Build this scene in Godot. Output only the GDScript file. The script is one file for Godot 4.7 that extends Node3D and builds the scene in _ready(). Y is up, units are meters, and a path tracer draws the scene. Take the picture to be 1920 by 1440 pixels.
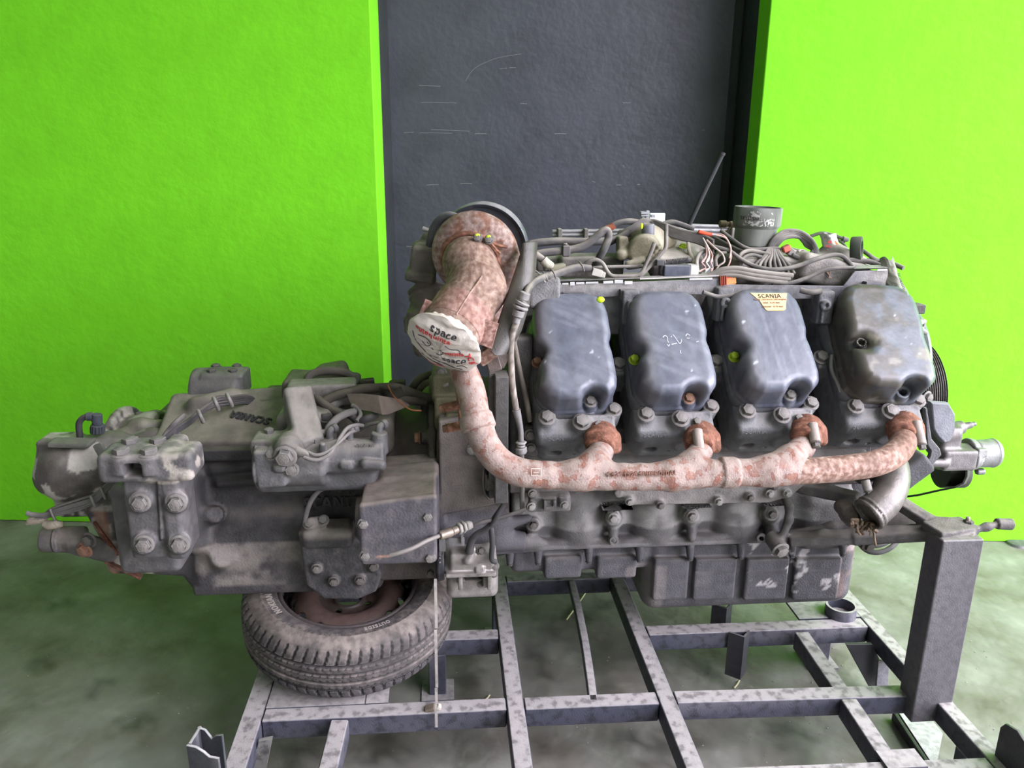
extends Node3D
# A truck engine and its gearbox on a welded steel stand, in front of a green workshop wall with a dark sliding door.

const FOCAL := 1480.0            # in pixels of the 1920 x 1440 frame
const EYE := Vector3(0, 1.6, 0)
var cam_right: Vector3
var cam_up: Vector3
var cam_fwd: Vector3
var noise := FastNoiseLite.new()
var mats := {}
var bolt_mesh := {}
var used := {}
var engine: Node3D
var gearbox: Node3D
var stand: Node3D


func _ready():
	# ---- camera ----
	var pitch := deg_to_rad(16.35)
	var yaw := deg_to_rad(4.85)
	var roll := deg_to_rad(0.47)
	cam_fwd = Vector3(sin(yaw) * cos(pitch), -sin(pitch), -cos(yaw) * cos(pitch))
	var r0 := Vector3(cos(yaw), 0, sin(yaw))
	var u0 := r0.cross(cam_fwd)
	cam_right = r0 * cos(roll) + u0 * sin(roll)
	cam_up = u0 * cos(roll) - r0 * sin(roll)
	var cam := Camera3D.new()
	cam.name = "camera"
	cam.transform = Transform3D(Basis(cam_right, cam_up, -cam_fwd), EYE)
	cam.fov = rad_to_deg(2.0 * atan(720.0 / FOCAL))
	cam.near = 0.05
	cam.far = 100.0
	add_child(cam)
	cam.current = true
	# ---- sky and exposure: bright overcast day outside the open workshop doors ----
	var env := Environment.new()
	var sky := Sky.new()
	var sm := ProceduralSkyMaterial.new()
	sm.sky_top_color = Color(0.92, 0.905, 0.97)
	sm.sky_horizon_color = Color(0.97, 0.955, 0.99)
	sm.ground_horizon_color = Color(0.64, 0.62, 0.63)
	sm.ground_bottom_color = Color(0.45, 0.45, 0.44)
	sm.sky_energy_multiplier = 3.4
	sm.ground_energy_multiplier = 2.2
	sky.sky_material = sm
	env.background_mode = Environment.BG_SKY
	env.sky = sky
	env.tonemap_mode = Environment.TONE_MAPPER_LINEAR
	env.tonemap_exposure = 1.12
	env.sdfgi_enabled = true
	env.ssao_enabled = true
	env.ssil_enabled = true
	var we := WorldEnvironment.new()
	we.name = "environment"
	we.environment = env
	add_child(we)
	noise.seed = 11
	noise.frequency = 1.0
	noise.noise_type = FastNoiseLite.TYPE_SIMPLEX_SMOOTH
	noise.fractal_octaves = 3
	make_materials()
	build_room()
	build_stand()
	build_wheel()
	build_gearbox()
	build_engine()
	build_loose()


# ------------------------------------------------------------------ places
func ray(px: float, py: float) -> Vector3:
	return cam_fwd + cam_right * ((px - 960.0) / FOCAL) + cam_up * ((720.0 - py) / FOCAL)

func P(px: float, py: float, z: float) -> Vector3:      # the point of the plane z seen at a pixel of the photograph
	var d := ray(px, py)
	return EYE + d * (z / d.z)

func PY(px: float, py: float, y: float) -> Vector3:
	var d := ray(px, py)
	return EYE + d * ((y - EYE.y) / d.y)

func L(n: float, at: Vector3) -> float:                 # a length of n pixels at that place, in metres
	return n * (at - EYE).dot(cam_fwd) / FOCAL

func PP(list: Array) -> Array:                          # [px, py, z, px, py, z, ...] to points
	var out := []
	for i in range(0, list.size(), 3):
		out.append(P(list[i], list[i + 1], list[i + 2]))
	return out

func PZ(z: float, list: Array) -> Array:                # [px, py, px, py, ...] on one plane
	var out := []
	for i in range(0, list.size(), 2):
		out.append(P(list[i], list[i + 1], z))
	return out


# ------------------------------------------------------------------ naming
func thing(called: String, label: String, category: String, at: Vector3, group := "") -> Node3D:
	var o := Node3D.new()
	o.name = called
	add_child(o, true)
	o.name = numbered(called)
	o.position = at
	o.set_meta("label", label)
	o.set_meta("category", category)
	if group:
		o.set_meta("group", group)
	return o

func numbered(called: String) -> String:
	var n: int = used.get(called, 0)
	used[called] = n + 1
	return called if n == 0 else "%s_%03d" % [called, n]

func tag(o: Node, label: String, category := "", group := "") -> Node:
	o.set_meta("label", label)
	if category:
		o.set_meta("category", category)
	if group:
		o.set_meta("group", group)
	return o

func global_of(n: Node) -> Transform3D:
	var t := Transform3D()
	while n is Node3D and n != self:
		t = (n as Node3D).transform * t
		n = n.get_parent()
	return t


# ------------------------------------------------------------------ colours (linear) and dust
func lin(r: int, g: int, b: int) -> Color:
	return Color(r / 255.0, g / 255.0, b / 255.0).srgb_to_linear()

func coat(base: Color, dust := Color(0.27, 0.245, 0.215), amount := 0.6, vary := 0.25, scale := 5.0) -> Dictionary:
	return {"base": base, "dust": dust, "amount": amount, "vary": vary, "scale": scale}

func paint(p: Vector3, n: Vector3, k: Dictionary) -> Color:
	var a := noise.get_noise_3dv(p * float(k.scale))
	var b := noise.get_noise_3dv(p * float(k.scale) * 4.7 + Vector3(7, 3, 1))
	var d: float = smoothstep(0.25, 0.95, n.y * 0.85 + 0.1 + 0.45 * a) * float(k.amount)
	d = clampf(d + maxf(0.0, b + a * 0.6) * 0.35 * float(k.amount), 0, 1)
	var base: Color = k.base
	var c := base * (1.0 + float(k.vary) * (a + 0.8 * b))
	c = c.lerp(k.dust, d)
	if k.has("spot"):
		c = (k.spot as Callable).call(p, n, c)
	c.a = 1.0
	return c


# ------------------------------------------------------------------ mesh builder
class MB:
	var v := PackedVector3Array()
	var n := PackedVector3Array()
	var ix := PackedInt32Array()

	func add(p: Vector3, m: Vector3) -> int:
		v.append(p)
		n.append(m)
		return v.size() - 1

	func tri(a: int, b: int, c: int):
		var g := (v[b] - v[a]).cross(v[c] - v[a])
		if g.dot(n[a] + n[b] + n[c]) > 0.0:
			ix.append_array([a, c, b])
		else:
			ix.append_array([a, b, c])

	func quad(a: int, b: int, c: int, d: int):
		tri(a, b, c)
		tri(a, c, d)

	func face(pts: Array, m := Vector3.ZERO):            # a flat convex polygon; the normal is given or follows the order (anticlockwise)
		var nn := m
		if nn == Vector3.ZERO:
			nn = (pts[1] - pts[0]).cross(pts[2] - pts[0]).normalized()
		var i0 := v.size()
		for p in pts:
			add(p, nn)
		for i in range(1, pts.size() - 1):
			tri(i0, i0 + i, i0 + i + 1)

	func box(xf: Transform3D, h: Vector3, bev := 0.003):
		bev = minf(bev, minf(h.x, minf(h.y, h.z)) * 0.9)
		var id := {}
		for s in [Vector3(1, 1, 1), Vector3(1, 1, -1), Vector3(1, -1, 1), Vector3(1, -1, -1), Vector3(-1, 1, 1), Vector3(-1, 1, -1), Vector3(-1, -1, 1), Vector3(-1, -1, -1)]:
			for ax in 3:
				var q: Vector3 = s * (h - Vector3(bev, bev, bev))
				q[ax] = s[ax] * h[ax]
				var m := Vector3.ZERO
				m[ax] = s[ax]
				id[[s, ax]] = add(xf * q, (xf.basis * m).normalized())
		for ax in 3:
			var b := (ax + 1) % 3
			var c := (ax + 2) % 3
			for sa in [1.0, -1.0]:
				var r := []
				for w in [[1.0, 1.0], [-1.0, 1.0], [-1.0, -1.0], [1.0, -1.0]]:
					var s := Vector3.ZERO
					s[ax] = sa
					s[b] = w[0]
					s[c] = w[1]
					r.append(id[[s, ax]])
				quad(r[0], r[1], r[2], r[3])
			for sb in [1.0, -1.0]:                       # edges running along ax
				for sc in [1.0, -1.0]:
					var s1 := Vector3.ZERO
					s1[b] = sb
					s1[c] = sc
					var s2 := s1
					s1[ax] = 1.0
					s2[ax] = -1.0
					quad(id[[s1, b]], id[[s2, b]], id[[s2, c]], id[[s1, c]])
		for s in [Vector3(1, 1, 1), Vector3(1, 1, -1), Vector3(1, -1, 1), Vector3(1, -1, -1), Vector3(-1, 1, 1), Vector3(-1, 1, -1), Vector3(-1, -1, 1), Vector3(-1, -1, -1)]:
			tri(id[[s, 0]], id[[s, 1]], id[[s, 2]])

	func lathe(xf: Transform3D, prof: Array, seg := 24, a0 := 0.0, a1 := TAU):   # prof of Vector2(radius, height along y)
		var rows := []
		for i in prof.size() - 1:                        # each strip has its own rows; soft joints take the mean normal
			var d: Vector2 = prof[i + 1] - prof[i]
			if d.length() < 1e-7:
				continue
			var m := Vector2(d.y, -d.x).normalized()
			rows.append([prof[i], prof[i + 1], m])
		for i in rows.size():
			var m: Vector2 = rows[i][2]
			var ma := m
			var mb := m
			if i > 0 and m.dot(rows[i - 1][2]) > 0.75:
				ma = (m + rows[i - 1][2]).normalized()
			if i < rows.size() - 1 and m.dot(rows[i + 1][2]) > 0.75:
				mb = (m + rows[i + 1][2]).normalized()
			var i0 := v.size()
			for s in seg + 1:
				var a := a0 + (a1 - a0) * s / seg
				var e := Vector3(cos(a), 0, sin(a))
				for w in [[rows[i][0], ma], [rows[i][1], mb]]:
					add(xf * (e * w[0].x + Vector3(0, w[0].y, 0)), (xf.basis * (e * w[1].x + Vector3(0, w[1].y, 0))).normalized())
			for s in seg:
				var q := i0 + s * 2
				quad(q, q + 1, q + 3, q + 2)

	static func frame(at: Vector3, axis: Vector3) -> Transform3D:   # y along the axis
		var y := axis.normalized()
		var x := y.cross(Vector3(0.13, 0.31, 0.94)).normalized()
		return Transform3D(Basis(x, y, x.cross(y)), at)

	func cyl(a: Vector3, b: Vector3, r0: float, r1 := -1.0, seg := 20, bev := 0.002):
		if r1 < 0.0:
			r1 = r0
		var l := a.distance_to(b)
		bev = minf(bev, minf(l * 0.3, minf(r0, r1) * 0.5))
		lathe(frame(a, b - a), [Vector2(0.0, 0.0), Vector2(r0 - bev, 0), Vector2(r0, bev), Vector2(r1, l - bev), Vector2(r1 - bev, l), Vector2(0.0, l)], seg)

	func pipe(a: Vector3, b: Vector3, r: float, wall: float, seg := 28):  # an open pipe with a wall
		var l := a.distance_to(b)
		lathe(frame(a, b - a), [Vector2(r - wall, 0), Vector2(r, 0), Vector2(r, l), Vector2(r - wall, l), Vector2(r - wall, 0)], seg)

	func ball(at: Vector3, r: float, squash := Vector3.ONE, seg := 16):
		var i0 := v.size()
		var rows := seg / 2
		for i in rows + 1:
			var t := PI * i / rows
			for s in seg + 1:
				var a := TAU * s / seg
				var e := Vector3(sin(t) * cos(a), cos(t), sin(t) * sin(a))
				add(at + e * squash * r, (e / squash).normalized())
		for i in rows:
			for s in seg:
				var q := i0 + i * (seg + 1) + s
				quad(q, q + 1, q + seg + 2, q + seg + 1)

	static func curve(pts: Array, sub: int) -> Array:
		if sub <= 1 or pts.size() < 3:
			return pts
		var out := []
		for i in pts.size() - 1:
			var p1: Vector3 = pts[i]
			var p2: Vector3 = pts[i + 1]
			var p0: Vector3 = pts[i - 1] if i > 0 else p1 * 2.0 - p2
			var p3: Vector3 = pts[i + 2] if i + 2 < pts.size() else p2 * 2.0 - p1
			for s in sub:
				var t := float(s) / sub
				out.append(0.5 * (2.0 * p1 + (p2 - p0) * t + (2.0 * p0 - 5.0 * p1 + 4.0 * p2 - p3) * t * t + (3.0 * p1 - p0 - 3.0 * p2 + p3) * t * t * t))
		out.append(pts[-1])
		return out

	func tube(pts: Array, r, seg := 8, sub := 6, rough := 0.0):   # r: a number, or one radius per point
		var path := curve(pts, sub)
		var cnt := path.size()
		var up := Vector3.ZERO
		var i0 := v.size()
		for i in cnt:
			var t: Vector3 = (path[mini(i + 1, cnt - 1)] - path[maxi(i - 1, 0)]).normalized()
			if up == Vector3.ZERO:
				up = t.cross(Vector3(0.2, 0.9, 0.37)).normalized()
			up = (up - t * up.dot(t)).normalized()
			var side := t.cross(up)
			var rr: float
			if r is Array:
				var f: float = float(i) / maxi(1, cnt - 1) * (r.size() - 1)
				var k: int = mini(int(f), r.size() - 2)
				rr = lerpf(r[k], r[k + 1], f - k)
			else:
				rr = r
			for s in seg + 1:
				var a := TAU * s / seg
				var e := up * cos(a) + side * sin(a)
				add(path[i] + e * rr, e)
		for i in cnt - 1:
			for s in seg:
				var q := i0 + i * (seg + 1) + s
				quad(q, q + 1, q + seg + 2, q + seg + 1)
		for end in [0, cnt - 1]:
			var m: Vector3 = (path[0] - path[1]).normalized() if end == 0 else (path[-1] - path[-2]).normalized()
			var ring := []
			for s in seg:
				ring.append(v[i0 + end * (seg + 1) + s])
			face(ring, m)

	func prism(xf: Transform3D, poly: PackedVector2Array, depth: float, bev := 0.003):   # outline in x,y; from z = 0 to z = depth
		var cnt := poly.size()
		var area := 0.0
		for i in cnt:
			area += poly[i].cross(poly[(i + 1) % cnt])
		var q := poly.duplicate()
		if area < 0:
			q.reverse()
		var inn := PackedVector2Array()
		var en := []
		for i in cnt:
			var d := (q[(i + 1) % cnt] - q[i]).normalized()
			en.append(Vector2(d.y, -d.x))
		for i in cnt:
			var a: Vector2 = en[(i + cnt - 1) % cnt]
			var b: Vector2 = en[i]
			var m := (a + b).normalized()
			inn.append(q[i] - m * bev / maxf(0.4, m.dot(b)))
		var tris := Geometry2D.triangulate_polygon(q)
		for cap in 2:
			var z := depth if cap == 1 else 0.0
			var m := (xf.basis * Vector3(0, 0, 1 if cap == 1 else -1)).normalized()
			var i0 := v.size()
			for p in inn:
				add(xf * Vector3(p.x, p.y, z), m)
			for i in range(0, tris.size(), 3):
				tri(i0 + tris[i], i0 + tris[i + 1], i0 + tris[i + 2])
		for i in cnt:
			var j := (i + 1) % cnt
			var a: Vector2 = en[i]
			var na := a
			var nb := a
			if a.dot(en[(i + cnt - 1) % cnt]) > 0.7:
				na = (a + en[(i + cnt - 1) % cnt]).normalized()
			if a.dot(en[j]) > 0.7:
				nb = (a + en[j]).normalized()
			var w := []
			for z in [0.0, bev, depth - bev, depth]:
				var ends: bool = z == 0.0 or z == depth
				var mz := Vector3(0, 0, -1 if z == 0.0 else 1)
				var pa: Vector2 = inn[i] if ends else q[i]
				var pb: Vector2 = inn[j] if ends else q[j]
				var m1 := Vector3(na.x, na.y, 0)
				var m2 := Vector3(nb.x, nb.y, 0)
				if ends:
					m1 = (m1 * 0.4 + mz).normalized()
					m2 = (m2 * 0.4 + mz).normalized()
				w.append([add(xf * Vector3(pa.x, pa.y, z), (xf.basis * m1).normalized()), add(xf * Vector3(pb.x, pb.y, z), (xf.basis * m2).normalized())])
			for k in 3:
				quad(w[k][0], w[k][1], w[k + 1][1], w[k + 1][0])

	func sheet(rows: Array, thick: float):               # a grid of points given thickness along its normals
		var nr := rows.size()
		var nc: int = rows[0].size()
		var nn := []
		for i in nr:
			var line := []
			for j in nc:
				var du: Vector3 = rows[i][mini(j + 1, nc - 1)] - rows[i][maxi(j - 1, 0)]
				var dv: Vector3 = rows[mini(i + 1, nr - 1)][j] - rows[maxi(i - 1, 0)][j]
				line.append(du.cross(dv).normalized())
			nn.append(line)
		for side in [1.0, -1.0]:
			var i0 := v.size()
			for i in nr:
				for j in nc:
					add(rows[i][j] + nn[i][j] * side * thick * 0.5, nn[i][j] * side)
			for i in nr - 1:
				for j in nc - 1:
					var q := i0 + i * nc + j
					quad(q, q + 1, q + nc + 1, q + nc)
		var edge := []
		for j in nc:
			edge.append([0, j])
		for i in range(1, nr):
			edge.append([i, nc - 1])
		for j in range(nc - 2, -1, -1):
			edge.append([nr - 1, j])
		for i in range(nr - 2, 0, -1):
			edge.append([i, 0])
		var mid: Vector3 = rows[nr / 2][nc / 2]
		for k in edge.size():
			var a = edge[k]
			var b = edge[(k + 1) % edge.size()]
			var pa: Vector3 = rows[a[0]][a[1]]
			var pb: Vector3 = rows[b[0]][b[1]]
			var na: Vector3 = nn[a[0]][a[1]] * thick * 0.5
			var nb: Vector3 = nn[b[0]][b[1]] * thick * 0.5
			var out := ((pa + pb) * 0.5 - mid).normalized()
			face([pa + na, pb + nb, pb - nb, pa - na], out)


# a mesh builder becomes one named mesh under a parent, its origin at its own middle
func put(called: String, parent: Node, m: MB, mat: String, k: Dictionary, label := "") -> MeshInstance3D:
	var o := MeshInstance3D.new()
	if m.v.is_empty():
		push_error("empty mesh " + called)
	var lo := m.v[0]
	var hi := m.v[0]
	var col := PackedColorArray()
	col.resize(m.v.size())
	for i in m.v.size():
		lo = lo.min(m.v[i])
		hi = hi.max(m.v[i])
		col[i] = paint(m.v[i], m.n[i], k)
	var mid := (lo + hi) * 0.5
	var vv := m.v.duplicate()
	for i in vv.size():
		vv[i] -= mid
	var arr := []
	arr.resize(Mesh.ARRAY_MAX)
	arr[Mesh.ARRAY_VERTEX] = vv
	arr[Mesh.ARRAY_NORMAL] = m.n
	arr[Mesh.ARRAY_COLOR] = col
	arr[Mesh.ARRAY_INDEX] = m.ix
	var am := ArrayMesh.new()
	am.add_surface_from_arrays(Mesh.PRIMITIVE_TRIANGLES, arr)
	am.surface_set_material(0, mats[mat])
	o.mesh = am
	hang(o, called, parent, Transform3D(Basis(), mid))
	if label:
		o.set_meta("label", label)
	return o

func hang(o: Node3D, called: String, parent: Node, where: Transform3D):
	o.name = called
	if parent == self:
		o.name = numbered(called)
	parent.add_child(o, true)
	o.transform = global_of(parent).affine_inverse() * where

func struct(called: String, m: MB, mat: String, k: Dictionary) -> MeshInstance3D:
	var o := put(called, self, m, mat, k)
	o.set_meta("kind", "structure")
	return o

# hexagon bolts share their meshes
func bolt(parent: Node, at: Vector3, axis: Vector3, r := 0.012, kind := "dusty", called := "bolt", turn := 0.3, tall := 0.75) -> MeshInstance3D:
	var key := kind + str(tall)
	if not bolt_mesh.has(key):
		var m := MB.new()
		m.lathe(Transform3D(), [Vector2(0, 0), Vector2(1.42, 0), Vector2(1.42, 0.10), Vector2(1.3, 0.2), Vector2(1.0, 0.24)], 20)
		var hex := PackedVector2Array()
		for i in 6:
			hex.append(Vector2(cos(i * PI / 3), sin(i * PI / 3)) * 1.06)
		m.prism(Transform3D(Basis(Vector3(1, 0, 0), Vector3(0, 0, -1), Vector3(0, 1, 0)), Vector3(0, 0.15, 0)), hex, tall, 0.12)
		m.lathe(Transform3D(), [Vector2(0.7, 0.15 + tall), Vector2(0.6, 0.2 + tall), Vector2(0, 0.2 + tall)], 16)
		var kk: Dictionary = {"dusty": coat(lin(102, 99, 96), lin(134, 129, 122), 0.5), "dark": coat(lin(70, 68, 66), lin(120, 112, 104), 0.4), "rusty": coat(lin(130, 92, 70), lin(150, 120, 100), 0.4),
			"bright": coat(lin(138, 136, 131), lin(150, 146, 140), 0.3), "marked": coat(lin(150, 180, 16), lin(150, 150, 60), 0.25), "black": coat(lin(40, 40, 42), lin(80, 76, 72), 0.3)}[kind]
		var o := put("bolt", self, m, "cast", kk)
		bolt_mesh[key] = [o.mesh, o.position]
		remove_child(o)
		used["bolt"] = 0
		o.free()
	var b := MeshInstance3D.new()
	b.mesh = bolt_mesh[key][0]
	var f := MB.frame(at, axis)
	f.basis = f.basis * Basis(Vector3.UP, turn)
	f.basis = f.basis.scaled(Vector3.ONE * r) if false else Basis(f.basis.x * r, f.basis.y * r, f.basis.z * r)
	f.origin = f * (bolt_mesh[key][1] as Vector3)
	hang(b, called, parent, f)
	return b

func words(called: String, parent: Node, text: String, tall: float, xf: Transform3D, depth: float, mat: String, face_name := "Droid Sans", bold := true) -> MeshInstance3D:
	var t := TextMesh.new()
	var f := SystemFont.new()
	f.font_names = PackedStringArray([face_name])
	f.font_weight = 700 if bold else 400
	t.font = f
	t.text = text
	t.font_size = 64
	t.pixel_size = tall / 46.0
	t.depth = depth
	t.curve_step = 2.0
	t.material = mats[mat]
	var o := MeshInstance3D.new()
	o.mesh = t
	hang(o, called, parent, xf)
	return o

func words_on(called: String, parent: Node, text: String, tall: float, mat: String, bend: Callable, depth := 0.001, bold := true) -> MeshInstance3D:
	# lettering laid on a curved surface: bend takes a flat point (x, y, height) to the surface
	var t := TextMesh.new()
	var f := SystemFont.new()
	f.font_names = PackedStringArray(["Droid Sans"])
	f.font_weight = 700 if bold else 400
	t.font = f
	t.text = text
	t.font_size = 64
	t.pixel_size = tall / 46.0
	t.depth = depth
	t.curve_step = 2.0
	var arr := t.get_mesh_arrays()
	var vs: PackedVector3Array = arr[Mesh.ARRAY_VERTEX]
	var mid := Vector3.ZERO
	for i in vs.size():
		vs[i] = bend.call(vs[i])
		mid += vs[i] / vs.size()
	for i in vs.size():
		vs[i] -= mid
	var st := SurfaceTool.new()
	st.begin(Mesh.PRIMITIVE_TRIANGLES)
	var id: PackedInt32Array = arr[Mesh.ARRAY_INDEX] if arr[Mesh.ARRAY_INDEX] != null else PackedInt32Array(range(vs.size()))
	for i in id:
		st.set_smooth_group(-1)
		st.add_vertex(vs[i])
	st.generate_normals()
	st.set_material(mats[mat])
	var o := MeshInstance3D.new()
	o.mesh = st.commit()
	hang(o, called, parent, Transform3D(Basis(), mid))
	return o


# ------------------------------------------------------------------ castings: rounded solids joined softly, meshed as surface nets
class Prim:
	var t := 0                      # 0 tapered capsule, 1 box, 2 cylinder, 3 ring, 4 outline
	var inv: Transform3D
	var h: Vector3
	var r := 0.0
	var op := 0
	var k := 0.0
	var c: Vector3
	var R := 0.0
	var poly: PackedVector2Array

	func dist(p0: Vector3) -> float:
		var p := inv * p0
		match t:
			0:
				var y := clampf(p.y / h.y, 0.0, 1.0)
				return (p - Vector3(0, y * h.y, 0)).length() - lerpf(h.x, h.z, y)
			1:
				var q := p.abs() - h
				return q.max(Vector3.ZERO).length() + minf(maxf(q.x, maxf(q.y, q.z)), 0.0) - r
			2:
				var d := Vector2(Vector2(p.x, p.z).length() - h.x - (h.z - h.x) * clampf(p.y / h.y * 0.5 + 0.5, 0, 1), absf(p.y) - h.y)
				return d.max(Vector2.ZERO).length() + minf(maxf(d.x, d.y), 0.0) - r
			3:
				return Vector2(Vector2(p.x, p.z).length() - h.x, p.y).length() - h.z
			_:
				var q := Vector2(p.x, p.y)
				var n := poly.size()
				var dd := 1e9
				var s := 1.0
				var j := n - 1
				for i in n:
					var e := poly[j] - poly[i]
					var w := q - poly[i]
					var b := w - e * clampf(w.dot(e) / e.length_squared(), 0.0, 1.0)
					dd = minf(dd, b.length_squared())
					var c1 := q.y >= poly[i].y
					var c2 := q.y < poly[j].y
					var c3 := e.x * w.y > e.y * w.x
					if (c1 and c2 and c3) or not (c1 or c2 or c3):
						s = -s
					j = i
				var d := Vector2(s * sqrt(dd), absf(p.z) - h.z)
				return d.max(Vector2.ZERO).length() + minf(maxf(d.x, d.y), 0.0) - r


class Sdf:
	var list: Array[Prim] = []
	var lo := Vector3.INF
	var hi := -Vector3.INF

	func _add(q: Prim, xf: Transform3D, ext: Vector3, op: int, k: float) -> Sdf:
		q.inv = xf.affine_inverse()
		q.op = op
		q.k = k
		q.c = xf.origin
		q.R = ext.length()
		list.append(q)
		if op == 0:
			var a := xf.basis.x.abs() * ext.x + xf.basis.y.abs() * ext.y + xf.basis.z.abs() * ext.z
			lo = lo.min(xf.origin - a)
			hi = hi.max(xf.origin + a)
		return self

	func box(xf, half: Vector3, r := 0.006, op := 0, k := 0.0) -> Sdf:
		var q := Prim.new()
		q.t = 1
		r = minf(r, minf(half.x, minf(half.y, half.z)))
		q.h = half - Vector3(r, r, r)
		q.r = r
		return _add(q, xf if xf is Transform3D else Transform3D(Basis(), xf), half, op, k)

	func cyl(a: Vector3, b: Vector3, r0: float, r1 := -1.0, edge := 0.004, op := 0, k := 0.0) -> Sdf:
		if r1 < 0.0:
			r1 = r0
		var q := Prim.new()
		q.t = 2
		q.r = minf(edge, minf(r0, r1))
		var l := a.distance_to(b) * 0.5
		q.h = Vector3(r0 - q.r, maxf(l - q.r, 0.0005), r1 - q.r)
		return _add(q, MB.frame((a + b) * 0.5, b - a), Vector3(maxf(r0, r1), l, maxf(r0, r1)), op, k)

	func cap(a: Vector3, b: Vector3, r0: float, r1 := -1.0, op := 0, k := 0.0) -> Sdf:
		if r1 < 0.0:
			r1 = r0
		var q := Prim.new()
		q.t = 0
		var l := a.distance_to(b)
		q.h = Vector3(r0, maxf(l, 0.0005), r1)
		var f := MB.frame(a, b - a)
		_add(q, f, Vector3(maxf(r0, r1), l + maxf(r0, r1), maxf(r0, r1)), op, k)
		q.R = l + maxf(r0, r1)
		return self

	func ring(at: Vector3, axis: Vector3, big: float, small: float, op := 0, k := 0.0) -> Sdf:
		var q := Prim.new()
		q.t = 3
		q.h = Vector3(big, 0, small)
		return _add(q, MB.frame(at, axis), Vector3(big + small, small, big + small), op, k)

	func slab(xf: Transform3D, poly: PackedVector2Array, half: float, r := 0.006, op := 0, k := 0.0) -> Sdf:   # an outline in x,y, half deep either way along z; r rounds outwards
		var q := Prim.new()
		q.t = 4
		q.poly = poly
		q.r = r
		q.h = Vector3(0, 0, maxf(half - r, 0.0005))
		var e := Vector2.ZERO
		for p in poly:
			e = e.max(p.abs())
		return _add(q, xf, Vector3(e.x + r, e.y + r, half), op, k)

	func d(p: Vector3) -> float:
		var m := 1000.0
		for q in list:
			var lb := p.distance_to(q.c) - q.R
			if q.op == 0:
				if lb > m + q.k:
					continue
				var x := q.dist(p)
				if q.k > 0.0:
					var e := maxf(q.k - absf(m - x), 0.0) / q.k
					m = minf(m, x) - e * e * q.k * 0.25
				else:
					m = minf(m, x)
			else:
				if lb > q.k + 0.002:
					continue
				var x := -q.dist(p)
				if q.k > 0.0:
					var e := maxf(q.k - absf(m - x), 0.0) / q.k
					m = maxf(m, x) + e * e * q.k * 0.25
				else:
					m = maxf(m, x)
		return m

	func grad(p: Vector3, e: float) -> Vector3:
		var a := d(p + Vector3(e, -e, -e))
		var b := d(p + Vector3(-e, -e, e))
		var c := d(p + Vector3(-e, e, -e))
		var f := d(p + Vector3(e, e, e))
		return Vector3(a - b - c + f, -a - b + c + f, -a + b - c + f)

	func mesh(cell: float) -> MB:
		const S := 4
		var base := lo - Vector3.ONE * cell * 1.5
		var size := hi - lo + Vector3.ONE * cell * 3.0
		var bx := int(ceil(size.x / (cell * S)))
		var by := int(ceil(size.y / (cell * S)))
		var bz := int(ceil(size.z / (cell * S)))
		var nx := bx * S + 1
		var ny := by * S + 1
		var nz := bz * S + 1
		var val := PackedFloat32Array()
		val.resize(nx * ny * nz)
		val.fill(99.0)
		var vid := PackedInt32Array()
		vid.resize(nx * ny * nz)
		vid.fill(-1)
		var m := MB.new()
		var act := PackedInt32Array()
		var reach := cell * S * 0.87 * 1.15
		for k in bz:
			for j in by:
				for i in bx:
					var c := base + Vector3(i + 0.5, j + 0.5, k + 0.5) * cell * S
					if absf(d(c)) < reach:
						act.append_array([i, j, k])
		for a in range(0, act.size(), 3):
			for k in range(act[a + 2] * S, act[a + 2] * S + S + 1):
				for j in range(act[a + 1] * S, act[a + 1] * S + S + 1):
					for i in range(act[a] * S, act[a] * S + S + 1):
						var id := (k * ny + j) * nx + i
						if val[id] == 99.0:
							val[id] = d(base + Vector3(i, j, k) * cell)
		var sy := nx
		var sz := nx * ny
		var off := PackedInt32Array([0, 1, sy, sy + 1, sz, sz + 1, sz + sy, sz + sy + 1])
		for a in range(0, act.size(), 3):
			for k in range(act[a + 2] * S, act[a + 2] * S + S):
				for j in range(act[a + 1] * S, act[a + 1] * S + S):
					for i in range(act[a] * S, act[a] * S + S):
						var id := (k * ny + j) * nx + i
						var neg := 0
						for o in off:
							if val[id + o] < 0.0:
								neg += 1
						if neg == 0 or neg == 8:
							continue
						var sum := Vector3.ZERO
						var cnt := 0
						for e in 12:
							var ax := e >> 2
							var w := e & 3
							var c0 := Vector3.ZERO
							c0[(ax + 1) % 3] = w & 1
							c0[(ax + 2) % 3] = w >> 1
							var i0 := id + int(c0.x) + int(c0.y) * sy + int(c0.z) * sz
							var v0 := val[i0]
							var v1 := val[i0 + (1 if ax == 0 else (sy if ax == 1 else sz))]
							if (v0 < 0.0) != (v1 < 0.0):
								c0[ax] += v0 / (v0 - v1)
								sum += c0
								cnt += 1
						var p := base + (Vector3(i, j, k) + sum / cnt) * cell
						var g := grad(p, cell * 0.25)
						if g.length_squared() > 1e-12:
							g = g.normalized()
						else:
							g = Vector3.UP
						p -= g * clampf(d(p), -cell * 0.4, cell * 0.4)
						vid[id] = m.add(p, g)
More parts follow.
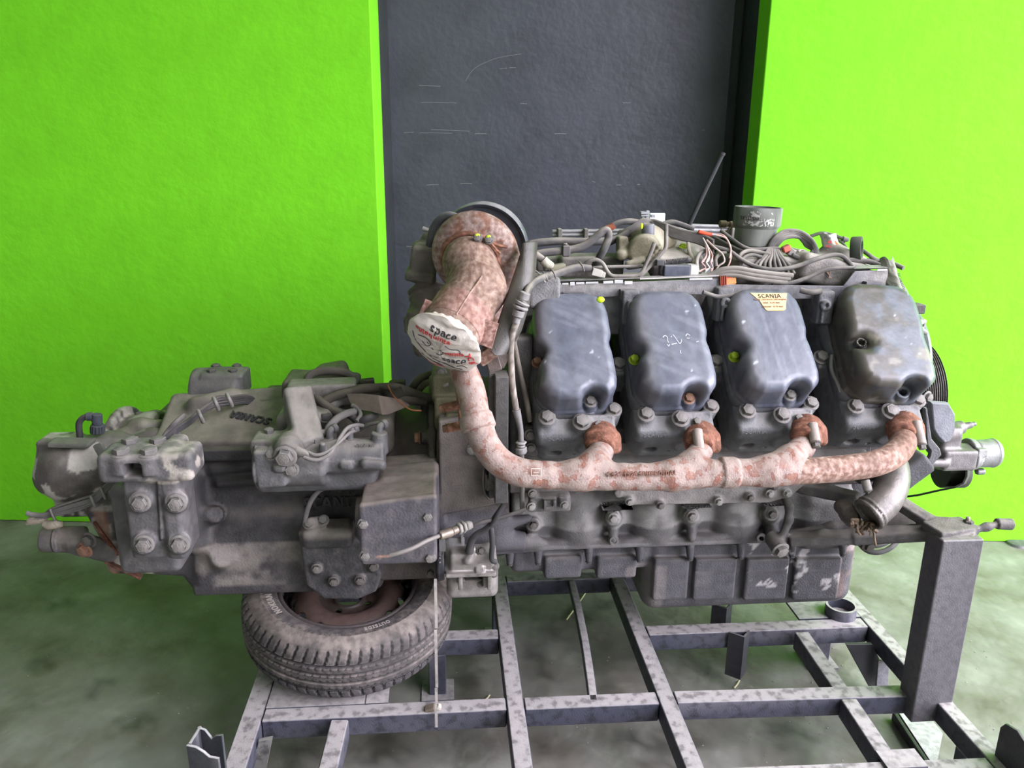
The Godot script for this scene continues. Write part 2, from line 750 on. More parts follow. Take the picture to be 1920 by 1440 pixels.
		for a in range(0, act.size(), 3):
			for k in range(act[a + 2] * S, act[a + 2] * S + S):
				for j in range(act[a + 1] * S, act[a + 1] * S + S):
					for i in range(act[a] * S, act[a] * S + S):
						var id := (k * ny + j) * nx + i
						var v0 := val[id] < 0.0
						for ax in 3:
							var step := 1 if ax == 0 else (sy if ax == 1 else sz)
							if v0 == (val[id + step] < 0.0):
								continue
							var s1 := sy if ax == 0 else (sz if ax == 1 else 1)
							var s2 := sz if ax == 0 else (1 if ax == 1 else sy)
							if id - s1 - s2 < 0:
								continue
							var q0 := vid[id]
							var q1 := vid[id - s1]
							var q2 := vid[id - s1 - s2]
							var q3 := vid[id - s2]
							if q0 >= 0 and q1 >= 0 and q2 >= 0 and q3 >= 0:
								m.quad(q0, q1, q2, q3)
		return m

func tilt(at: Vector3, about: Vector3, degrees: float) -> Transform3D:
	return Transform3D(Basis(about.normalized(), deg_to_rad(degrees)), at)

func ply(list: Array) -> PackedVector2Array:
	var out := PackedVector2Array()
	for i in range(0, list.size(), 2):
		out.append(Vector2(list[i], list[i + 1]))
	return out


# ------------------------------------------------------------------ materials
func grain(seed_: int, freq: float, oct: int, stops: Array, size := 512, kind := 0) -> ImageTexture:
	return ImageTexture.create_from_image(grain_image(seed_, freq, oct, stops, size, kind))

func grain_image(seed_: int, freq: float, oct: int, stops: Array, size := 512, kind := 0) -> Image:
	var f := FastNoiseLite.new()
	f.seed = seed_
	f.frequency = freq
	f.fractal_octaves = oct
	f.noise_type = FastNoiseLite.TYPE_SIMPLEX_SMOOTH if kind == 0 else FastNoiseLite.TYPE_CELLULAR
	if kind == 1:
		f.cellular_return_type = FastNoiseLite.RETURN_DISTANCE
	var src := f.get_seamless_image(size, size).get_data()
	var lut := PackedByteArray()
	for i in 256:
		var t := i / 255.0
		var c: Color = stops[0][1]
		for s in stops.size() - 1:
			if t >= stops[s][0]:
				c = (stops[s][1] as Color).lerp(stops[s + 1][1], clampf((t - stops[s][0]) / maxf(1e-5, stops[s + 1][0] - stops[s][0]), 0, 1))
		lut.append_array([int(c.r * 255.0), int(c.g * 255.0), int(c.b * 255.0)])
	var out := PackedByteArray()
	out.resize(size * size * 3)
	for i in size * size:
		var k := src[i] * 3
		out[i * 3] = lut[k]
		out[i * 3 + 1] = lut[k + 1]
		out[i * 3 + 2] = lut[k + 2]
	return Image.create_from_data(size, size, false, Image.FORMAT_RGB8, out)

func bumps(seed_: int, freq: float, oct: int, strength: float, size := 512) -> ImageTexture:
	var f := FastNoiseLite.new()
	f.seed = seed_
	f.frequency = freq
	f.fractal_octaves = oct
	f.noise_type = FastNoiseLite.TYPE_SIMPLEX_SMOOTH
	var im := f.get_seamless_image(size, size)
	im.convert(Image.FORMAT_RGBA8)
	im.bump_map_to_normal_map(strength)
	return ImageTexture.create_from_image(im)

func g3(v: float) -> Color:
	return Color(v, v, v)

func rgb(r: int, g: int, b: int) -> Color:
	return Color(r / 255.0, g / 255.0, b / 255.0)

func mat(called: String, tex, rough: float, scale := 2.5, norm = null, depth := 1.0, metal := 0.0, spec := 0.5) -> StandardMaterial3D:
	var m := StandardMaterial3D.new()
	m.vertex_color_use_as_albedo = true
	m.roughness = rough
	m.metallic = metal
	m.metallic_specular = spec
	m.uv1_triplanar = true
	m.uv1_world_triplanar = true
	m.uv1_scale = Vector3.ONE * scale
	if tex:
		m.albedo_texture = tex
	if norm:
		m.normal_enabled = true
		m.normal_texture = norm
		m.normal_scale = depth
	mats[called] = m
	return m

func make_materials():
	var mottle := grain(3, 0.012, 5, [[0.0, g3(0.78)], [0.35, g3(0.9)], [0.6, g3(0.97)], [1.0, g3(1.0)]])
	var wear := grain(8, 0.02, 5, [[0.0, g3(0.78)], [0.4, g3(0.92)], [0.62, g3(0.98)], [0.72, g3(1.0)], [1.0, g3(1.0)]])
	var fine := bumps(5, 0.09, 3, 3.0)
	var soft := bumps(6, 0.015, 4, 5.0)
	mat("cast", mottle, 0.72, 3.0, fine, 0.5)
	mat("gear", wear, 0.62, 2.2, fine, 0.35)
	mat("paint", wear, 0.36, 2.6, soft, 0.25)
	mat("steel", wear, 0.5, 3.5, fine, 0.3)
	mat("beam", grain(13, 0.013, 6, [[0.0, g3(0.6)], [0.32, g3(0.78)], [0.44, g3(0.93)], [0.6, g3(0.98)], [1.0, g3(1.0)]]), 0.55, 3.6, fine, 0.3)
	mat("alu", mottle, 0.42, 4.0, fine, 0.3, 0.35)
	mat("rubber", mottle, 0.75, 4.0)
	mat("plain", null, 0.6)
	mat("dull", null, 0.85)
	mat("print", null, 0.7)
	var rust := grain(21, 0.016, 5, [[0.0, rgb(206, 190, 180)], [0.3, rgb(196, 178, 168)], [0.5, rgb(178, 160, 152)], [0.625, rgb(190, 172, 162)], [0.635, rgb(120, 78, 62)], [0.665, rgb(152, 104, 88)], [0.8, rgb(170, 118, 100)], [1.0, rgb(140, 88, 66)]])
	mat("scale", rust, 0.8, 3.4, fine, 0.6)
	var rust2 := grain(22, 0.03, 5, [[0.0, rgb(84, 58, 46)], [0.4, rgb(120, 82, 64)], [0.6, rgb(140, 98, 80)], [0.75, rgb(170, 130, 110)], [1.0, rgb(150, 90, 60)]])
	mat("rust", rust2, 0.88, 3.0, fine, 0.8)
	var rust3 := grain(23, 0.02, 5, [[0.0, rgb(104, 80, 70)], [0.35, rgb(142, 116, 104)], [0.55, rgb(166, 144, 134)], [0.75, rgb(190, 174, 166)], [1.0, rgb(206, 194, 188)]])
	mat("pinkrust", rust3, 0.8, 6.0, fine, 0.5)
	var plaster := bumps(31, 0.02, 5, 9.0)
	mat("wall", grain(32, 0.006, 3, [[0.0, g3(0.95)], [1.0, g3(1.0)]]), 0.75, 1.6, plaster, 0.14, 0.0, 0.25)
	mat("door", grain(33, 0.008, 5, [[0.0, g3(0.82)], [0.5, g3(0.95)], [1.0, g3(1.0)]]), 0.5, 0.8, bumps(34, 0.05, 4, 3.0), 0.25)
	mat("floor", grain(35, 0.006, 6, [[0.0, rgb(96, 94, 86)], [0.18, rgb(126, 121, 113)], [0.4, rgb(142, 139, 132)], [0.75, rgb(156, 155, 149)], [1.0, rgb(176, 176, 168)]], 1024), 0.5, 0.55, bumps(36, 0.05, 4, 4.0), 0.2)
	mat("ceiling", null, 0.9)
	mat("tyre", grain(41, 0.02, 5, [[0.0, g3(0.6)], [0.45, g3(0.85)], [0.6, g3(0.97)], [1.0, g3(1.0)]]), 0.85, 4.0, fine, 0.4)
	var bag := mat("bag", null, 0.5, 6.0, bumps(44, 0.03, 3, 8.0), 0.25)
	bag.cull_mode = BaseMaterial3D.CULL_DISABLED
	var ink := {"ink_black": rgb(48, 46, 48), "ink_red": rgb(196, 48, 52), "ink_gold": rgb(206, 160, 104), "ink_chalk": rgb(190, 195, 205), "ink_cast": rgb(96, 93, 90), "ink_dark": rgb(58, 56, 56), "ink_tyre": rgb(160, 152, 144), "ink_white": rgb(228, 226, 222), "ink_grey": rgb(128, 124, 118), "ink_brown": rgb(120, 84, 70), "ink_head": rgb(110, 112, 112)}
	for k in ink:
		var m := StandardMaterial3D.new()
		m.albedo_color = ink[k]
		m.roughness = 0.75
		mats[k] = m


# ------------------------------------------------------------------ the room
var wall_o := Vector3(0, 0, -3.168)
var wall_u := Vector3(0.9936, 0, 0.1133)
var wall_n := Vector3(-0.1133, 0, 0.9936)

func on_wall(u: float, y: float, d: float) -> Transform3D:
	return Transform3D(Basis(wall_u, Vector3.UP, wall_n), wall_o + wall_u * u + wall_n * d + Vector3(0, y, 0))

func wall_px(px: float, py: float, d: float) -> Vector3:
	var r := ray(px, py)
	var o := wall_o + wall_n * d
	return EYE + r * ((o - EYE).dot(wall_n) / r.dot(wall_n))

func build_room():
	var green := coat(Color(0.162, 0.58, 0.016), lin(140, 190, 60), 0.0, 0.05, 1.5)
	var top := 4.3
	var ul := -0.264
	var ur := 1.190
	var m := MB.new()
	m.box(on_wall((-4.6 + ul) / 2, top / 2, -0.08), Vector3((ul + 4.6) / 2, top / 2, 0.08), 0.006)
	struct("wall_left", m, "wall", green)
	m = MB.new()
	m.box(on_wall((6.5 + ur) / 2, top / 2, -0.08), Vector3((6.5 - ur) / 2, top / 2, 0.08), 0.006)
	struct("wall_right", m, "wall", green)
	# dark steel jambs behind the green piers, and the big dark sliding panel
	var dark := coat(lin(46, 52, 50), lin(90, 92, 88), 0.2, 0.1, 2.0)
	for s in 2:
		m = MB.new()
		var u: float = ul - 0.1 if s == 0 else ur + 0.1
		m.box(on_wall(u, top / 2, -0.28), Vector3(0.1, top / 2, 0.12), 0.002)
		struct("trim_%d" % (s + 1), m, "door", dark)
	var grey := coat(lin(68, 70, 78), lin(120, 120, 120), 0.0, 0.08, 1.2)
	m = MB.new()
	m.box(on_wall((ul + ur) / 2 - 0.025, top / 2, -0.385), Vector3((ur - ul) / 2 - 0.02, top / 2, 0.03), 0.002)
	var door := struct("door_1", m, "door", grey)
	m = MB.new()
	m.box(on_wall((ul + ur) / 2, top / 2, -0.47), Vector3((ur - ul) / 2 + 0.2, top / 2, 0.05), 0.002)
	struct("wall_behind", m, "door", dark)
	# scratches on the door panel: short pale scores
	var sc := MB.new()
	for r in [[790, 192, 856, 193], [786, 160, 826, 162], [757, 249, 775, 248], [786, 249, 848, 250], [890, 251, 912, 251], [808, 243, 880, 246], [976, 194, 988, 195], [1168, 193, 1182, 193], [1040, 251, 1062, 251], [863, 344, 885, 344], [800, 347, 822, 346], [1156, 347, 1165, 347], [937, 129, 950, 128], [955, 127, 967, 127], [1195, 346, 1200, 346], [1316, 244, 1322, 244], [1110, 340, 1116, 342], [1168, 310, 1171, 314]]:
		var a := wall_px(r[0], r[1], -0.354)
		var b := wall_px(r[2], r[3], -0.354)
		sc.tube([a, a.lerp(b, 0.4) + Vector3(0, 0.0006, 0), b], 0.0007, 5, 1)
	sc.tube([wall_px(873, 152, -0.354), wall_px(882, 137, -0.354), wall_px(893, 126, -0.354), wall_px(915, 115, -0.354), wall_px(940, 107, -0.354), wall_px(978, 101, -0.354)], 0.0005, 5, 4)
	put("scratch", door, sc, "plain", coat(lin(140, 140, 138), lin(150, 150, 150), 0.0))
	# floor slab, ceiling, side and front walls with the open doors that let the day in
	m = MB.new()
	m.box(Transform3D(Basis(), Vector3(1.0, -0.101, 1.0)), Vector3(9, 0.1, 9), 0.0)
	var gx := 190
	var gz := 110
	for j in gz + 1:
		for i in gx + 1:
			m.add(Vector3(-2.9 + 6.0 * i / gx, 0.0, -3.75 + 3.4 * j / gz), Vector3.UP)
	var f0 := m.v.size() - (gx + 1) * (gz + 1)
	for j in gz:
		for i in gx:
			var q := f0 + j * (gx + 1) + i
			m.quad(q, q + 1, q + gx + 2, q + gx + 1)
	var stains := []                                       # oil spots and drips soaked into the concrete
	for q in [[905, 1330, 0.05], [1252, 1412, 0.09], [720, 1395, 0.07], [1000, 1225, 0.05], [1040, 1190, 0.05], [1090, 1150, 0.05], [120, 1130, 0.05], [80, 1240, 0.06], [180, 1290, 0.04], [560, 1410, 0.06], [1010, 1260, 0.06], [1140, 1135, 0.05], [1460, 1360, 0.08], [250, 1350, 0.05], [880, 1280, 0.06], [1180, 1380, 0.05]]:
		var p := PY(q[0], q[1], 0.0)
		stains.append([p.x, p.z, q[2]])
	var kf := coat(Color(0.60, 0.595, 0.57), Color(0.9, 0.9, 0.86), 0.0, 0.12, 0.8)
	kf["spot"] = func(p: Vector3, _n: Vector3, c: Color) -> Color:
		var a := noise.get_noise_2d(p.x * 14.0, p.z * 14.0)
		var b := noise.get_noise_2d(p.x * 40.0 + 5.0, p.z * 40.0)
		for s in stains:
			var d := Vector2(p.x - s[0], p.z - s[1]).length() / float(s[2])
			if d < 1.6:
				c = c.lerp(c * 0.42, smoothstep(0.1, 0.4, 0.75 - d * 0.6 + a * 0.7 + b * 0.4) * 0.8)
		return c.lerp(Color(0.86, 0.88, 0.84), smoothstep(0.32, 0.5, a + b * 0.5) * 0.35)
	struct("floor", m, "floor", kf)
	m = MB.new()
	m.box(Transform3D(Basis(), Vector3(1.0, top + 0.1, -2.6)), Vector3(5.2, 0.1, 1.4), 0.0)
	m.box(Transform3D(Basis(), Vector3(-0.95, top + 0.1, 1.6)), Vector3(3.25, 0.1, 2.8), 0.0)
	struct("ceiling", m, "ceiling", coat(lin(196, 198, 196), lin(150, 150, 150), 0.0))
	m = MB.new()
	m.box(Transform3D(Basis(), Vector3(-4.1, top / 2, 0.4)), Vector3(0.1, top / 2, 4.2), 0.0)
	struct("wall_side", m, "ceiling", coat(lin(150, 148, 150), lin(150, 150, 150), 0.0))
	m = MB.new()
	m.box(Transform3D(Basis(), Vector3(0.4, top / 2, 4.3)), Vector3(4.6, top / 2, 0.1), 0.0)
	m.box(Transform3D(Basis(), Vector3(3.4, top - 0.2, 4.3)), Vector3(3.6, 0.2, 0.1), 0.0)
	struct("wall_front", m, "ceiling", coat(lin(180, 182, 180), lin(150, 150, 150), 0.0))
	m = MB.new()
	m.box(Transform3D(Basis(), Vector3(5.2, top - 0.2, 0.7)), Vector3(0.1, 0.2, 3.6), 0.0)
	struct("wall_open", m, "ceiling", coat(lin(180, 182, 180), lin(150, 150, 150), 0.0))


# ------------------------------------------------------------------ the welded stand
func beam(m: MB, a: Vector3, b: Vector3, w: float, h: float):   # a and b on the top's middle line
	var d := b - a
	var z := d.normalized()
	var x := Vector3.UP.cross(z).normalized()
	m.box(Transform3D(Basis(x, z.cross(x), z), (a + b) * 0.5 - Vector3(0, h / 2, 0)), Vector3(w / 2, h / 2, d.length() / 2), 0.004)

func build_stand():
	var k := coat(lin(60, 62, 74), lin(166, 161, 158), 1.0, 0.2, 6.0)
	stand = thing("engine_stand", "welded dark grey steel stand of square tube under the engine", "stand", Vector3(0.38, 0, -1.9))
	var h := 0.2
	var parts := [
		[Vector3(-0.517, h, -1.2), Vector3(-0.517, h, -2.42), 0.055, 0.06],
		[Vector3(0.165, h, -1.25), Vector3(0.165, h, -2.42), 0.046, 0.058],
		[Vector3(0.572, h, -1.25), Vector3(0.572, h, -2.42), 0.046, 0.058],
		[Vector3(1.312, h, -1.22), Vector3(1.312, h, -2.42), 0.046, 0.06],
		[Vector3(-0.489, h, -1.763), Vector3(0.141, h, -1.763), 0.05, 0.058],
		[Vector3(0.189, h, -1.76), Vector3(0.548, h, -1.757), 0.05, 0.058],
		[Vector3(0.596, h, -1.757), Vector3(1.288, h, -1.735), 0.05, 0.058],
		[Vector3(-0.08, h, -2.085), Vector3(0.141, h, -2.08), 0.05, 0.058],
		[Vector3(0.596, h, -2.065), Vector3(1.288, h, -2.06), 0.05, 0.058],
		[Vector3(-0.489, h, -2.40), Vector3(0.141, h, -2.40), 0.045, 0.058],
		[Vector3(0.189, h, -2.40), Vector3(0.548, h, -2.40), 0.045, 0.058],
		[Vector3(0.596, h, -2.40), Vector3(1.288, h, -2.40), 0.045, 0.058],
		[PY(1503, 1184, h), PY(1580, 1295, h), 0.045, 0.058],
		[PY(1591, 1309, h), PY(1664, 1418, h), 0.045, 0.058],
		[PY(637, 1348, h), PY(612, 1450, h), 0.046, 0.058],
		[Vector3(0.596, h, -1.475), Vector3(1.288, h, -1.46), 0.05, 0.045],
		[Vector3(-0.489, h, -1.475), Vector3(0.141, h, -1.475), 0.05, 0.045],
		[Vector3(0.189, h, -1.475), Vector3(0.548, h, -1.475), 0.05, 0.045],
	]
	for p in parts:
		var m := MB.new()
		beam(m, p[0], p[1], p[2], p[3])
		put("beam", stand, m, "beam", k)
	var m := MB.new()                                    # the thin bent bar
	var t := [PY(1072, 1088, h), PY(1085, 1140, h + 0.004), PY(1097, 1200, h + 0.002), PY(1106, 1260, h), PY(1113, 1312, h)]
	for i in t.size() - 1:
		beam(m, t[i], t[i + 1] + (t[i + 1] - t[i]).normalized() * 0.004, 0.024, 0.03)
	put("bent_bar", stand, m, "steel", k)
	m = MB.new()                                         # dark plate lying over the front beam
	m.box(Transform3D(Basis(), PY(1690, 1424, h + 0.005)), Vector3(0.05, 0.004, 0.03), 0.001)
	put("pad_plate", stand, m, "steel", k)
	m = MB.new()
	m.box(Transform3D(Basis(), Vector3(-0.36, h - 0.004, -1.86)), Vector3(0.128, 0.004, 0.072), 0.001)
	m.box(Transform3D(Basis(), Vector3(-0.20, h - 0.004, -1.86)), Vector3(0.03, 0.004, 0.072), 0.001)
	put("corner_plate", stand, m, "steel", k)
	# tall post at the right
	m = MB.new()
	m.box(Transform3D(Basis(), Vector3(1.278, 0.41, -1.716)), Vector3(0.056, 0.272, 0.036), 0.006)
	put("post", stand, m, "steel", coat(lin(76, 75, 78), lin(140, 134, 128), 0.75, 0.15, 9.0), "tall dark square post carrying the front mount")
	# the pipe ring welded to the back corner
	m = MB.new()
	var rg := PY(1575, 1152, h)
	m.pipe(rg - Vector3(0, 0.002, 0), rg + Vector3(0, 0.035, 0), 0.047, 0.007)
	put("pipe_ring", stand, m, "steel", k, "short ring of steel pipe")
	m = MB.new()
	m.box(Transform3D(Basis(), Vector3(1.19, h - 0.004, -2.16)), Vector3(0.1, 0.004, 0.07), 0.001)
	put("corner_plate", stand, m, "steel", k)
	# angle irons hanging on the middle beam
	for q in [[Vector3(0.874, 0.205, -2.0), 0.15], [Vector3(0.862, 0.225, -2.125), 0.12]]:
		m = MB.new()
		m.prism(Transform3D(Basis(Vector3(1, 0, 0), Vector3(0, 0, -1), Vector3(0, 1, 0)), (q[0] as Vector3) - Vector3(0, q[1], 0)), ply([-0.034, 0.03, -0.029, 0.034, 0.004, 0.0085, 0.03, 0.036, 0.034, 0.032, 0.004, -0.001]), q[1], 0.0008)
		put("angle_iron", stand, m, "steel", coat(lin(46, 46, 52), lin(150, 146, 140), 0.4))
	# legs and feet
	for q in [Vector3(-0.517, 0, -1.45), Vector3(1.312, 0, -1.56), Vector3(1.312, 0, -2.3), Vector3(-0.517, 0, -2.36), Vector3(-0.045, 0, -2.085), Vector3(1.20, 0, -2.15), Vector3(0.165, 0, -2.36)]:
		m = MB.new()
		m.box(Transform3D(Basis(), q + Vector3(0, 0.076, 0)), Vector3(0.026, 0.07, 0.026), 0.003)
		m.box(Transform3D(Basis(), q + Vector3(0, 0.003, 0)), Vector3(0.05, 0.003, 0.05), 0.001)
		put("leg", stand, m, "steel", k)
	var flat := func(list: Array, z: float, thick: float) -> MB:
		var w := PZ(z, list)
		var o: Vector3 = w[0]
		var pl := PackedVector2Array()
		for q in w:
			pl.append(Vector2(q.x - o.x, q.y - o.y))
		var mm := MB.new()
		mm.prism(Transform3D(Basis(), o), pl, thick, 0.001)
		return mm
	put("foot_plate", stand, flat.call([487, 1384, 512, 1379, 494, 1470, 462, 1470], -1.69, 0.012), "beam", coat(lin(118, 116, 112), lin(160, 156, 150), 0.6))
	put("gusset", stand, flat.call([1583, 1204, 1632, 1204, 1650, 1240, 1642, 1282, 1630, 1290], -1.99, 0.012), "steel", coat(lin(30, 30, 33), lin(90, 88, 86), 0.3))
	put("foot_plate", stand, flat.call([1644, 1234, 1664, 1240, 1662, 1284, 1640, 1284], -1.96, 0.01), "steel", coat(lin(108, 108, 112), lin(150, 148, 146), 0.4))
	m = MB.new()
	beam(m, PY(1677, 1334, 0.03), PY(1747, 1440, 0.03), 0.014, 0.03)
	put("foot_rail", stand, m, "steel", coat(lin(34, 34, 38), lin(80, 80, 80), 0.2))
	m = MB.new()
	m.face([PY(1684, 1334, 0.012), PY(1747, 1430, 0.012), PY(1758, 1424, 0.012), PY(1768, 1375, 0.012), PY(1735, 1334, 0.012)], Vector3.UP)
	m.face([PY(1684, 1334, 0.004), PY(1747, 1430, 0.004), PY(1758, 1424, 0.004), PY(1768, 1375, 0.004), PY(1735, 1334, 0.004)], Vector3.DOWN)
	put("foot_plate", stand, m, "steel", coat(lin(150, 152, 150), lin(170, 170, 166), 0.6))
	# stacking brackets at the front corners: folded channel with a notch
	m = MB.new()
	var bt := 0.31
	var c := [PY(352, 1394, bt), PY(373, 1361, bt), PY(419, 1372, bt), PY(411, 1405, bt)]
	var wall := func(mm: MB, a: Vector3, b: Vector3, ya0: float, ya1: float, dip: float):
		var x := (b - a).normalized()
		var l := a.distance_to(b)
		var o := Transform3D(Basis(x, Vector3.UP, x.cross(Vector3.UP)), Vector3(a.x, 0.05, a.z))
		var pl := ply([0, 0, l, 0, l, ya1 - 0.05, l * 0.7, ya1 - 0.05 - dip * 0.3, l * 0.55, (ya0 + ya1) / 2 - 0.05 - dip, l * 0.3, ya0 - 0.05 - dip * 0.1, 0, ya0 - 0.05])
		mm.prism(o, pl, 0.007, 0.0015)
	wall.call(m, c[0], c[1], bt, bt, 0.0)
	wall.call(m, c[1], c[2], bt, bt - 0.005, 0.02)
	wall.call(m, c[0], c[3], bt, bt - 0.02, 0.0)
	var kb := coat(lin(58, 60, 64), lin(178, 176, 172), 0.8, 0.3, 14.0)
	put("stacking_bracket", stand, m, "steel", kb, "open folded bracket at the left front corner")
	m = MB.new()
	m.prism(Transform3D(Basis(Vector3(0, 0, 1), Vector3.UP, Vector3(-1, 0, 0)), Vector3(1.322, 0.05, -1.49)), ply([0, 0, 0.16, 0, 0.16, 0.235, 0.125, 0.22, 0.10, 0.245, 0.05, 0.262, 0.012, 0.25, 0, 0.23]), 0.008, 0.0015)
	m.prism(Transform3D(Basis(Vector3(0, 0, 1), Vector3.UP, Vector3(-1, 0, 0)), Vector3(1.40, 0.05, -1.49)), ply([0, 0, 0.16, 0, 0.16, 0.235, 0.125, 0.22, 0.10, 0.245, 0.05, 0.262, 0.012, 0.25, 0, 0.23]), 0.008, 0.0015)
	m.box(Transform3D(Basis(), Vector3(1.36, 0.155, -1.415)), Vector3(0.038, 0.105, 0.004), 0.001)
	put("stacking_bracket", stand, m, "steel", coat(lin(50, 50, 54), lin(120, 118, 114), 0.5, 0.2, 14.0), "dark folded bracket at the right front corner")


# ------------------------------------------------------------------ the car wheel under the gearbox
func build_wheel():
	var n := Vector3(0.0415, 0.9907, 0.1297).normalized()
	var x := Vector3(1, 0, 0)
	x = (x - n * x.dot(n)).normalized()
	var at := Transform3D(Basis(x, n, x.cross(n)), Vector3(-0.296, 0.333, -2.058))
	var w := thing("car_wheel", "dusty car wheel lying flat under the gearbox, steel rim facing up", "wheel", Vector3(-0.296, 0.2, -2.058))
	# tyre: profile turned round the axle, tread cut by grooves and sipes
	var R := 0.298
	var prof := []          # radius, height, zone
	for p in [[0.192, 0.070], [0.197, 0.082], [0.205, 0.088], [0.215, 0.0915], [0.228, 0.0935], [0.240, 0.0945], [0.2425, 0.0965], [0.246, 0.0968], [0.248, 0.0945], [0.258, 0.092], [0.268, 0.087], [0.275, 0.082]]:
		prof.append([p[0], p[1], 0])
	var tread := 66
	for i in tread + 1:
		var t := float(i) / tread
		var hh := lerpf(0.079, -0.079, t)
		var s: float = absf(hh) / 0.079
		prof.append([R - 0.017 * pow(s, 5.0) - 0.004 * s * s, hh, 1])
	for i in range(11, -1, -1):
		prof.append([prof[i][0], -prof[i][1], 2])
	var seg := 560
	var pts := []
	for i in prof.size():
		pts.append(PackedVector3Array())
	var m := MB.new()
	var groove := func(hh: float) -> float:
		var d := 0.0
		for gp in [[0.040, 0.0045], [0.014, 0.0032], [-0.013, 0.0032], [-0.038, 0.0045]]:
			d = maxf(d, 1.0 - smoothstep(gp[1] * 0.75, gp[1] * 1.2, absf(hh - gp[0])))
		return d
	for j in seg:
		var a := TAU * j / seg
		for i in prof.size():
			var r: float = prof[i][0]
			var hh: float = prof[i][1]
			if prof[i][2] == 1:
				var cut: float = groove.call(hh) * 0.0065
				var sh := absf(hh)
				if sh > 0.043:
					var ph := fposmod(a * 64.0 / TAU + (hh * 9.0 if hh > 0 else -hh * 7.0 + 0.3), 1.0)
					var on := 1.0 - smoothstep(0.07, 0.12, absf(ph - 0.5))
					on *= 1.0 - smoothstep(0.072, 0.079, sh)
					cut = maxf(cut, on * 0.0055)
				elif sh > 0.017 and sh < 0.036:
					var ph2 := fposmod(a * 96.0 / TAU + hh * 20.0, 1.0)
					var on2 := 1.0 - smoothstep(0.05, 0.13, absf(ph2 - 0.5))
					on2 *= smoothstep(0.024, 0.03, sh)
					cut = maxf(cut, on2 * 0.003)
				elif sh < 0.01:
					var ph3 := fposmod(a * 96.0 / TAU + absf(hh) * 30.0, 1.0)
					cut = maxf(cut, (1.0 - smoothstep(0.05, 0.13, absf(ph3 - 0.5))) * 0.0025 * smoothstep(0.002, 0.005, sh))
				r -= cut
			pts[i].append(Vector3(cos(a) * r, hh, sin(a) * r))
	var rows := prof.size()
	for i in rows:
		for j in seg:
			var du: Vector3 = pts[i][(j + 1) % seg] - pts[i][(j + seg - 1) % seg]
			var dv: Vector3 = pts[mini(i + 1, rows - 1)][j] - pts[maxi(i - 1, 0)][j]
			var nn := du.cross(dv).normalized()
			var outw := Vector3(prof[i][0] - 0.245, prof[i][1], 0)
			var a := TAU * j / seg
			if nn.dot(Vector3(cos(a) * outw.x, outw.y, sin(a) * outw.x)) < 0:
				nn = -nn
			m.add(at * (pts[i][j] as Vector3), at.basis * nn)
	for i in rows - 1:
		for j in seg:
			var q := i * seg + j
			var q2 := i * seg + (j + 1) % seg
			m.quad(q, q2, q2 + seg, q + seg)
	var tk := coat(lin(84, 79, 77), lin(144, 133, 125), 0.72, 0.3, 7.0)
	var inv := at.affine_inverse()
	tk["spot"] = func(p: Vector3, _n: Vector3, c: Color) -> Color:
		var q := inv * p
		var r := Vector2(q.x, q.z).length()
		if absf(q.y) < 0.079 and r > 0.27:               # bare rubber down in the grooves
			var s: float = absf(q.y) / 0.079
			var depth: float = R - 0.017 * pow(s, 5.0) - 0.004 * s * s - r
			if depth > 0.0012:
				c = c.lerp(lin(48, 46, 47), 0.85)
			elif q.y < -0.04:
				c = c.lerp(lin(72, 70, 72), 0.55)
		elif q.y > 0.085 and r < 0.24:
			var a := noise.get_noise_3dv(p * 6.0)
			c = c.lerp(lin(84, 80, 80), smoothstep(-0.35, 0.02, a) * 0.85)
		return c
	var tyre := put("tyre", w, m, "tyre", tk)
	# raised lettering on the sidewall
	var on_side := func(center: float, rad: float, dirn: float) -> Callable:
		return func(q: Vector3) -> Vector3:
			var a: float = center + dirn * q.x / rad
			var r: float = rad + dirn * q.y
			return at * Vector3(cos(a) * r, lerpf(0.0915, 0.0945, clampf((r - 0.215) / 0.025, 0, 1)) + q.z, sin(a) * r)
	words_on("lettering", tyre, "NOKIAN", 0.017, "ink_tyre", on_side.call(2.62, 0.222, 1.0), 0.0022)
	words_on("lettering", tyre, "OUTSIDE", 0.0125, "ink_tyre", on_side.call(1.12, 0.222, 1.0), 0.0026)
	# steel rim: barrel, lip, dished disc with a ring of holes
	var s := Sdf.new()
	var o := at.origin
	s.cyl(o - n * 0.08, o + n * 0.082, 0.193, 0.193, 0.003)
	s.cyl(o - n * 0.2, o + n * 0.2, 0.1865, 0.1865, 0.001, 1)
	s.ring(o + n * 0.079, n, 0.1925, 0.0062, 0, 0.004)
	s.ring(o + n * 0.060, n, 0.1865, 0.006, 0, 0.01)
	s.cyl(o - n * 0.004, o + n * 0.0, 0.188, 0.188, 0.002)
	s.ring(o + n * 0.012, n, 0.122, 0.042, 0, 0.02)
	s.ring(o + n * 0.004, n, 0.122, 0.039, 1, 0.006)
	s.cyl(o - n * 0.08, o - n * 0.003, 0.187, 0.187, 0.001, 1, 0.004)
	s.cyl(o + n * 0.016, o + n * 0.022, 0.090, 0.084, 0.002, 0, 0.02)
	s.ring(o + n * 0.023, n, 0.040, 0.005, 0, 0.006)
	s.cyl(o - n * 0.1, o + n * 0.1, 0.034, 0.034, 0.001, 1, 0.003)
	for i in 4:
		var e := at.basis * Vector3(cos(i * PI / 2 + 0.4), 0, sin(i * PI / 2 + 0.4)) * 0.060
		s.cyl(o + e - n * 0.1, o + e + n * 0.1, 0.009, 0.009, 0.001, 1, 0.002)
	for i in 14:
		var e := at.basis * Vector3(cos(i * TAU / 14 + 0.2), 0, sin(i * TAU / 14 + 0.2))
		var hd := (n + e * 0.7).normalized()
		s.cyl(o + e * 0.152 + n * 0.025 - hd * 0.06, o + e * 0.152 + n * 0.025 + hd * 0.05, 0.0165, 0.0165, 0.001, 1, 0.002)
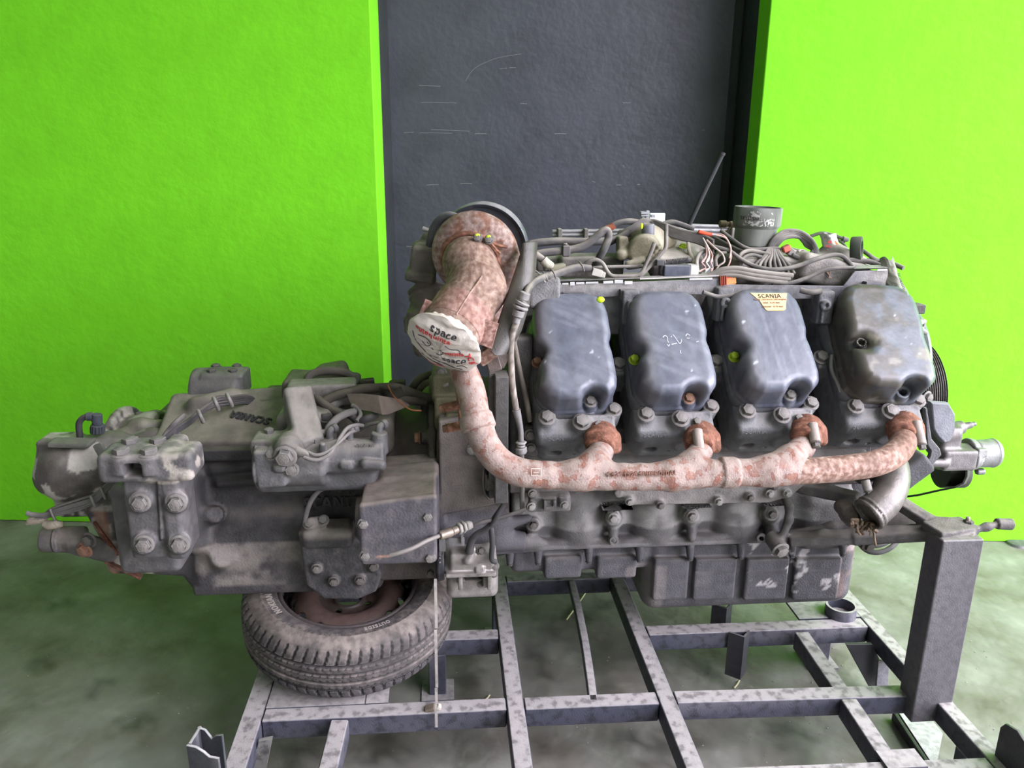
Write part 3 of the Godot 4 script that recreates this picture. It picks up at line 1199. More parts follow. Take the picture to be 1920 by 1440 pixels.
	var rk := coat(lin(46, 42, 42), lin(120, 100, 90), 0.35, 0.25, 8.0)
	rk["spot"] = func(p: Vector3, _n: Vector3, c: Color) -> Color:
		var q := inv * p
		var r := Vector2(q.x, q.z).length()
		if r > 0.085 and r < 0.165:
			c = c.lerp(lin(104, 84, 76), 0.75)
		elif r > 0.18 and q.y > 0.05:
			c = c.lerp(lin(84, 78, 78), 0.7)
		return c
	put("rim", w, s.mesh(0.0045), "steel", rk)


# ------------------------------------------------------------------ the gearbox
func hose(called: String, parent: Node, pts: Array, r, k: Dictionary, m := "rubber", seg := 8, sub := 6) -> MeshInstance3D:
	var b := MB.new()
	b.tube(pts, r, seg, sub)
	return put(called, parent, b, m, k)

func solid(called: String, parent: Node, s: Sdf, cell: float, m: String, k: Dictionary, label := "") -> MeshInstance3D:
	return put(called, parent, s.mesh(cell), m, k, label)

func build_gearbox():
	var g := thing("truck_gearbox", "dusty dark truck gearbox at the left, its underside resting on the car wheel", "gearbox", Vector3(-0.5, 0.44, -2.2))
	gearbox = g
	var K := coat(lin(56, 54, 55), lin(126, 117, 109), 0.55, 0.3, 4.5)
	var KD := coat(lin(62, 60, 60), lin(130, 122, 114), 0.5, 0.3, 5.0)
	var KL := coat(lin(104, 101, 98), lin(140, 134, 127), 0.6, 0.2, 7.0)
	var KB := coat(lin(52, 51, 52), lin(122, 114, 106), 0.45, 0.2, 8.0)
	# main case
	var s := Sdf.new()
	var zc := -2.24
	s.slab(Transform3D(Basis(), Vector3(-0.5, 0.65, zc)), ply([-0.40, -0.125, -0.215, -0.145, -0.18, -0.20, 0.29, -0.205, 0.30, 0.19, -0.11, 0.185, -0.36, 0.17, -0.40, 0.05]), 0.27, 0.022)
	s.slab(Transform3D(Basis(), Vector3(-0.42, 0.55, -1.985)), ply([-0.16, 0.10, -0.24, -0.02, -0.245, -0.075, 0.03, -0.08, 0.04, 0.03, 0.0, 0.11]), 0.03, 0.014, 0, 0.05)   # bulged lower side
	s.box(Transform3D(Basis(), Vector3(-0.47, 0.452, -2.2)), Vector3(0.225, 0.012, 0.25), 0.008, 0, 0.01)
	s.cap(Vector3(-0.61, 0.80, -1.965), Vector3(-0.33, 0.835, -1.965), 0.012, 0.01, 0, 0.02)       # ribs
	s.cap(Vector3(-0.60, 0.765, -1.965), Vector3(-0.42, 0.775, -1.965), 0.010, 0.008, 0, 0.02)
	s.box(Transform3D(Basis(), Vector3(-0.5, 0.845, -2.0)), Vector3(0.19, 0.016, 0.05), 0.006, 0, 0.012)   # joint flange under the top cover
	s.cyl(P(404, 965, -1.94), P(404, 965, -2.0), 0.022, 0.022, 0.004, 0, 0.006)
	s.cyl(P(418, 1040, -1.94), P(418, 1040, -2.0), 0.034, 0.04, 0.008, 0, 0.02)
	s.cap(P(352, 900, -1.95), P(362, 1010, -1.95), 0.03, 0.035, 0, 0.04)
	# rear housing and its flange at the left
	s.cyl(Vector3(-0.82, 0.70, -2.18), Vector3(-0.94, 0.70, -2.18), 0.19, 0.175, 0.02, 0, 0.02)
	s.cyl(Vector3(-0.905, 0.70, -2.17), Vector3(-0.925, 0.70, -2.17), 0.205, 0.205, 0.006, 0, 0.006)
	s.box(tilt(Vector3(-0.84, 0.55, -2.02), Vector3(0, 0, 1), 8), Vector3(0.075, 0.035, 0.05), 0.012, 0, 0.02)
	s.cap(Vector3(-0.86, 0.66, -1.98), Vector3(-0.77, 0.60, -1.99), 0.035, 0.03, 0, 0.04)
	s.box(tilt(P(222, 985, -1.985), Vector3(0, 0, 1), 24), Vector3(0.045, 0.085, 0.03), 0.02, 0, 0.03)
	s.cap(P(190, 900, -1.98), P(232, 890, -1.99), 0.03, 0.03, 0, 0.03)
	s.cap(P(225, 1050, -1.97), P(265, 1030, -1.965), 0.022, 0.02, 0, 0.02)
	s.cap(Vector3(-0.87, 0.79, -2.02), Vector3(-0.79, 0.85, -2.05), 0.05, 0.04, 0, 0.05)
	var kc := K.duplicate()
	kc["spot"] = func(p: Vector3, n: Vector3, c: Color) -> Color:
		var a := noise.get_noise_3dv(p * 9.0)
		if p.x < -0.80:                                  # flaking pale paint and rust round the rear flange
			c = c.lerp(lin(168, 160, 150), smoothstep(0.0, 0.16, a + (0.15 if absf(p.x + 0.915) < 0.02 else -0.02)) * 0.8)
			if absf(p.x + 0.90) < 0.016 and p.y < 0.70:
				c = c.lerp(lin(128, 84, 62), 0.7)
		elif p.y < 0.60 and p.y > 0.47 and n.z > 0.5 and p.x > -0.68 and p.x < -0.36:
			c = c.lerp(lin(138, 131, 124), smoothstep(-0.25, 0.15, a) * 0.6)
		return c
	solid("gearbox_housing", g, s, 0.0085, "gear", kc)
	# raised maker's mark on the side
	words("lettering", g, "SCANIA", 0.030, Transform3D(Basis(Vector3.UP, 0.0), P(623, 942, -1.957)), 0.006, "ink_dark")
	words("lettering", g, "AA 1 511 370", 0.013, Transform3D(Basis(), P(622, 922, -1.957)), 0.005, "ink_dark", "Droid Sans", false)
	# sloping top cover
	s = Sdf.new()
	var tc := Transform3D(Basis(Vector3(0, 0, 1), deg_to_rad(3)) * Basis(Vector3(1, 0, 0), deg_to_rad(22)), Vector3(-0.57, 0.885, -2.1))
	s.box(tc, Vector3(0.20, 0.035, 0.11), 0.015)
	s.box(Transform3D(Basis(), Vector3(-0.57, 0.86, -2.12)), Vector3(0.215, 0.012, 0.14), 0.006, 0, 0.02)
	s.box(Transform3D(Basis(), Vector3(-0.52, 0.845, -2.28)), Vector3(0.25, 0.035, 0.12), 0.02, 0, 0.03)
	s.cap(Vector3(-0.69, 0.93, -2.12), Vector3(-0.60, 0.945, -2.16), 0.022, 0.02, 0, 0.02)
	var cover := solid("top_cover", g, s, 0.008, "gear", coat(lin(98, 92, 84), lin(140, 132, 120), 0.75, 0.25, 7.0))
	var up := tc.basis
	words("lettering", cover, "SCANIA", 0.024, Transform3D(up * Basis(Vector3(1, 0, 0), deg_to_rad(-90)) * Basis(Vector3(0, 0, 1), deg_to_rad(158)), P(470, 786, -2.06) + up.y * 0.004), 0.008, "ink_dark")
	var m := MB.new()
	m.box(Transform3D(up * Basis(Vector3.UP, 0.35), P(430, 797, -2.06)), Vector3(0.017, 0.002, 0.007), 0.001)
	put("type_plate", cover, m, "plain", coat(lin(160, 150, 112), lin(150, 142, 120), 0.4))
	# big lug behind
	s = Sdf.new()
	s.cyl(P(365, 735, -2.24), P(455, 733, -2.24), 0.07, 0.07, 0.012)
	s.box(Transform3D(Basis(), P(425, 716, -2.24)), Vector3(0.058, 0.034, 0.05), 0.008, 0, 0.01)
	s.box(Transform3D(Basis(), P(415, 775, -2.24)), Vector3(0.06, 0.07, 0.06), 0.01, 0, 0.02)
	for q in [[397, 701], [437, 701]]:
		s.cyl(P(q[0], q[1] - 2, -2.22), P(q[0], q[1] + 22, -2.22), 0.022, 0.026, 0.004, 0, 0.01)
	var lug := solid("lifting_lug", g, s, 0.007, "gear", coat(lin(86, 84, 82), lin(120, 116, 108), 0.6, 0.2, 7.0))
	for q in [[397, 699, -2.215], [437, 699, -2.215], [405, 690, -2.27], [444, 690, -2.27]]:
		bolt(lug, P(q[0], q[1], q[2]), Vector3(0, 1, 0.1), 0.0125, "dark")
	# mounting arm at the front left, four bolts on its face and four on its head
	s = Sdf.new()
	s.box(Transform3D(Basis(), P(300, 958, -1.79)), Vector3(0.062, 0.105, 0.04), 0.008)
	s.box(Transform3D(Basis(), P(335, 930, -1.80)), Vector3(0.022, 0.14, 0.06), 0.014, 0, 0.01)
	s.box(Transform3D(Basis(), P(285, 865, -1.765)), Vector3(0.105, 0.034, 0.05), 0.014, 0, 0.012)
	s.box(Transform3D(Basis(), P(262, 845, -1.82)), Vector3(0.06, 0.02, 0.045), 0.012, 0, 0.015)
	for q in [[264, 940], [331, 941], [271, 1018], [337, 1018]]:
		s.cyl(P(q[0], q[1], -1.735), P(q[0], q[1], -1.80), 0.026, 0.03, 0.004, 0, 0.008)
	for q in [[229, 862, -1.735], [246, 842, -1.80], [281, 862, -1.735], [298, 842, -1.80]]:
		var b := P(q[0], q[1], q[2])
		s.cyl(b + Vector3(0, -0.03, 0), b + Vector3(0, 0.012, 0), 0.028, 0.026, 0.004, 0, 0.008)
	s.cap(P(296, 890, -1.745), P(303, 1010, -1.748), 0.003, 0.003, 0, 0.004)
	s.box(Transform3D(Basis(), P(300, 960, -1.93)), Vector3(0.075, 0.12, 0.11), 0.02, 0, 0.03)
	s.box(Transform3D(Basis(), P(248, 884, -1.71)), Vector3(0.020, 0.016, 0.06), 0.004, 1, 0.003)
	var ka := coat(lin(84, 82, 82), lin(150, 144, 138), 0.6, 0.15, 8.0)
	ka["spot"] = func(p: Vector3, n: Vector3, c: Color) -> Color:
		return c.lerp(lin(176, 168, 156), smoothstep(0.0, 0.2, noise.get_noise_3dv(p * 16.0)) * 0.7) if p.y > 0.86 and p.x > -0.70 else c
	var arm := solid("mounting_bracket", g, s, 0.0055, "gear", ka, "heavy cast mounting bracket with eight bolts")
	for q in [[264, 942], [331, 943], [271, 1020], [337, 1020]]:
		bolt(arm, P(q[0], q[1], -1.733), Vector3(0, 0.02, 1), 0.0165, "dusty")
	for q in [[229, 861, -1.735], [246, 841, -1.80], [281, 861, -1.735], [298, 841, -1.80]]:
		bolt(arm, P(q[0], q[1], q[2]) + Vector3(0, 0.012, 0), Vector3(0, 1, 0.05), 0.0175, "dusty")
	# oil filter shaped housing and output stub at the far left
	var kp := coat(lin(88, 84, 80), lin(150, 144, 136), 0.6, 0.25, 7.0)
	kp["spot"] = func(p: Vector3, _n: Vector3, c: Color) -> Color:
		var a := noise.get_noise_3dv(p * 8.0 + Vector3(2, 0, 0))
		var b := noise.get_noise_3dv(p * 22.0)
		c = c.lerp(lin(186, 180, 170), smoothstep(0.0, 0.05, a + b * 0.35) * 0.85)
		return c.lerp(lin(62, 54, 46), smoothstep(0.05, 0.3, -a) * 0.5)
	s = Sdf.new()
	s.cap(Vector3(-0.985, 0.795, -2.0), Vector3(-0.89, 0.80, -2.03), 0.082, 0.088)
	s.cyl(Vector3(-1.062, 0.77, -1.995), Vector3(-1.0, 0.785, -2.0), 0.034, 0.05, 0.01, 0, 0.02)
	s.box(Transform3D(Basis(), P(115, 838, -2.02)), Vector3(0.045, 0.03, 0.04), 0.01, 0, 0.02)
	s.box(Transform3D(Basis(), Vector3(-0.97, 0.71, -2.06)), Vector3(0.07, 0.05, 0.07), 0.02, 0, 0.03)
	solid("rear_cover", g, s, 0.0065, "gear", kp, "rounded end cover with flaking pale paint")
	s = Sdf.new()
	s.cyl(P(78, 1010, -1.98), P(160, 1012, -1.99), 0.034, 0.036, 0.006)
	s.cyl(P(107, 1010, -1.98), P(113, 1010, -1.98), 0.0375, 0.0375, 0.002)
	s.cap(P(155, 1020, -1.96), P(205, 1035, -1.96), 0.03, 0.028, 0, 0.03)
	var stub := solid("end_cap", g, s, 0.006, "gear", coat(lin(96, 92, 90), lin(160, 150, 140), 0.5, 0.3, 12.0))
	bolt(stub, P(168, 1012, -1.92), Vector3(-0.3, 0, 1), 0.015, "dark")
	bolt(stub, P(160, 1030, -1.92), Vector3(-0.4, -0.2, 1), 0.016, "rusty")
	m = MB.new()
	m.box(tilt(P(201, 1008, -1.955), Vector3(0, 0, 1), 26), Vector3(0.005, 0.055, 0.010), 0.003)
	put("gasket_edge", g, m, "rust", coat(Color(0.62, 0.5, 0.44), lin(150, 140, 130), 0.4, 0.4, 30.0))
	m = MB.new()
	m.box(tilt(P(232, 1067, -1.945), Vector3(0, 0, 1), -32), Vector3(0.05, 0.004, 0.01), 0.002)
	put("gasket_edge", g, m, "rust", coat(Color(0.5, 0.44, 0.4), lin(150, 140, 130), 0.5, 0.4, 30.0))
	# wavy housing top behind the end cover, with plug
	s = Sdf.new()
	s.cap(Vector3(-0.90, 0.80, -2.12), Vector3(-0.72, 0.83, -2.14), 0.055, 0.05)
	s.cap(Vector3(-0.93, 0.76, -2.10), Vector3(-0.84, 0.82, -2.13), 0.05, 0.05, 0, 0.03)
	s.cap(P(205, 830, -2.06), P(300, 800, -2.12), 0.03, 0.02, 0, 0.02)
	s.cap(P(268, 800, -2.1), P(300, 806, -2.16), 0.026, 0.02, 0, 0.015)
	s.cyl(P(250, 815, -2.1), P(258, 788, -2.12), 0.022, 0.018, 0.006, 0, 0.02)
	solid("selector_housing", g, s, 0.008, "gear", coat(lin(84, 80, 72), lin(126, 122, 106), 0.7, 0.35, 9.0))
	s = Sdf.new()                                         # grey sensor bracket and plug
	s.box(tilt(P(135, 830, -1.97), Vector3(0, 0, 1), -2), Vector3(0.05, 0.006, 0.025), 0.003)
	s.box(tilt(P(195, 855, -1.93), Vector3(0, 0, 1), 20), Vector3(0.012, 0.035, 0.006), 0.003, 0, 0.004)
	solid("sensor_bracket", g, s, 0.0045, "gear", coat(lin(96, 96, 90), lin(130, 126, 116), 0.5))
	m = MB.new()
	m.cyl(P(183, 812, -2.0), P(183, 796, -2.0), 0.0165, 0.0165, 14)
	m.cyl(P(183, 797, -2.0), P(182, 790, -2.0), 0.0125, 0.0125, 14)
	m.cyl(P(182, 791, -2.0), P(182, 776, -2.0), 0.0135, 0.0125, 14)
	for i in 14:
		var e := Vector3(cos(i * TAU / 14), 0, sin(i * TAU / 14)) * 0.016
		m.cyl(P(183, 811, -2.0) + e, P(183, 798, -2.0) + e, 0.0022, 0.0022, 6)
	m.cyl(P(175, 781, -2.0), P(162, 781, -2.0), 0.011, 0.011, 12)
	put("cable_plug", g, m, "dull", coat(lin(48, 52, 58), lin(100, 98, 94), 0.3))
	hose("sensor_cable", g, PP([165, 781, -2.0, 155, 784, -2.0, 149, 792, -2.0, 148, 803, -2.0, 149, 812, -2.0, 150, 825, -2.0]), 0.008, KB, "dull")
	m = MB.new()
	m.cyl(P(262, 790, -2.2), P(262, 774, -2.2), 0.015, 0.013, 12)
	m.tube(PP([250, 786, -2.19, 232, 794, -2.18, 215, 803, -2.17]), 0.009, 8, 4)
	put("cable_plug", g, m, "dull", KB)
	# cables running up to the top and down to the cut ends at the left
	for i in 6:
		var o: float = [0.0, 6.5, 3.0, 10.0, 14.5, 8.0][i]
		hose("cable", g, PP([60 + i * 5, 975 - i * 2, -1.93, 100, 967 - o, -1.92, 150, 955 - o * 1.3, -1.90, 180, 940 - o, -1.885, 205, 915 - o * 0.8, -1.88, 228, 895 - o * 0.5, -1.88]), 0.0034, coat(lin(96, 94, 92), lin(140, 134, 126), 0.4), "dull", 6, 4)
	hose("cable", g, PP([50, 962, -1.93, 62, 965, -1.93, 80, 966, -1.925, 100, 962, -1.92]), 0.0065, KL, "dull")
	m = MB.new()
	m.tube(PP([52, 981, -1.95, 62, 975, -1.94, 74, 974, -1.935, 86, 973, -1.93]), [0.006, 0.013, 0.012, 0.008], 10, 4)
	put("taped_cable_end", g, m, "dull", coat(lin(158, 146, 130), lin(150, 140, 128), 0.4, 0.5, 40.0))
	m = MB.new()
	m.tube(PP([83, 982, -1.925, 92, 984, -1.92, 104, 983, -1.915, 116, 983, -1.915]), [0.008, 0.012, 0.012, 0.007], 10, 4)
	put("taped_cable_end", g, m, "dull", coat(lin(158, 146, 130), lin(150, 140, 128), 0.4, 0.5, 40.0))
	for q in [[100, 967, -1.915], [176, 943, -1.88], [195, 927, -1.875]]:
		hose("cable_tie", g, PP([q[0] - 6, q[1] - 12, q[2] + 0.005, q[0] - 2, q[1] - 2, q[2] + 0.012, q[0] + 3, q[1] + 8, q[2] + 0.006]), 0.0035, KL, "plain", 6, 4)
	for i in 7:
		var o: float = [0.0, 6.0, 2.5, 9.0, 12.5, 4.5, 15.0][i]
		hose("cable", g, PP([308 + i * 3, 822 + i, -1.84, 330, 803 + o * 0.6, -1.87, 355, 786 + o * 0.6, -1.92, 385, 762 + o * 0.5, -1.98, 410, 748 + o * 0.8 - (i % 3) * 3, -2.03 + 0.006 * (i % 2), 440, 744 + o * 0.9, -2.08, 466, 742 + o, -2.12, 486, 756 + o * 1.4, -2.16, 500, 768 + o, -2.2]), 0.0042, KB, "dull", 6, 4)
	hose("cable", g, PP([303, 826, -1.84, 316, 808, -1.86, 330, 792, -1.87, 345, 779, -1.9]), 0.007, KD, "dull")
	for q in [[330, 803], [374, 776], [403, 752], [428, 745]]:
		hose("cable_tie", g, PP([q[0] - 3, q[1] - 6, -1.9, q[0] + 2, q[1] + 4, -1.88, q[0] + 7, q[1] + 16, -1.9]), 0.005, KL, "plain", 6, 4)
	for q in [[388, 853], [452, 851]]:
		bolt(g, P(q[0], q[1], -1.985), Vector3(0, 1, 0.2), 0.0125, "dusty")
		m = MB.new()
		m.ball(P(q[0] + 7, q[1] - 6, -1.975), 0.006, Vector3(1, 0.7, 0.8))
		put("paint_mark", g, m, "plain", coat(lin(160, 190, 20), lin(160, 190, 20), 0.0))
	# gear selector valve block: cylinder lying along the case, actuator on top
	s = Sdf.new()
	s.cyl(P(483, 868, -1.845), P(610, 866, -1.845), 0.056, 0.056, 0.008)
	s.cyl(P(600, 856, -1.84), P(722, 852, -1.84), 0.042, 0.04, 0.006, 0, 0.006)
	s.box(tilt(P(510, 872, -1.815), Vector3(0, 0, 1), 3), Vector3(0.035, 0.048, 0.03), 0.008, 0, 0.008)
	s.cyl(P(483, 868, -1.845), P(489, 868, -1.845), 0.061, 0.061, 0.003)
	s.cyl(P(604, 830, -1.80), P(606, 890, -1.80), 0.008, 0.008, 0.003, 0, 0.01)
	s.cap(P(685, 870, -1.792), P(715, 872, -1.79), 0.013, 0.012, 0, 0.006)
	s.cap(P(645, 872, -1.80), P(655, 873, -1.798), 0.012, 0.012, 0, 0.004)
	s.cyl(P(544, 879, -1.79), P(544, 879, -1.82), 0.017, 0.019, 0.004, 0, 0.006)
	s.cap(P(520, 877, -1.785), P(530, 877, -1.785), 0.011, 0.011, 0, 0.004)
	s.box(Transform3D(Basis(), P(600, 870, -1.91)), Vector3(0.15, 0.05, 0.07), 0.02, 0, 0.02)
	for q in [[618, 822], [656, 824], [711, 818]]:
		s.cyl(P(q[0], q[1], -1.845), P(q[0], q[1] + 18, -1.845), 0.017, 0.017, 0.003, 0, 0.005)
	s.cyl(P(711, 810, -1.84), P(711, 850, -1.84), 0.02, 0.022, 0.003, 0, 0.004)
	var kv := coat(lin(88, 87, 87), lin(146, 140, 133), 0.75, 0.2, 7.0)
	var vb := solid("valve_block", g, s, 0.0055, "gear", kv)
	bolt(vb, P(546, 880, -1.788), Vector3(0, 0.1, 1), 0.0135, "dusty")
	words("lettering", vb, "PUSH BY", 0.008, Transform3D(Basis(Vector3(1, 0, 0), -0.9), P(686, 835, -1.812)), 0.002, "ink_cast")
	# elbows and thin air lines on the valve block
	for q in [[618, 822], [656, 822], [711, 814]]:
		m = MB.new()
		m.cyl(P(q[0], q[1] + 8, -1.845), P(q[0], q[1] - 2, -1.845), 0.0095, 0.0095, 12)
		m.tube(PP([q[0], q[1], -1.845, q[0], q[1] - 10, -1.845, q[0] + 3, q[1] - 16, -1.85, q[0] + 11, q[1] - 20, -1.86]), 0.0088, 10, 4)
		m.cyl(P(q[0] + 5, q[1] - 17, -1.852), P(q[0] + 13, q[1] - 21, -1.862), 0.0115, 0.0115, 12)
		put("air_fitting", vb, m, "gear", kv)
	hose("air_line", g, PP([570, 857, -1.77, 585, 862, -1.765, 600, 861, -1.765, 617, 852, -1.77, 630, 835, -1.79, 640, 817, -1.81, 652, 802, -1.83, 668, 797, -1.85, 680, 798, -1.88]), 0.0048, KL, "dull")
	hose("air_line", g, PP([578, 848, -1.775, 590, 853, -1.77, 605, 851, -1.77, 622, 841, -1.78, 640, 826, -1.80, 655, 812, -1.83, 672, 806, -1.86]), 0.0042, KL, "dull")
	hose("air_line", g, PP([722, 795, -1.86, 710, 793, -1.865, 690, 797, -1.88, 676, 806, -1.9]), 0.0045, KL, "dull")
	hose("air_line", g, PP([572, 985, -1.885, 574, 965, -1.875, 584, 938, -1.875, 602, 918, -1.88, 630, 911, -1.885, 665, 909, -1.89, 685, 905, -1.9, 697, 893, -1.91, 700, 878, -1.92]), 0.0065, KL, "dull", 10)
	s = Sdf.new()                                          # slanted actuator
	s.box(Transform3D(Basis(Vector3(0, 1, 0), 0.35) * Basis(Vector3(1, 0, 0), deg_to_rad(38)), P(568, 785, -1.90)), Vector3(0.036, 0.03, 0.085), 0.012)
	s.box(Transform3D(Basis(Vector3(0, 1, 0), 0.1), P(605, 735, -2.06)), Vector3(0.09, 0.03, 0.04), 0.01, 0, 0.01)
	s.box(Transform3D(Basis(), P(580, 800, -2.0)), Vector3(0.07, 0.06, 0.08), 0.02, 0, 0.02)
	s.cyl(P(540, 845, -1.80), P(548, 826, -1.85), 0.038, 0.03, 0.006, 0, 0.008)
	s.cyl(P(536, 852, -1.775), P(540, 843, -1.80), 0.026, 0.034, 0.005, 0, 0.004)
	s.cap(P(508, 848, -1.80), P(520, 838, -1.82), 0.012, 0.012, 0, 0.008)
	s.cap(P(556, 845, -1.78), P(575, 852, -1.775), 0.012, 0.009, 0, 0.006)
	s.box(Transform3D(Basis(), P(530, 830, -1.86)), Vector3(0.07, 0.02, 0.04), 0.008, 0, 0.02)
	var act := solid("shift_actuator", g, s, 0.0055, "gear", coat(lin(100, 97, 92), lin(146, 140, 131), 0.8, 0.2, 7.0))
	bolt(act, P(535, 855, -1.772), Vector3(-0.1, -0.15, 1), 0.02, "dusty", "plug")
	bolt(act, P(508, 852, -1.79), Vector3(0, 0.5, 1), 0.011, "dusty")
	for q in [[505, 815, -1.88], [493, 832, -1.86], [593, 832, -1.84]]:
		bolt(act, P(q[0], q[1], q[2]), Vector3(0, 1, 0.15), 0.011, "dusty", "bolt", 0.3, 1.4)
	m = MB.new()
	m.cyl(P(612, 798, -1.93), P(612, 786, -1.93), 0.021, 0.021, 16)
	m.cyl(P(612, 787, -1.93), P(612, 776, -1.93), 0.016, 0.014, 16)
	put("breather", act, m, "dull", KB)
	# rising turret behind the actuator, with a hose loop round it
	s = Sdf.new()
	s.box(tilt(P(605, 725, -2.15), Vector3(0, 0, 1), -4), Vector3(0.1, 0.03, 0.07), 0.012)
	s.box(tilt(P(625, 712, -2.2), Vector3(0, 0, 1), 10), Vector3(0.045, 0.045, 0.05), 0.02, 0, 0.02)
	s.box(Transform3D(Basis(), P(560, 765, -2.2)), Vector3(0.1, 0.05, 0.08), 0.015, 0, 0.02)
	s.box(Transform3D(Basis(), P(660, 800, -2.1)), Vector3(0.12, 0.06, 0.1), 0.03, 0, 0.03)
	solid("shift_turret", g, s, 0.008, "gear", coat(lin(78, 74, 66), lin(112, 106, 92), 0.7, 0.25, 8.0))
	hose("harness", g, PP([640, 778, -1.95, 622, 768, -1.97, 600, 752, -2.0, 584, 738, -2.05, 576, 722, -2.09, 580, 706, -2.11, 597, 697, -2.12, 622, 695, -2.13, 645, 698, -2.14, 660, 708, -2.16, 672, 720, -2.18]), 0.0115, coat(lin(70, 66, 60), lin(120, 112, 100), 0.5), "dull", 10)
	hose("harness", g, PP([608, 752, -2.0, 630, 742, -2.01, 655, 735, -2.02, 680, 728, -2.03, 705, 727, -2.05, 740, 726, -2.06, 770, 735, -2.06, 800, 745, -2.06, 830, 742, -2.07, 860, 738, -2.08]), 0.012, coat(lin(62, 58, 50), lin(110, 102, 88), 0.5), "dull", 10)
	hose("harness", g, PP([600, 757, -2.0, 630, 770, -1.97, 655, 778, -1.95, 672, 790, -1.93, 690, 784, -1.93, 705, 778, -1.96]), 0.0095, KB, "dull", 8)
	hose("harness", g, PP([560, 806, -1.86, 585, 810, -1.85, 610, 812, -1.86, 618, 800, -1.87, 632, 785, -1.89, 650, 775, -1.92, 664, 772, -1.95]), 0.0098, KL, "dull", 8)
	hose("harness", g, PP([630, 720, -2.12, 660, 722, -2.1, 690, 735, -2.07, 720, 742, -2.06, 760, 748, -2.05, 800, 752, -2.06]), 0.0105, coat(lin(74, 70, 60), lin(110, 104, 90), 0.5), "dull", 8)
	hose("harness", g, PP([668, 790, -1.92, 676, 778, -1.94, 670, 766, -1.96, 660, 760, -1.97]), 0.006, KL, "dull", 6)
	for i in 9:
		var o := i * 3.1
		hose("wire", g, PP([690 + i * 4, 722 + o * 0.3, -2.06 - i * 0.008, 725, 730 + o * 0.8, -2.04, 760, 738 + fmod(o * 3.1, 22.0), -2.05, 795, 742 + fmod(o * 1.7, 16.0), -2.06, 850, 738 + o * 0.3, -2.1]), 0.005, coat(lin(48, 45, 38), lin(96, 90, 74), 0.5), "dull", 6, 4)
	hose("orange_wire", g, PP([727, 722, -2.02, 738, 742, -2.0, 752, 756, -1.99, 770, 768, -1.98, 790, 770, -1.98]), 0.0022, coat(lin(140, 84, 52), lin(120, 90, 70), 0.2), "dull", 6)
	m = MB.new()                                           # corrugated sleeve and connector
	for i in 8:
		m.cyl(P(741 + i * 2, 737 - i, -2.0), P(742.4 + i * 2, 736.2 - i, -2.0), 0.011, 0.011, 10, 0.001)
	put("corrugated_sleeve", g, m, "dull", coat(lin(52, 49, 40), lin(90, 84, 70), 0.4))
	for q in [[688, 720, 0.02, 0.014], [745, 720, 0.022, 0.01]]:
		m = MB.new()
		m.box(tilt(P(q[0], q[1], -2.1), Vector3(0, 0, 1), 5), Vector3(q[2], q[3], 0.013), 0.003)
		put("connector", g, m, "dull", coat(lin(52, 49, 40), lin(90, 84, 70), 0.4))
	# folded sheet shield over the bell housing
	var rows := []
	for i in 7:
		var t := i / 6.0
		rows.append([P(650 + 12 * t, 738 + 28 * t, -2.0 + 0.03 * t), P(682 + 12 * t, 738 + 33 * t, -1.97 + 0.03 * t), P(708 + 8 * t, 741 + 36 * t, -1.95 + 0.03 * t)])
	m = MB.new()
	m.sheet(rows, 0.002)
	rows = []
	for i in 5:
		var t := i / 4.0
		rows.append([P(708 + 2 * t, 741 + 16 * t, -1.95), P(716, 778, -1.92).lerp(P(711, 760, -1.93), 1.0 - t), P(745 + 30 * t, 748 + 22 * t, -2.04), P(760 + 30 * t, 746 + 16 * t, -2.1)])
	m.sheet([[P(708, 741, -1.95), P(716, 778, -1.92)], [P(712, 742, -1.97), P(728, 777, -1.96)], [P(745, 748, -2.03), P(760, 764, -2.03)], [P(790, 750, -2.1), P(792, 752, -2.1)]], 0.002)
	put("heat_sheet", g, m, "steel", coat(lin(112, 100, 90), lin(140, 128, 116), 0.6, 0.2, 9.0))
	# bell housing, conical, up to its bolted flange
	s = Sdf.new()
	s.cyl(Vector3(-0.17, 0.70, -2.2), Vector3(-0.034, 0.70, -2.2), 0.185, 0.255, 0.012)
	s.cyl(Vector3(-0.30, 0.68, -2.2), Vector3(-0.15, 0.69, -2.2), 0.16, 0.175, 0.02, 0, 0.04)
	s.cyl(Vector3(-0.055, 0.70, -2.2), Vector3(-0.034, 0.70, -2.2), 0.272, 0.272, 0.003, 0, 0.006)
	s.box(Transform3D(Basis(), Vector3(-0.12, 0.50, -2.14)), Vector3(0.085, 0.04, 0.18), 0.01, 0, 0.02)
	for a in [-8, 16, 40, 64]:
		var e := Vector3(0, sin(deg_to_rad(a)), cos(deg_to_rad(a))) * 0.258 + Vector3(0, 0.70, -2.2)
		s.cyl(e + Vector3(-0.075, 0, 0), e + Vector3(-0.034, 0, 0), 0.014, 0.014, 0.003, 0, 0.012)
	var bell := solid("bell_housing", g, s, 0.0085, "gear", coat(lin(72, 66, 61), lin(120, 109, 98), 0.5, 0.3, 5.0))
	for a in [-8, 16, 40, 64]:
		var e := Vector3(0, sin(deg_to_rad(a)), cos(deg_to_rad(a))) * 0.258 + Vector3(-0.076, 0.70, -2.2)
		bolt(bell, e, Vector3(-1, 0, 0), 0.013, "rusty" if a in [-8, 40] else "dusty", "bolt", 0.3, 1.0)
	# clutch actuator box with a four bolt lid
	s = Sdf.new()
	var ft := [P(680, 950, -1.72), P(812, 933, -1.72), P(812, 1046, -1.72), P(684, 1050, -1.72)]
	var cen: Vector3 = (ft[0] + ft[1] + ft[2] + ft[3]) / 4.0
	var op := PackedVector2Array()
	for q in ft:
		op.append(Vector2(q.x - cen.x, q.y - cen.y))
	s.slab(Transform3D(Basis(), cen - Vector3(0, 0, 0.10)), op, 0.10, 0.007)
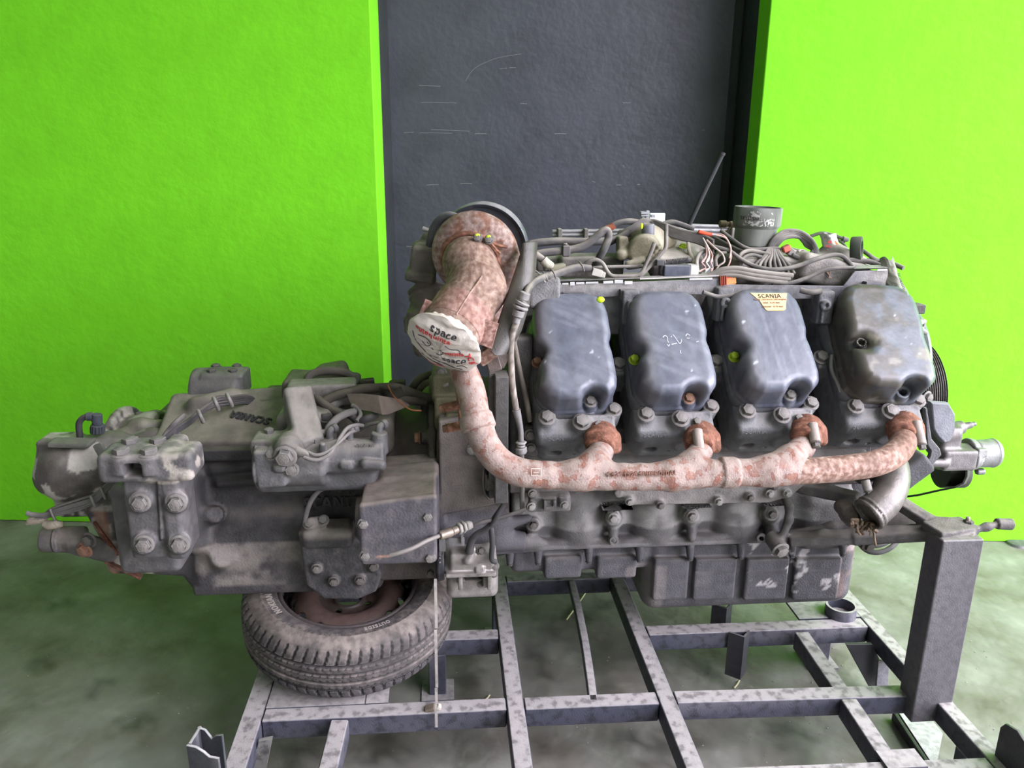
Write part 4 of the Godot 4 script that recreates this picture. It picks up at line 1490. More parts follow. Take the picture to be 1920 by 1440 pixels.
	s.slab(Transform3D(Basis(), cen - Vector3(0, 0, 0.0)), op, 0.004, 0.010)
	s.slab(Transform3D(Basis(), cen + Vector3(0.01, 0.02, -0.20)), ply([-0.05, 0.055, 0.074, 0.062, 0.074, -0.1, -0.08, -0.1]), 0.08, 0.008, 0, 0.02)
	s.cyl(P(668, 960, -1.86), P(690, 960, -1.86), 0.04, 0.04, 0.006, 0, 0.01)
	var kx := coat(lin(76, 74, 78), lin(140, 128, 118), 0.8, 0.15, 7.0)
	kx["spot"] = func(p: Vector3, _n: Vector3, c: Color) -> Color:
		var a := noise.get_noise_3dv(p * 14.0)
		if p.z > -1.74 and p.y < 0.675:
			c = c.lerp(lin(158, 124, 104), smoothstep(0.0, 0.08, a - (p.y - 0.655) * 5.0) * (1.0 - smoothstep(-0.12, -0.07, p.x)) * 0.85)
		return c
	var box := solid("clutch_box", g, s, 0.0055, "gear", kx)
	for q in [[682, 982 - 0, 0], [802, 968, 0], [685, 1042, 0], [806, 1045, 0]]:
		bolt(box, P(q[0], q[1], -1.712), Vector3(0, 0, 1), 0.0105, "dusty")
	# side cover with the air line, black plate and lower bolts
	s = Sdf.new()
	s.box(Transform3D(Basis(), P(617, 1000, -1.905)), Vector3(0.064, 0.028, 0.04), 0.016)
	s.slab(Transform3D(Basis(), P(640, 1045, -1.925)), ply([-0.095, 0.085, 0.02, 0.095, 0.08, 0.01, 0.1, -0.04, 0.085, -0.085, 0.04, -0.105, -0.045, -0.1, -0.085, -0.06]), 0.03, 0.008, 0, 0.01)
	for q in [[594, 1068], [626, 1090], [675, 1088], [700, 1063]]:
		s.cyl(P(q[0], q[1], -1.885), P(q[0], q[1], -1.93), 0.013, 0.016, 0.003, 0, 0.008)
	s.cyl(P(582, 985, -1.885), P(600, 978, -1.885), 0.016, 0.016, 0.004, 0, 0.006)
	s.cap(P(583, 985, -1.88), P(583, 978, -1.88), 0.013, 0.012, 0, 0.006)
	s.cap(P(606, 982, -1.88), P(606, 976, -1.88), 0.010, 0.009, 0, 0.006)
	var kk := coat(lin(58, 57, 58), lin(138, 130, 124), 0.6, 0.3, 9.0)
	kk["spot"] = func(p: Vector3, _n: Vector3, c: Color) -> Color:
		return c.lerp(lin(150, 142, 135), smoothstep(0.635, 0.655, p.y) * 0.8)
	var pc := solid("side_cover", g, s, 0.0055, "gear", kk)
	for q in [[594, 1066, "dusty"], [626, 1090, "dark"], [675, 1088, "dark"], [700, 1062, "dark"]]:
		bolt(pc, P(q[0], q[1], -1.883), Vector3(0, 0, 1), 0.0105, q[2])
	for q in [[580, 983], [606, 976]]:
		bolt(pc, P(q[0], q[1], -1.878), Vector3(0, 0.7, 0.7), 0.011, "dusty")


# ------------------------------------------------------------------ the engine
const BANK_V := Vector3(0, 0.70711, -0.70711)
const BANK_W := Vector3(0, 0.70711, 0.70711)
var bank := Basis(Vector3(1, 0, 0), BANK_V, BANK_W)

func build_engine():
	engine = thing("truck_engine", "dusty grey eight cylinder truck engine with four domed covers and a rusty pipe", "engine", Vector3(0.66, 0.3, -2.3))
	build_block()
	build_heads()
	build_manifold()
	build_turbo()
	build_flywheel_end()
	build_front_end()
	build_top()
	build_wiring()

func build_block():
	var e := engine
	var KC := coat(lin(104, 102, 100), lin(152, 146, 140), 0.6, 0.22, 6.0)
	var along := Basis(Vector3(0, 0, 1), Vector3(0, 1, 0), Vector3(-1, 0, 0))
	var s := Sdf.new()
	s.slab(Transform3D(along, Vector3(0.66, 0.75, -2.3)), ply([-0.30, -0.2, 0.285, -0.2, 0.30, -0.15, 0.29, 0.0, 0.36, 0.05, 0.115, 0.295, -0.115, 0.295, -0.36, 0.05, -0.29, 0.0, -0.30, -0.15]), 0.49, 0.012)
	for q in [[1080, 975], [1222, 970], [1372, 964]]:
		s.cap(P(q[0], q[1] - 34, -2.032), P(q[0], q[1] + 2, -2.030), 0.080, 0.082, 0, 0.010)
	s.box(Transform3D(Basis(), Vector3(0.675, 0.556, -1.99)), Vector3(0.508, 0.008, 0.03), 0.004, 0, 0.008)
	s.box(Transform3D(Basis(), Vector3(0.675, 0.541, -1.99)), Vector3(0.508, 0.004, 0.032), 0.003)
	for q in [[1150, 971], [1297, 967], [1447, 963]]:
		s.cyl(P(q[0], q[1], -1.935), P(q[0], q[1], -2.02), 0.021, 0.03, 0.004, 0, 0.012)
		s.cap(P(q[0], q[1] + 42, -1.95), P(q[0], q[1] + 10, -1.99), 0.012, 0.018, 0, 0.012)
		s.box(Transform3D(Basis(), P(q[0] + 8, q[1] - 22, -1.965)), Vector3(0.045, 0.003, 0.025), 0.002, 0, 0.004)
	s.cyl(P(1000, 983, -1.955), P(1000, 983, -2.02), 0.02, 0.026, 0.004, 0, 0.01)
	s.cap(P(1450, 1012, -1.93), P(1446, 990, -1.99), 0.016, 0.02, 0, 0.012)
	s.cap(P(985, 1015, -1.96), P(1005, 1016, -1.965), 0.02, 0.018, 0, 0.02)
	s.box(Transform3D(Basis(), P(1540, 965, -2.03)), Vector3(0.085, 0.09, 0.06), 0.03, 0, 0.02)
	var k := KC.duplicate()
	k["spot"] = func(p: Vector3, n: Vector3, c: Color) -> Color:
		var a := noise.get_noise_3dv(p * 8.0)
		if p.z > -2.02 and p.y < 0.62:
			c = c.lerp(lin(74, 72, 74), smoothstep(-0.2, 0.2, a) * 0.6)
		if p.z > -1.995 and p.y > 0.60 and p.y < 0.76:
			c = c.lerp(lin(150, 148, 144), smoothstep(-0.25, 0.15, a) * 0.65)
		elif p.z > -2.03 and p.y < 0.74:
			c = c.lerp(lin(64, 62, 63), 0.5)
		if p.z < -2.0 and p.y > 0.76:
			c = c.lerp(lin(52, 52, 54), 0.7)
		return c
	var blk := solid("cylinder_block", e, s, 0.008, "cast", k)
	for q in [[1150, 971, -1.933, "bright"], [1297, 967, -1.933, "dusty"], [1447, 963, -1.933, "dark"], [1000, 983, -1.95, "dark"]]:
		bolt(blk, P(q[0], q[1], q[2]), Vector3(0, 0, 1), 0.0105, q[3], "plug", 0.3, 1.1)
	var m := MB.new()
	for q in [[1152, 1012, -1.945], [1428, 1007, -1.93]]:
		m = MB.new()
		m.pipe(P(q[0], q[1], q[2] - 0.03), P(q[0], q[1] + 3, q[2] + 0.005), 0.0125, 0.006, 16)
		put("drain_stub", blk, m, "cast", coat(lin(92, 90, 90)))
	# cover plate along the side, hanging under the exhaust pipe
	s = Sdf.new()
	var z := -1.925
	var pts := PZ(z, [1172, 905, 1440, 900, 1478, 895, 1505, 905, 1480, 926, 1440, 938, 1180, 942, 1165, 920])
	var c0 := P(1310, 920, z)
	var pl := PackedVector2Array()
	for q in pts:
		pl.append(Vector2(q.x - c0.x, q.y - c0.y))
	s.slab(Transform3D(Basis(), c0), pl, 0.008, 0.005)
	for q in [[1180, 938], [1238, 945], [1347, 938], [1405, 930], [1452, 910], [1442, 925], [1475, 925], [1160, 925]]:
		s.cyl(P(q[0], q[1], z + 0.02), P(q[0], q[1], z - 0.02), 0.011, 0.013, 0.003, 0, 0.008)
	var sp := solid("side_plate", e, s, 0.005, "cast", coat(lin(126, 122, 118), lin(158, 152, 146), 0.6, 0.25, 10.0))
	for q in [[1180, 940, "bright"], [1238, 947, "dark"], [1347, 940, "bright"], [1406, 932, "dark"], [1452, 911, "dark"], [1443, 925, "bright"], [1476, 924, "bright"]]:
		bolt(sp, P(q[0], q[1], z + 0.02), Vector3(0.1, -0.1, 1), 0.0085, q[2], "bolt", 0.3, 1.1)
	# long dusty panel between the heads and the exhaust pipe
	m = MB.new()
	m.box(tilt(Vector3(0.66, 0.79, -1.952), Vector3(1, 0, 0), -14), Vector3(0.5, 0.065, 0.012), 0.004)
	put("coolant_panel", e, m, "cast", coat(lin(96, 90, 86), lin(142, 134, 126), 0.4, 0.2, 6.0))
	# oil pan: shallow at the back, deep at the front, with raised pads
	s = Sdf.new()
	s.box(Transform3D(Basis(), Vector3(0.37, 0.495, -2.3)), Vector3(0.20, 0.05, 0.30), 0.02)
	s.box(Transform3D(Basis(), Vector3(0.882, 0.42, -2.295)), Vector3(0.322, 0.122, 0.295), 0.045, 0, 0.02)
	s.box(Transform3D(Basis(), Vector3(0.675, 0.534, -2.3)), Vector3(0.508, 0.01, 0.318), 0.006, 0, 0.006)
	for q in [[1226, 1285], [1302, 1372], [1398, 1468], [1490, 1565]]:
		var a := P(q[0], 1045, -1.995)
		var b := P(q[1], 1118, -1.995)
		s.box(Transform3D(Basis(), (a + b) / 2.0), Vector3((b.x - a.x) / 2.0, (a.y - b.y) / 2.0, 0.016), 0.004, 0, 0.004)
		var mid := P((q[0] + q[1]) / 2.0, 1072, -1.978)
		s.box(Transform3D(Basis(), mid), Vector3((b.x - a.x) / 2.0, 0.0012, 0.004), 0.001, 1, 0.003)
	for q in [[1020, 1088], [1118, 1190]]:
		var a := P(q[0], 1040, -2.0)
		var b := P(q[1], 1078, -2.0)
		s.box(Transform3D(Basis(), (a + b) / 2.0), Vector3((b.x - a.x) / 2.0, (a.y - b.y) / 2.0, 0.018), 0.008, 0, 0.006)
	for x in [956, 1009, 1104, 1199, 1294, 1389, 1485, 1580]:
		var yy: float = lerpf(1047, 1029, (x - 954) / 626.0)
		s.cap(P(x, yy - 12, -1.972), P(x, yy + 8, -1.972), 0.013, 0.009, 0, 0.006)
	var kp := coat(lin(72, 71, 74), lin(126, 120, 114), 0.5, 0.2, 5.0)
	kp["spot"] = func(p: Vector3, _n: Vector3, c: Color) -> Color:
		var a := noise.get_noise_3dv(p * 17.0 + Vector3(3, 9, 0))
		if p.x > 0.84 and p.y > 0.36:
			c = c.lerp(lin(176, 172, 170), smoothstep(0.30, 0.36, a) * 0.9)
		if p.x > 1.14:
			c = c.lerp(lin(128, 108, 102), smoothstep(-0.3, 0.3, a) * 0.6)
		if p.x < 0.62 and p.x > 0.5 and p.y < 0.47:
			c = c.lerp(lin(120, 114, 110), 0.5)
		return c
	var pan := solid("oil_pan", e, s, 0.0075, "cast", kp)
	for x in [956, 1009, 1104, 1199, 1294, 1389, 1485, 1580]:
		var yy: float = lerpf(1047, 1029, (x - 954) / 626.0)
		bolt(pan, P(x, yy + 10, -1.972), Vector3(0, -1, 0.15), 0.007, "dark")


func build_heads():
	var e := engine
	# the head casting and its domed cover are modelled once along the cylinder, then set four times along the bank (and four on the far one)
	var s := Sdf.new()
	s.box(Transform3D(Basis(), Vector3(0, -0.0375, -0.18)), Vector3(0.098, 0.19, 0.07), 0.014)
	s.box(Transform3D(Basis(), Vector3(0.0, 0.10, -0.18)), Vector3(0.07, 0.09, 0.08), 0.014, 0, 0.01)
	s.box(tilt(Vector3(-0.055, -0.245, -0.10), Vector3(1, 0, 0), 45), Vector3(0.085, 0.02, 0.022), 0.004, 1, 0.02)
	s.box(tilt(Vector3(-0.115, -0.23, -0.21), Vector3(0, 0, 1), 40), Vector3(0.03, 0.03, 0.05), 0.008, 1, 0.012)
	s.box(Transform3D(Basis(), Vector3(0.06, -0.205, -0.112)), Vector3(0.038, 0.035, 0.018), 0.008, 0, 0.004)
	s.box(Transform3D(Basis(), Vector3(0.066, -0.196, -0.092)), Vector3(0.026, 0.016, 0.003), 0.003, 1, 0.001)
	s.cyl(Vector3(0.012, -0.196, -0.16), Vector3(0.012, -0.196, -0.088), 0.026, 0.022, 0.003, 0, 0.012)
	s.cyl(Vector3(-0.072, -0.178, -0.16), Vector3(-0.072, -0.178, -0.094), 0.026, 0.022, 0.003, 0, 0.012)
	s.cyl(Vector3(0.098, -0.16, -0.16), Vector3(0.098, -0.16, -0.094), 0.022, 0.020, 0.003, 0, 0.012)
	s.cyl(Vector3(0.052, -0.206, -0.12), Vector3(0.052, -0.206, -0.09), 0.014, 0.012, 0.002, 0, 0.004)
	s.cyl(Vector3(-0.045, -0.30, -0.205), Vector3(-0.045, -0.212, -0.205), 0.019, 0.017, 0.001, 1, 0.004)
	s.cyl(Vector3(-0.045, -0.215, -0.205), Vector3(-0.045, -0.205, -0.205), 0.016, 0.016, 0.002)
	s.cyl(Vector3(0.005, -0.30, -0.215), Vector3(0.005, -0.22, -0.215), 0.005, 0.005, 0.001, 1)
	s.cyl(Vector3(0.05, -0.235, -0.17), Vector3(0.05, -0.19, -0.17), 0.04, 0.04, 0.004, 0, 0.012)
	s.cyl(Vector3(0, 0.03, -0.31), Vector3(0, 0.03, -0.2), 0.085, 0.085, 0.006)
	s.box(Transform3D(Basis(), Vector3(-0.115, -0.03, -0.17)), Vector3(0.016, 0.02, 0.05), 0.008, 0, 0.01)
	s.box(Transform3D(Basis(), Vector3(-0.10, 0.15, -0.14)), Vector3(0.018, 0.03, 0.05), 0.004, 0, 0.004)
	var head := s.mesh(0.0052)
	var outline := ply([-0.045, 0.157, 0.043, 0.157, 0.058, 0.150, 0.067, 0.136, 0.071, 0.115, 0.072, 0.06, 0.068, 0.02, 0.071, -0.02, 0.073, -0.07, 0.070, -0.086, 0.060, -0.096, 0.045, -0.099, -0.048, -0.099, -0.062, -0.093, -0.070, -0.08, -0.072, -0.05, -0.071, 0.0, -0.073, 0.04, -0.073, 0.115, -0.069, 0.136, -0.060, 0.150])
	var dome := func(fancy: bool) -> Sdf:
		var d := Sdf.new()
		d.slab(Transform3D(Basis(), Vector3(0, 0, -0.052)), outline, 0.052, 0.025)
		d.slab(Transform3D(Basis(), Vector3(0, 0, -0.098)), outline, 0.012, 0.029, 0, 0.0)
		if fancy:
			d.cyl(Vector3(-0.100, 0.004, -0.07), Vector3(-0.100, 0.004, 0.03), 0.022, 0.026, 0.004, 1, 0.022)
			d.cap(Vector3(-0.110, -0.05, -0.05), Vector3(-0.112, -0.05, 0.02), 0.014, 0.018, 1, 0.03)
			d.cyl(Vector3(0.104, 0.03, -0.08), Vector3(0.106, 0.03, 0.02), 0.008, 0.010, 0.004, 1, 0.02)
		d.cap(Vector3(0.036, -0.108, -0.078), Vector3(0.036, -0.136, 0.03), 0.020, 0.033, 1, 0.018)
		d.cyl(Vector3(0.036, -0.106, -0.1), Vector3(0.036, -0.106, -0.07), 0.020, 0.018, 0.003, 0, 0.004)
		return d
	var dm: MB = (dome.call(true) as Sdf).mesh(0.0046)
	var d4: Sdf = dome.call(false)
	d4.cyl(Vector3(-0.070, 0.0, -0.03), Vector3(-0.074, 0.0, 0.04), 0.016, 0.024, 0.004, 1, 0.03)
	d4.cyl(Vector3(-0.068, 0.0, -0.06), Vector3(-0.070, 0.0, -0.012), 0.0145, 0.0135, 0.003, 0, 0.003)
	d4.cyl(Vector3(-0.068, 0.0, -0.06), Vector3(-0.070, 0.0, 0.01), 0.0085, 0.0085, 0.001, 1)
	d4.cyl(Vector3(0.036, -0.106, -0.1), Vector3(0.036, -0.106, 0.0), 0.010, 0.010, 0.001, 1)
	var dm4 := d4.mesh(0.0046)
	var place := func(mb: MB, xf: Transform3D) -> MB:
		var o := MB.new()
		o.ix = mb.ix
		o.v.resize(mb.v.size())
		o.n.resize(mb.v.size())
		for i in mb.v.size():
			o.v[i] = xf * mb.v[i]
			o.n[i] = (xf.basis * mb.n[i]).normalized()
		return o
	var at := [P(1080, 657, -1.87), P(1266, 652, -1.87), P(1457, 647, -1.87), P(1664, 641, -1.87)]
	var kh := coat(lin(104, 105, 106), lin(150, 146, 142), 0.62, 0.15, 9.0)
	for i in 4:
		var f := Transform3D(bank, at[i])
		if i == 3:
			f.basis = f.basis * Basis(Vector3(0, 0, 1), deg_to_rad(-1.5))
		f.origin += BANK_V * 0.042
		var h := put("cylinder_head", e, place.call(head, f), "cast", kh)
		bolt(h, f * Vector3(0.012, -0.196, -0.088), BANK_W, 0.0165, "dusty", "bolt", 0.2 + i * 0.35)
		bolt(h, f * Vector3(0.052, -0.206, -0.09), BANK_W, 0.0095, "dusty", "bolt", 0.5, 1.1)
		bolt(h, f * Vector3(-0.072, -0.178, -0.095), BANK_W, 0.0155, "dusty", "bolt", 0.1 + i * 0.2)
		bolt(h, f * Vector3(0.098, -0.16, -0.094), BANK_W, 0.0145, "dusty", "bolt", 0.3)
		bolt(h, f * Vector3(-0.118, -0.02, -0.118), BANK_W, 0.0155, "dusty", "bolt", 0.2)
		words("lettering", h, "SCANIA" if i > 0 else "SCAN", 0.012, Transform3D(bank * Basis(Vector3(1, 0, 0), deg_to_rad(50)), f * Vector3(-0.05, -0.222, -0.122)), 0.006, "ink_head", "Droid Sans", false)
		# cover
		f.origin -= BANK_V * 0.042
		var fc := f
		if i == 3:
			fc = Transform3D(bank * Basis(Vector3(0, 0, 1), deg_to_rad(-4.0)), at[i] + BANK_W * 0.006 + Vector3(0.010, 0, 0))
			fc.basis = Basis(fc.basis.x * 1.06, fc.basis.y * 1.02, fc.basis.z)
		var kc := coat(lin(86, 90, 102), lin(140, 140, 142), 0.2, 0.16, 5.0)
		var inv := fc.affine_inverse()
		kc["spot"] = func(p: Vector3, n: Vector3, c: Color) -> Color:
			var q := inv * p
			var a := noise.get_noise_3d(p.x * 5.0, q.y * 26.0 * (0.2 if i == 2 else 1.0) + q.x * (60.0 if i == 2 else 14.0), i * 9.0)
			c = c.lerp(lin(126, 128, 136), smoothstep(0.05, 0.4, a) * 0.4)
			var b := noise.get_noise_3dv(p * 15.0 + Vector3(i * 5, 0, 0))
			if i == 3:                                    # oily brown stain at its left
				c = c.lerp(lin(70, 78, 80), 0.6)
				c = c.lerp(lin(70, 62, 46), smoothstep(0.0, 0.5, 0.25 - q.x * 5.0 + b * 0.8) * 0.75)
				c = c.lerp(lin(142, 138, 122), smoothstep(0.15, 0.5, b - absf(q.y + 0.05) * 2.0) * 0.5)
			elif q.x < -0.03:
				c = c.lerp(lin(98, 92, 88), smoothstep(0.0, 0.06, -0.03 - q.x) * 0.5)
			return c.lerp(lin(196, 198, 202), smoothstep(0.60, 0.66, noise.get_noise_3dv(p * 24.0 + Vector3(0, i * 7, 3))) * 0.7)
		var cov := put("valve_cover", e, place.call(dm4 if i == 3 else dm, fc), "paint", kc, "domed cover missing its bolts, stained brown" if i == 3 else "")
		if i < 3:
			bolt(cov, fc * Vector3(0.036, -0.106, -0.070), BANK_W + Vector3(0, 0, 0.2), 0.0115, "dusty" if i != 1 else "rusty", "bolt", 0.4, 0.9)
			bolt(cov, fc * Vector3(-0.090, 0.004, -0.066), BANK_W, 0.0105, ["rusty", "marked", "marked"][i], "bolt", 0.4, 1.2)
		else:
			var rm := MB.new()
			rm.tube([fc * Vector3(-0.106, 0.01, -0.10), fc * Vector3(-0.112, -0.03, -0.105), fc * Vector3(-0.102, -0.07, -0.108), fc * Vector3(-0.092, -0.105, -0.112), fc * Vector3(-0.06, -0.13, -0.115)], 0.005, 8, 5)
			put("gasket", cov, rm, "plain", coat(lin(120, 118, 112)))
		# rim gasket skirt under the cover
		var sk := Sdf.new()
		var fs := Transform3D(f.basis, f * Vector3(-0.006, -0.006, -0.118))
		sk.slab(fs, outline, 0.02, 0.03)
		put("cover_base", e, sk.mesh(0.007), "cast", coat(lin(82, 82, 84), lin(140, 136, 132), 0.5, 0.2, 9.0))
		# the far bank, seen only over the top
		var g := Transform3D(Basis(Vector3(-1, 0, 0), Vector3(0, BANK_V.y, -BANK_V.z), Vector3(0, BANK_W.y, -BANK_W.z)), Vector3(at[i].x + 0.03, at[i].y, -4.6 - at[i].z))
		if i < 4:
			put("cylinder_head", e, place.call(head, g), "cast", kh)
			put("valve_cover", e, place.call(dm, g), "paint", coat(lin(82, 85, 94), lin(138, 137, 138), 0.3, 0.16, 5.0))
	var one: Node = e.get_node("valve_cover")
	# green paint dab on the shoulder of the first cover
	var m := MB.new()
	m.ball(P(1126, 562, -1.945), 0.009, Vector3(1.2, 0.9, 0.8), 12)
	put("paint_mark", one, m, "plain", coat(lin(176, 206, 24), lin(176, 206, 24), 0.0))
	# chalk figures on the second cover
	var f2 := Transform3D(bank, at[1])
	var chalk := MB.new()
	for st in [[-0.027, 0.031, -0.021, 0.036, -0.016, 0.031, -0.017, 0.022, -0.015, 0.015], [-0.019, 0.010, -0.016, 0.005, -0.013, 0.010], [-0.008, 0.010, 0.006, 0.013], [0.0, 0.038, 0.005, 0.028, 0.013, 0.012, 0.018, 0.018, 0.019, 0.024], [-0.004, 0.034, -0.006, 0.031], [0.032, 0.034, 0.037, 0.040, 0.043, 0.035], [0.034, 0.028, 0.041, 0.027], [0.012, -0.008, 0.010, -0.014, 0.013, -0.016], [0.056, 0.016, 0.062, 0.018]]:
		var w := []
		for j in range(0, st.size(), 2):
			w.append(f2 * Vector3(st[j] * 1.0, st[j + 1], 0.0002))
		chalk.tube(w, 0.0010, 5, 4)
	put("chalk_mark", e.get_node("valve_cover_001") if e.has_node("valve_cover_001") else one, chalk, "dull", coat(lin(205, 208, 216), lin(205, 208, 216), 0.0, 0.05))
	# gold sticker on the third cover, trapezoid, with its heading and small print
	var c3: Node = null
	var best := 9.0
	for c in e.get_children():
		if String(c.name).begins_with("valve_cover") and (c as Node3D).position.z > -0.2 + 0.3 and absf((c as Node3D).position.x + 0.66 - at[2].x) < best:
			best = absf((c as Node3D).position.x + 0.66 - at[2].x)
			c3 = c
	var f3 := Transform3D(bank, at[2])
	m = MB.new()
	m.prism(Transform3D(bank, f3 * Vector3(0.010, 0.137, 0.0002)), ply([-0.048, 0.022, 0.051, 0.020, 0.046, 0.006, 0.036, -0.030, 0.030, -0.034, -0.014, -0.034, -0.018, -0.030, -0.028, -0.002]), 0.0016, 0.0002)
	put("sticker", c3, m, "plain", coat(lin(226, 184, 122), lin(200, 176, 140), 0.1, 0.08, 20.0), "gold sticker with black heading")
	var tb := bank
	words("lettering", c3, "SCANIA", 0.0122, Transform3D(tb, f3 * Vector3(0.011, 0.148, 0.0021)), 0.0006, "ink_black")
	words("lettering", c3, "Valve clearance cold engine", 0.0042, Transform3D(tb, f3 * Vector3(0.011, 0.1375, 0.0021)), 0.0006, "ink_brown")
	words("lettering", c3, "Inlet   0.45 mm", 0.0046, Transform3D(tb, f3 * Vector3(0.012, 0.127, 0.0021)), 0.0006, "ink_brown")
	words("lettering", c3, "Exhaust   0.70 mm", 0.0046, Transform3D(tb, f3 * Vector3(0.013, 0.115, 0.0021)), 0.0006, "ink_brown")


func build_manifold():
	var e := engine
	var z := -1.68
	var s := Sdf.new()
	var path := PP([1490, 884, z, 1420, 886, z, 1365, 886, z, 1280, 892, z, 1200, 894, z, 1100, 893, z, 1000, 889, z, 962, 881, z - 0.003, 932, 862, z - 0.01, 910, 832, z - 0.02, 898, 800, z - 0.035, 891, 775, z - 0.05, 886, 745, z - 0.075, 879, 720, z - 0.10, 868, 692, z - 0.14, 858, 660, z - 0.2])
	var sm := MB.curve(path, 3)
	for i in sm.size() - 1:
		s.cap(sm[i], sm[i + 1], 0.0315, 0.0315, 0, 0.006)
	s.cyl(P(1349, 886, z), P(1381, 886, z), 0.0375, 0.0375, 0.006, 0, 0.004)
	s.cyl(P(898, 806, z - 0.032), P(891, 778, z - 0.05), 0.0415, 0.0395, 0.005, 0, 0.003)
	# branches rising to the heads
	for q in [[1127, 846, 1085, 888, 0.031], [1314, 846, 1262, 890, 0.029], [1505, 838, 1440, 880, 0.031]]:
		s.cap(P(q[0], q[1], -1.775), P((q[0] + q[2]) / 2.0 + 8, (q[1] + q[3]) / 2.0 + 4, -1.705), q[4], q[4], 0, 0.02)
		s.cap(P((q[0] + q[2]) / 2.0 + 8, (q[1] + q[3]) / 2.0 + 4, -1.705), P(q[2], q[3], z), q[4], 0.030, 0, 0.03)
	solid("exhaust_manifold", e, s, 0.0055, "scale", coat(Color(0.58, 0.56, 0.545), lin(160, 146, 134), 0.1, 0.25, 7.0), "pale flaking exhaust pipe with rust patches")
	var man: Node = e.get_node("exhaust_manifold")
	s = Sdf.new()
	sm = MB.curve(PP([1692, 812, -1.80, 1693, 832, -1.755, 1676, 853, -1.72, 1640, 869, -1.695, 1590, 877, z - 0.003, 1530, 882, z, 1475, 884, z]), 4)
	for i in sm.size() - 1:
		s.cap(sm[i], sm[i + 1], 0.0305, 0.0305, 0, 0.004)
	var ke := coat(Color(0.62, 0.52, 0.46), lin(150, 120, 104), 0.1, 0.3, 9.0)
	ke["spot"] = func(p: Vector3, _n: Vector3, c: Color) -> Color:
		var a := noise.get_noise_3dv(p * 20.0) + noise.get_noise_3dv(p * 60.0) * 0.6
		c = c.lerp(Color(0.88, 0.80, 0.74), smoothstep(0.08, 0.2, a - (p.x - 0.95) * 1.6) * 0.8)
		return c.lerp(Color(0.36, 0.24, 0.17), smoothstep(1.06, 1.12, p.x) * 0.5)
	solid("manifold_elbow", man, s, 0.0055, "pinkrust", ke, "rust brown end elbow")
	# rusty collars bolted to the head outlets
	for q in [[1127, 826], [1313, 825], [1512, 812], [1694, 806]]:
		var c := P(q[0], q[1], -1.80)
		var ax := (P(q[0] - 2, q[1] + 20, -1.76) - c).normalized()
		s = Sdf.new()
		s.cyl(c - ax * 0.034, c + ax * 0.034, 0.039, 0.035, 0.006)
		s.cyl(c - ax * 0.012, c + ax * 0.006, 0.043, 0.042, 0.004, 0, 0.004)
		s.cap(c + Vector3(0.03, 0.006, 0.012) - ax * 0.01, c + Vector3(0.034, -0.014, 0.018), 0.015, 0.014, 0, 0.012)
		s.cap(c - Vector3(0.028, -0.012, -0.01), c - Vector3(0.03, 0.0, -0.014), 0.012, 0.012, 0, 0.012)
		solid("manifold_flange", man, s, 0.005, "rust", coat(Color(0.82, 0.74, 0.68), lin(150, 120, 100), 0.2, 0.4, 20.0))
	for q in [[1308, 812, 1313, 855], [1524, 800, 1531, 838], [1719, 797, 1730, 843]]:
		var a := P(q[0], q[1], -1.775)
		var b := P(q[2], q[3], -1.735)
		var m := MB.new()
		m.cyl(a - (b - a) * 0.15, a + (b - a) * 0.8, 0.0125, 0.0125, 16)
		put("bolt_sleeve", man, m, "cast", coat(lin(150, 138, 128), lin(170, 160, 150), 0.4, 0.3, 30.0))
		bolt(man, a + (b - a) * 0.8, b - a, 0.0092, "dusty", "bolt", 0.3, 1.2)
	# cast marks on the pipe
	words("lettering", man, "1 521 1526 SPHEROIDAL", 0.0105, Transform3D(Basis(Vector3(1, 0, 0), -0.1), P(1203, 888, z + 0.0325)), 0.004, "ink_brown", "Droid Sans", true)
	var fr := MB.new()
	for q in [[996, 879, 1014, 879], [1014, 879, 1014, 892], [1014, 892, 996, 892], [996, 892, 996, 879], [1000, 886, 1010, 886]]:
		fr.tube(PP([q[0], q[1], z + 0.0315, q[2], q[3], z + 0.0315]), 0.001, 5, 1)
	put("cast_frame", man, fr, "plain", coat(lin(196, 182, 172), lin(190, 180, 170), 0.0))
	# the two long studs with a thin bracket at the left
	for q in [[832, 765, 866, 758], [838, 803, 872, 797]]:
		var a := P(q[2], q[3], -1.80)
		var b := P(q[0], q[1], -1.80)
		var m := MB.new()
		m.cyl(a, b, 0.011, 0.011, 14)
		put("bolt_sleeve", man, m, "rust", coat(Color(1, 0.95, 0.9), lin(150, 130, 115), 0.2))
		bolt(man, b, b - a, 0.009, "rusty", "bolt", 0.3, 1.0)
	var br := MB.new()
	br.tube(PP([852, 690, -1.86, 856, 720, -1.83, 862, 780, -1.79, 866, 806, -1.785]), 0.004, 6, 3)
	put("stay", man, br, "rust", coat(Color(1, 0.9, 0.8)))


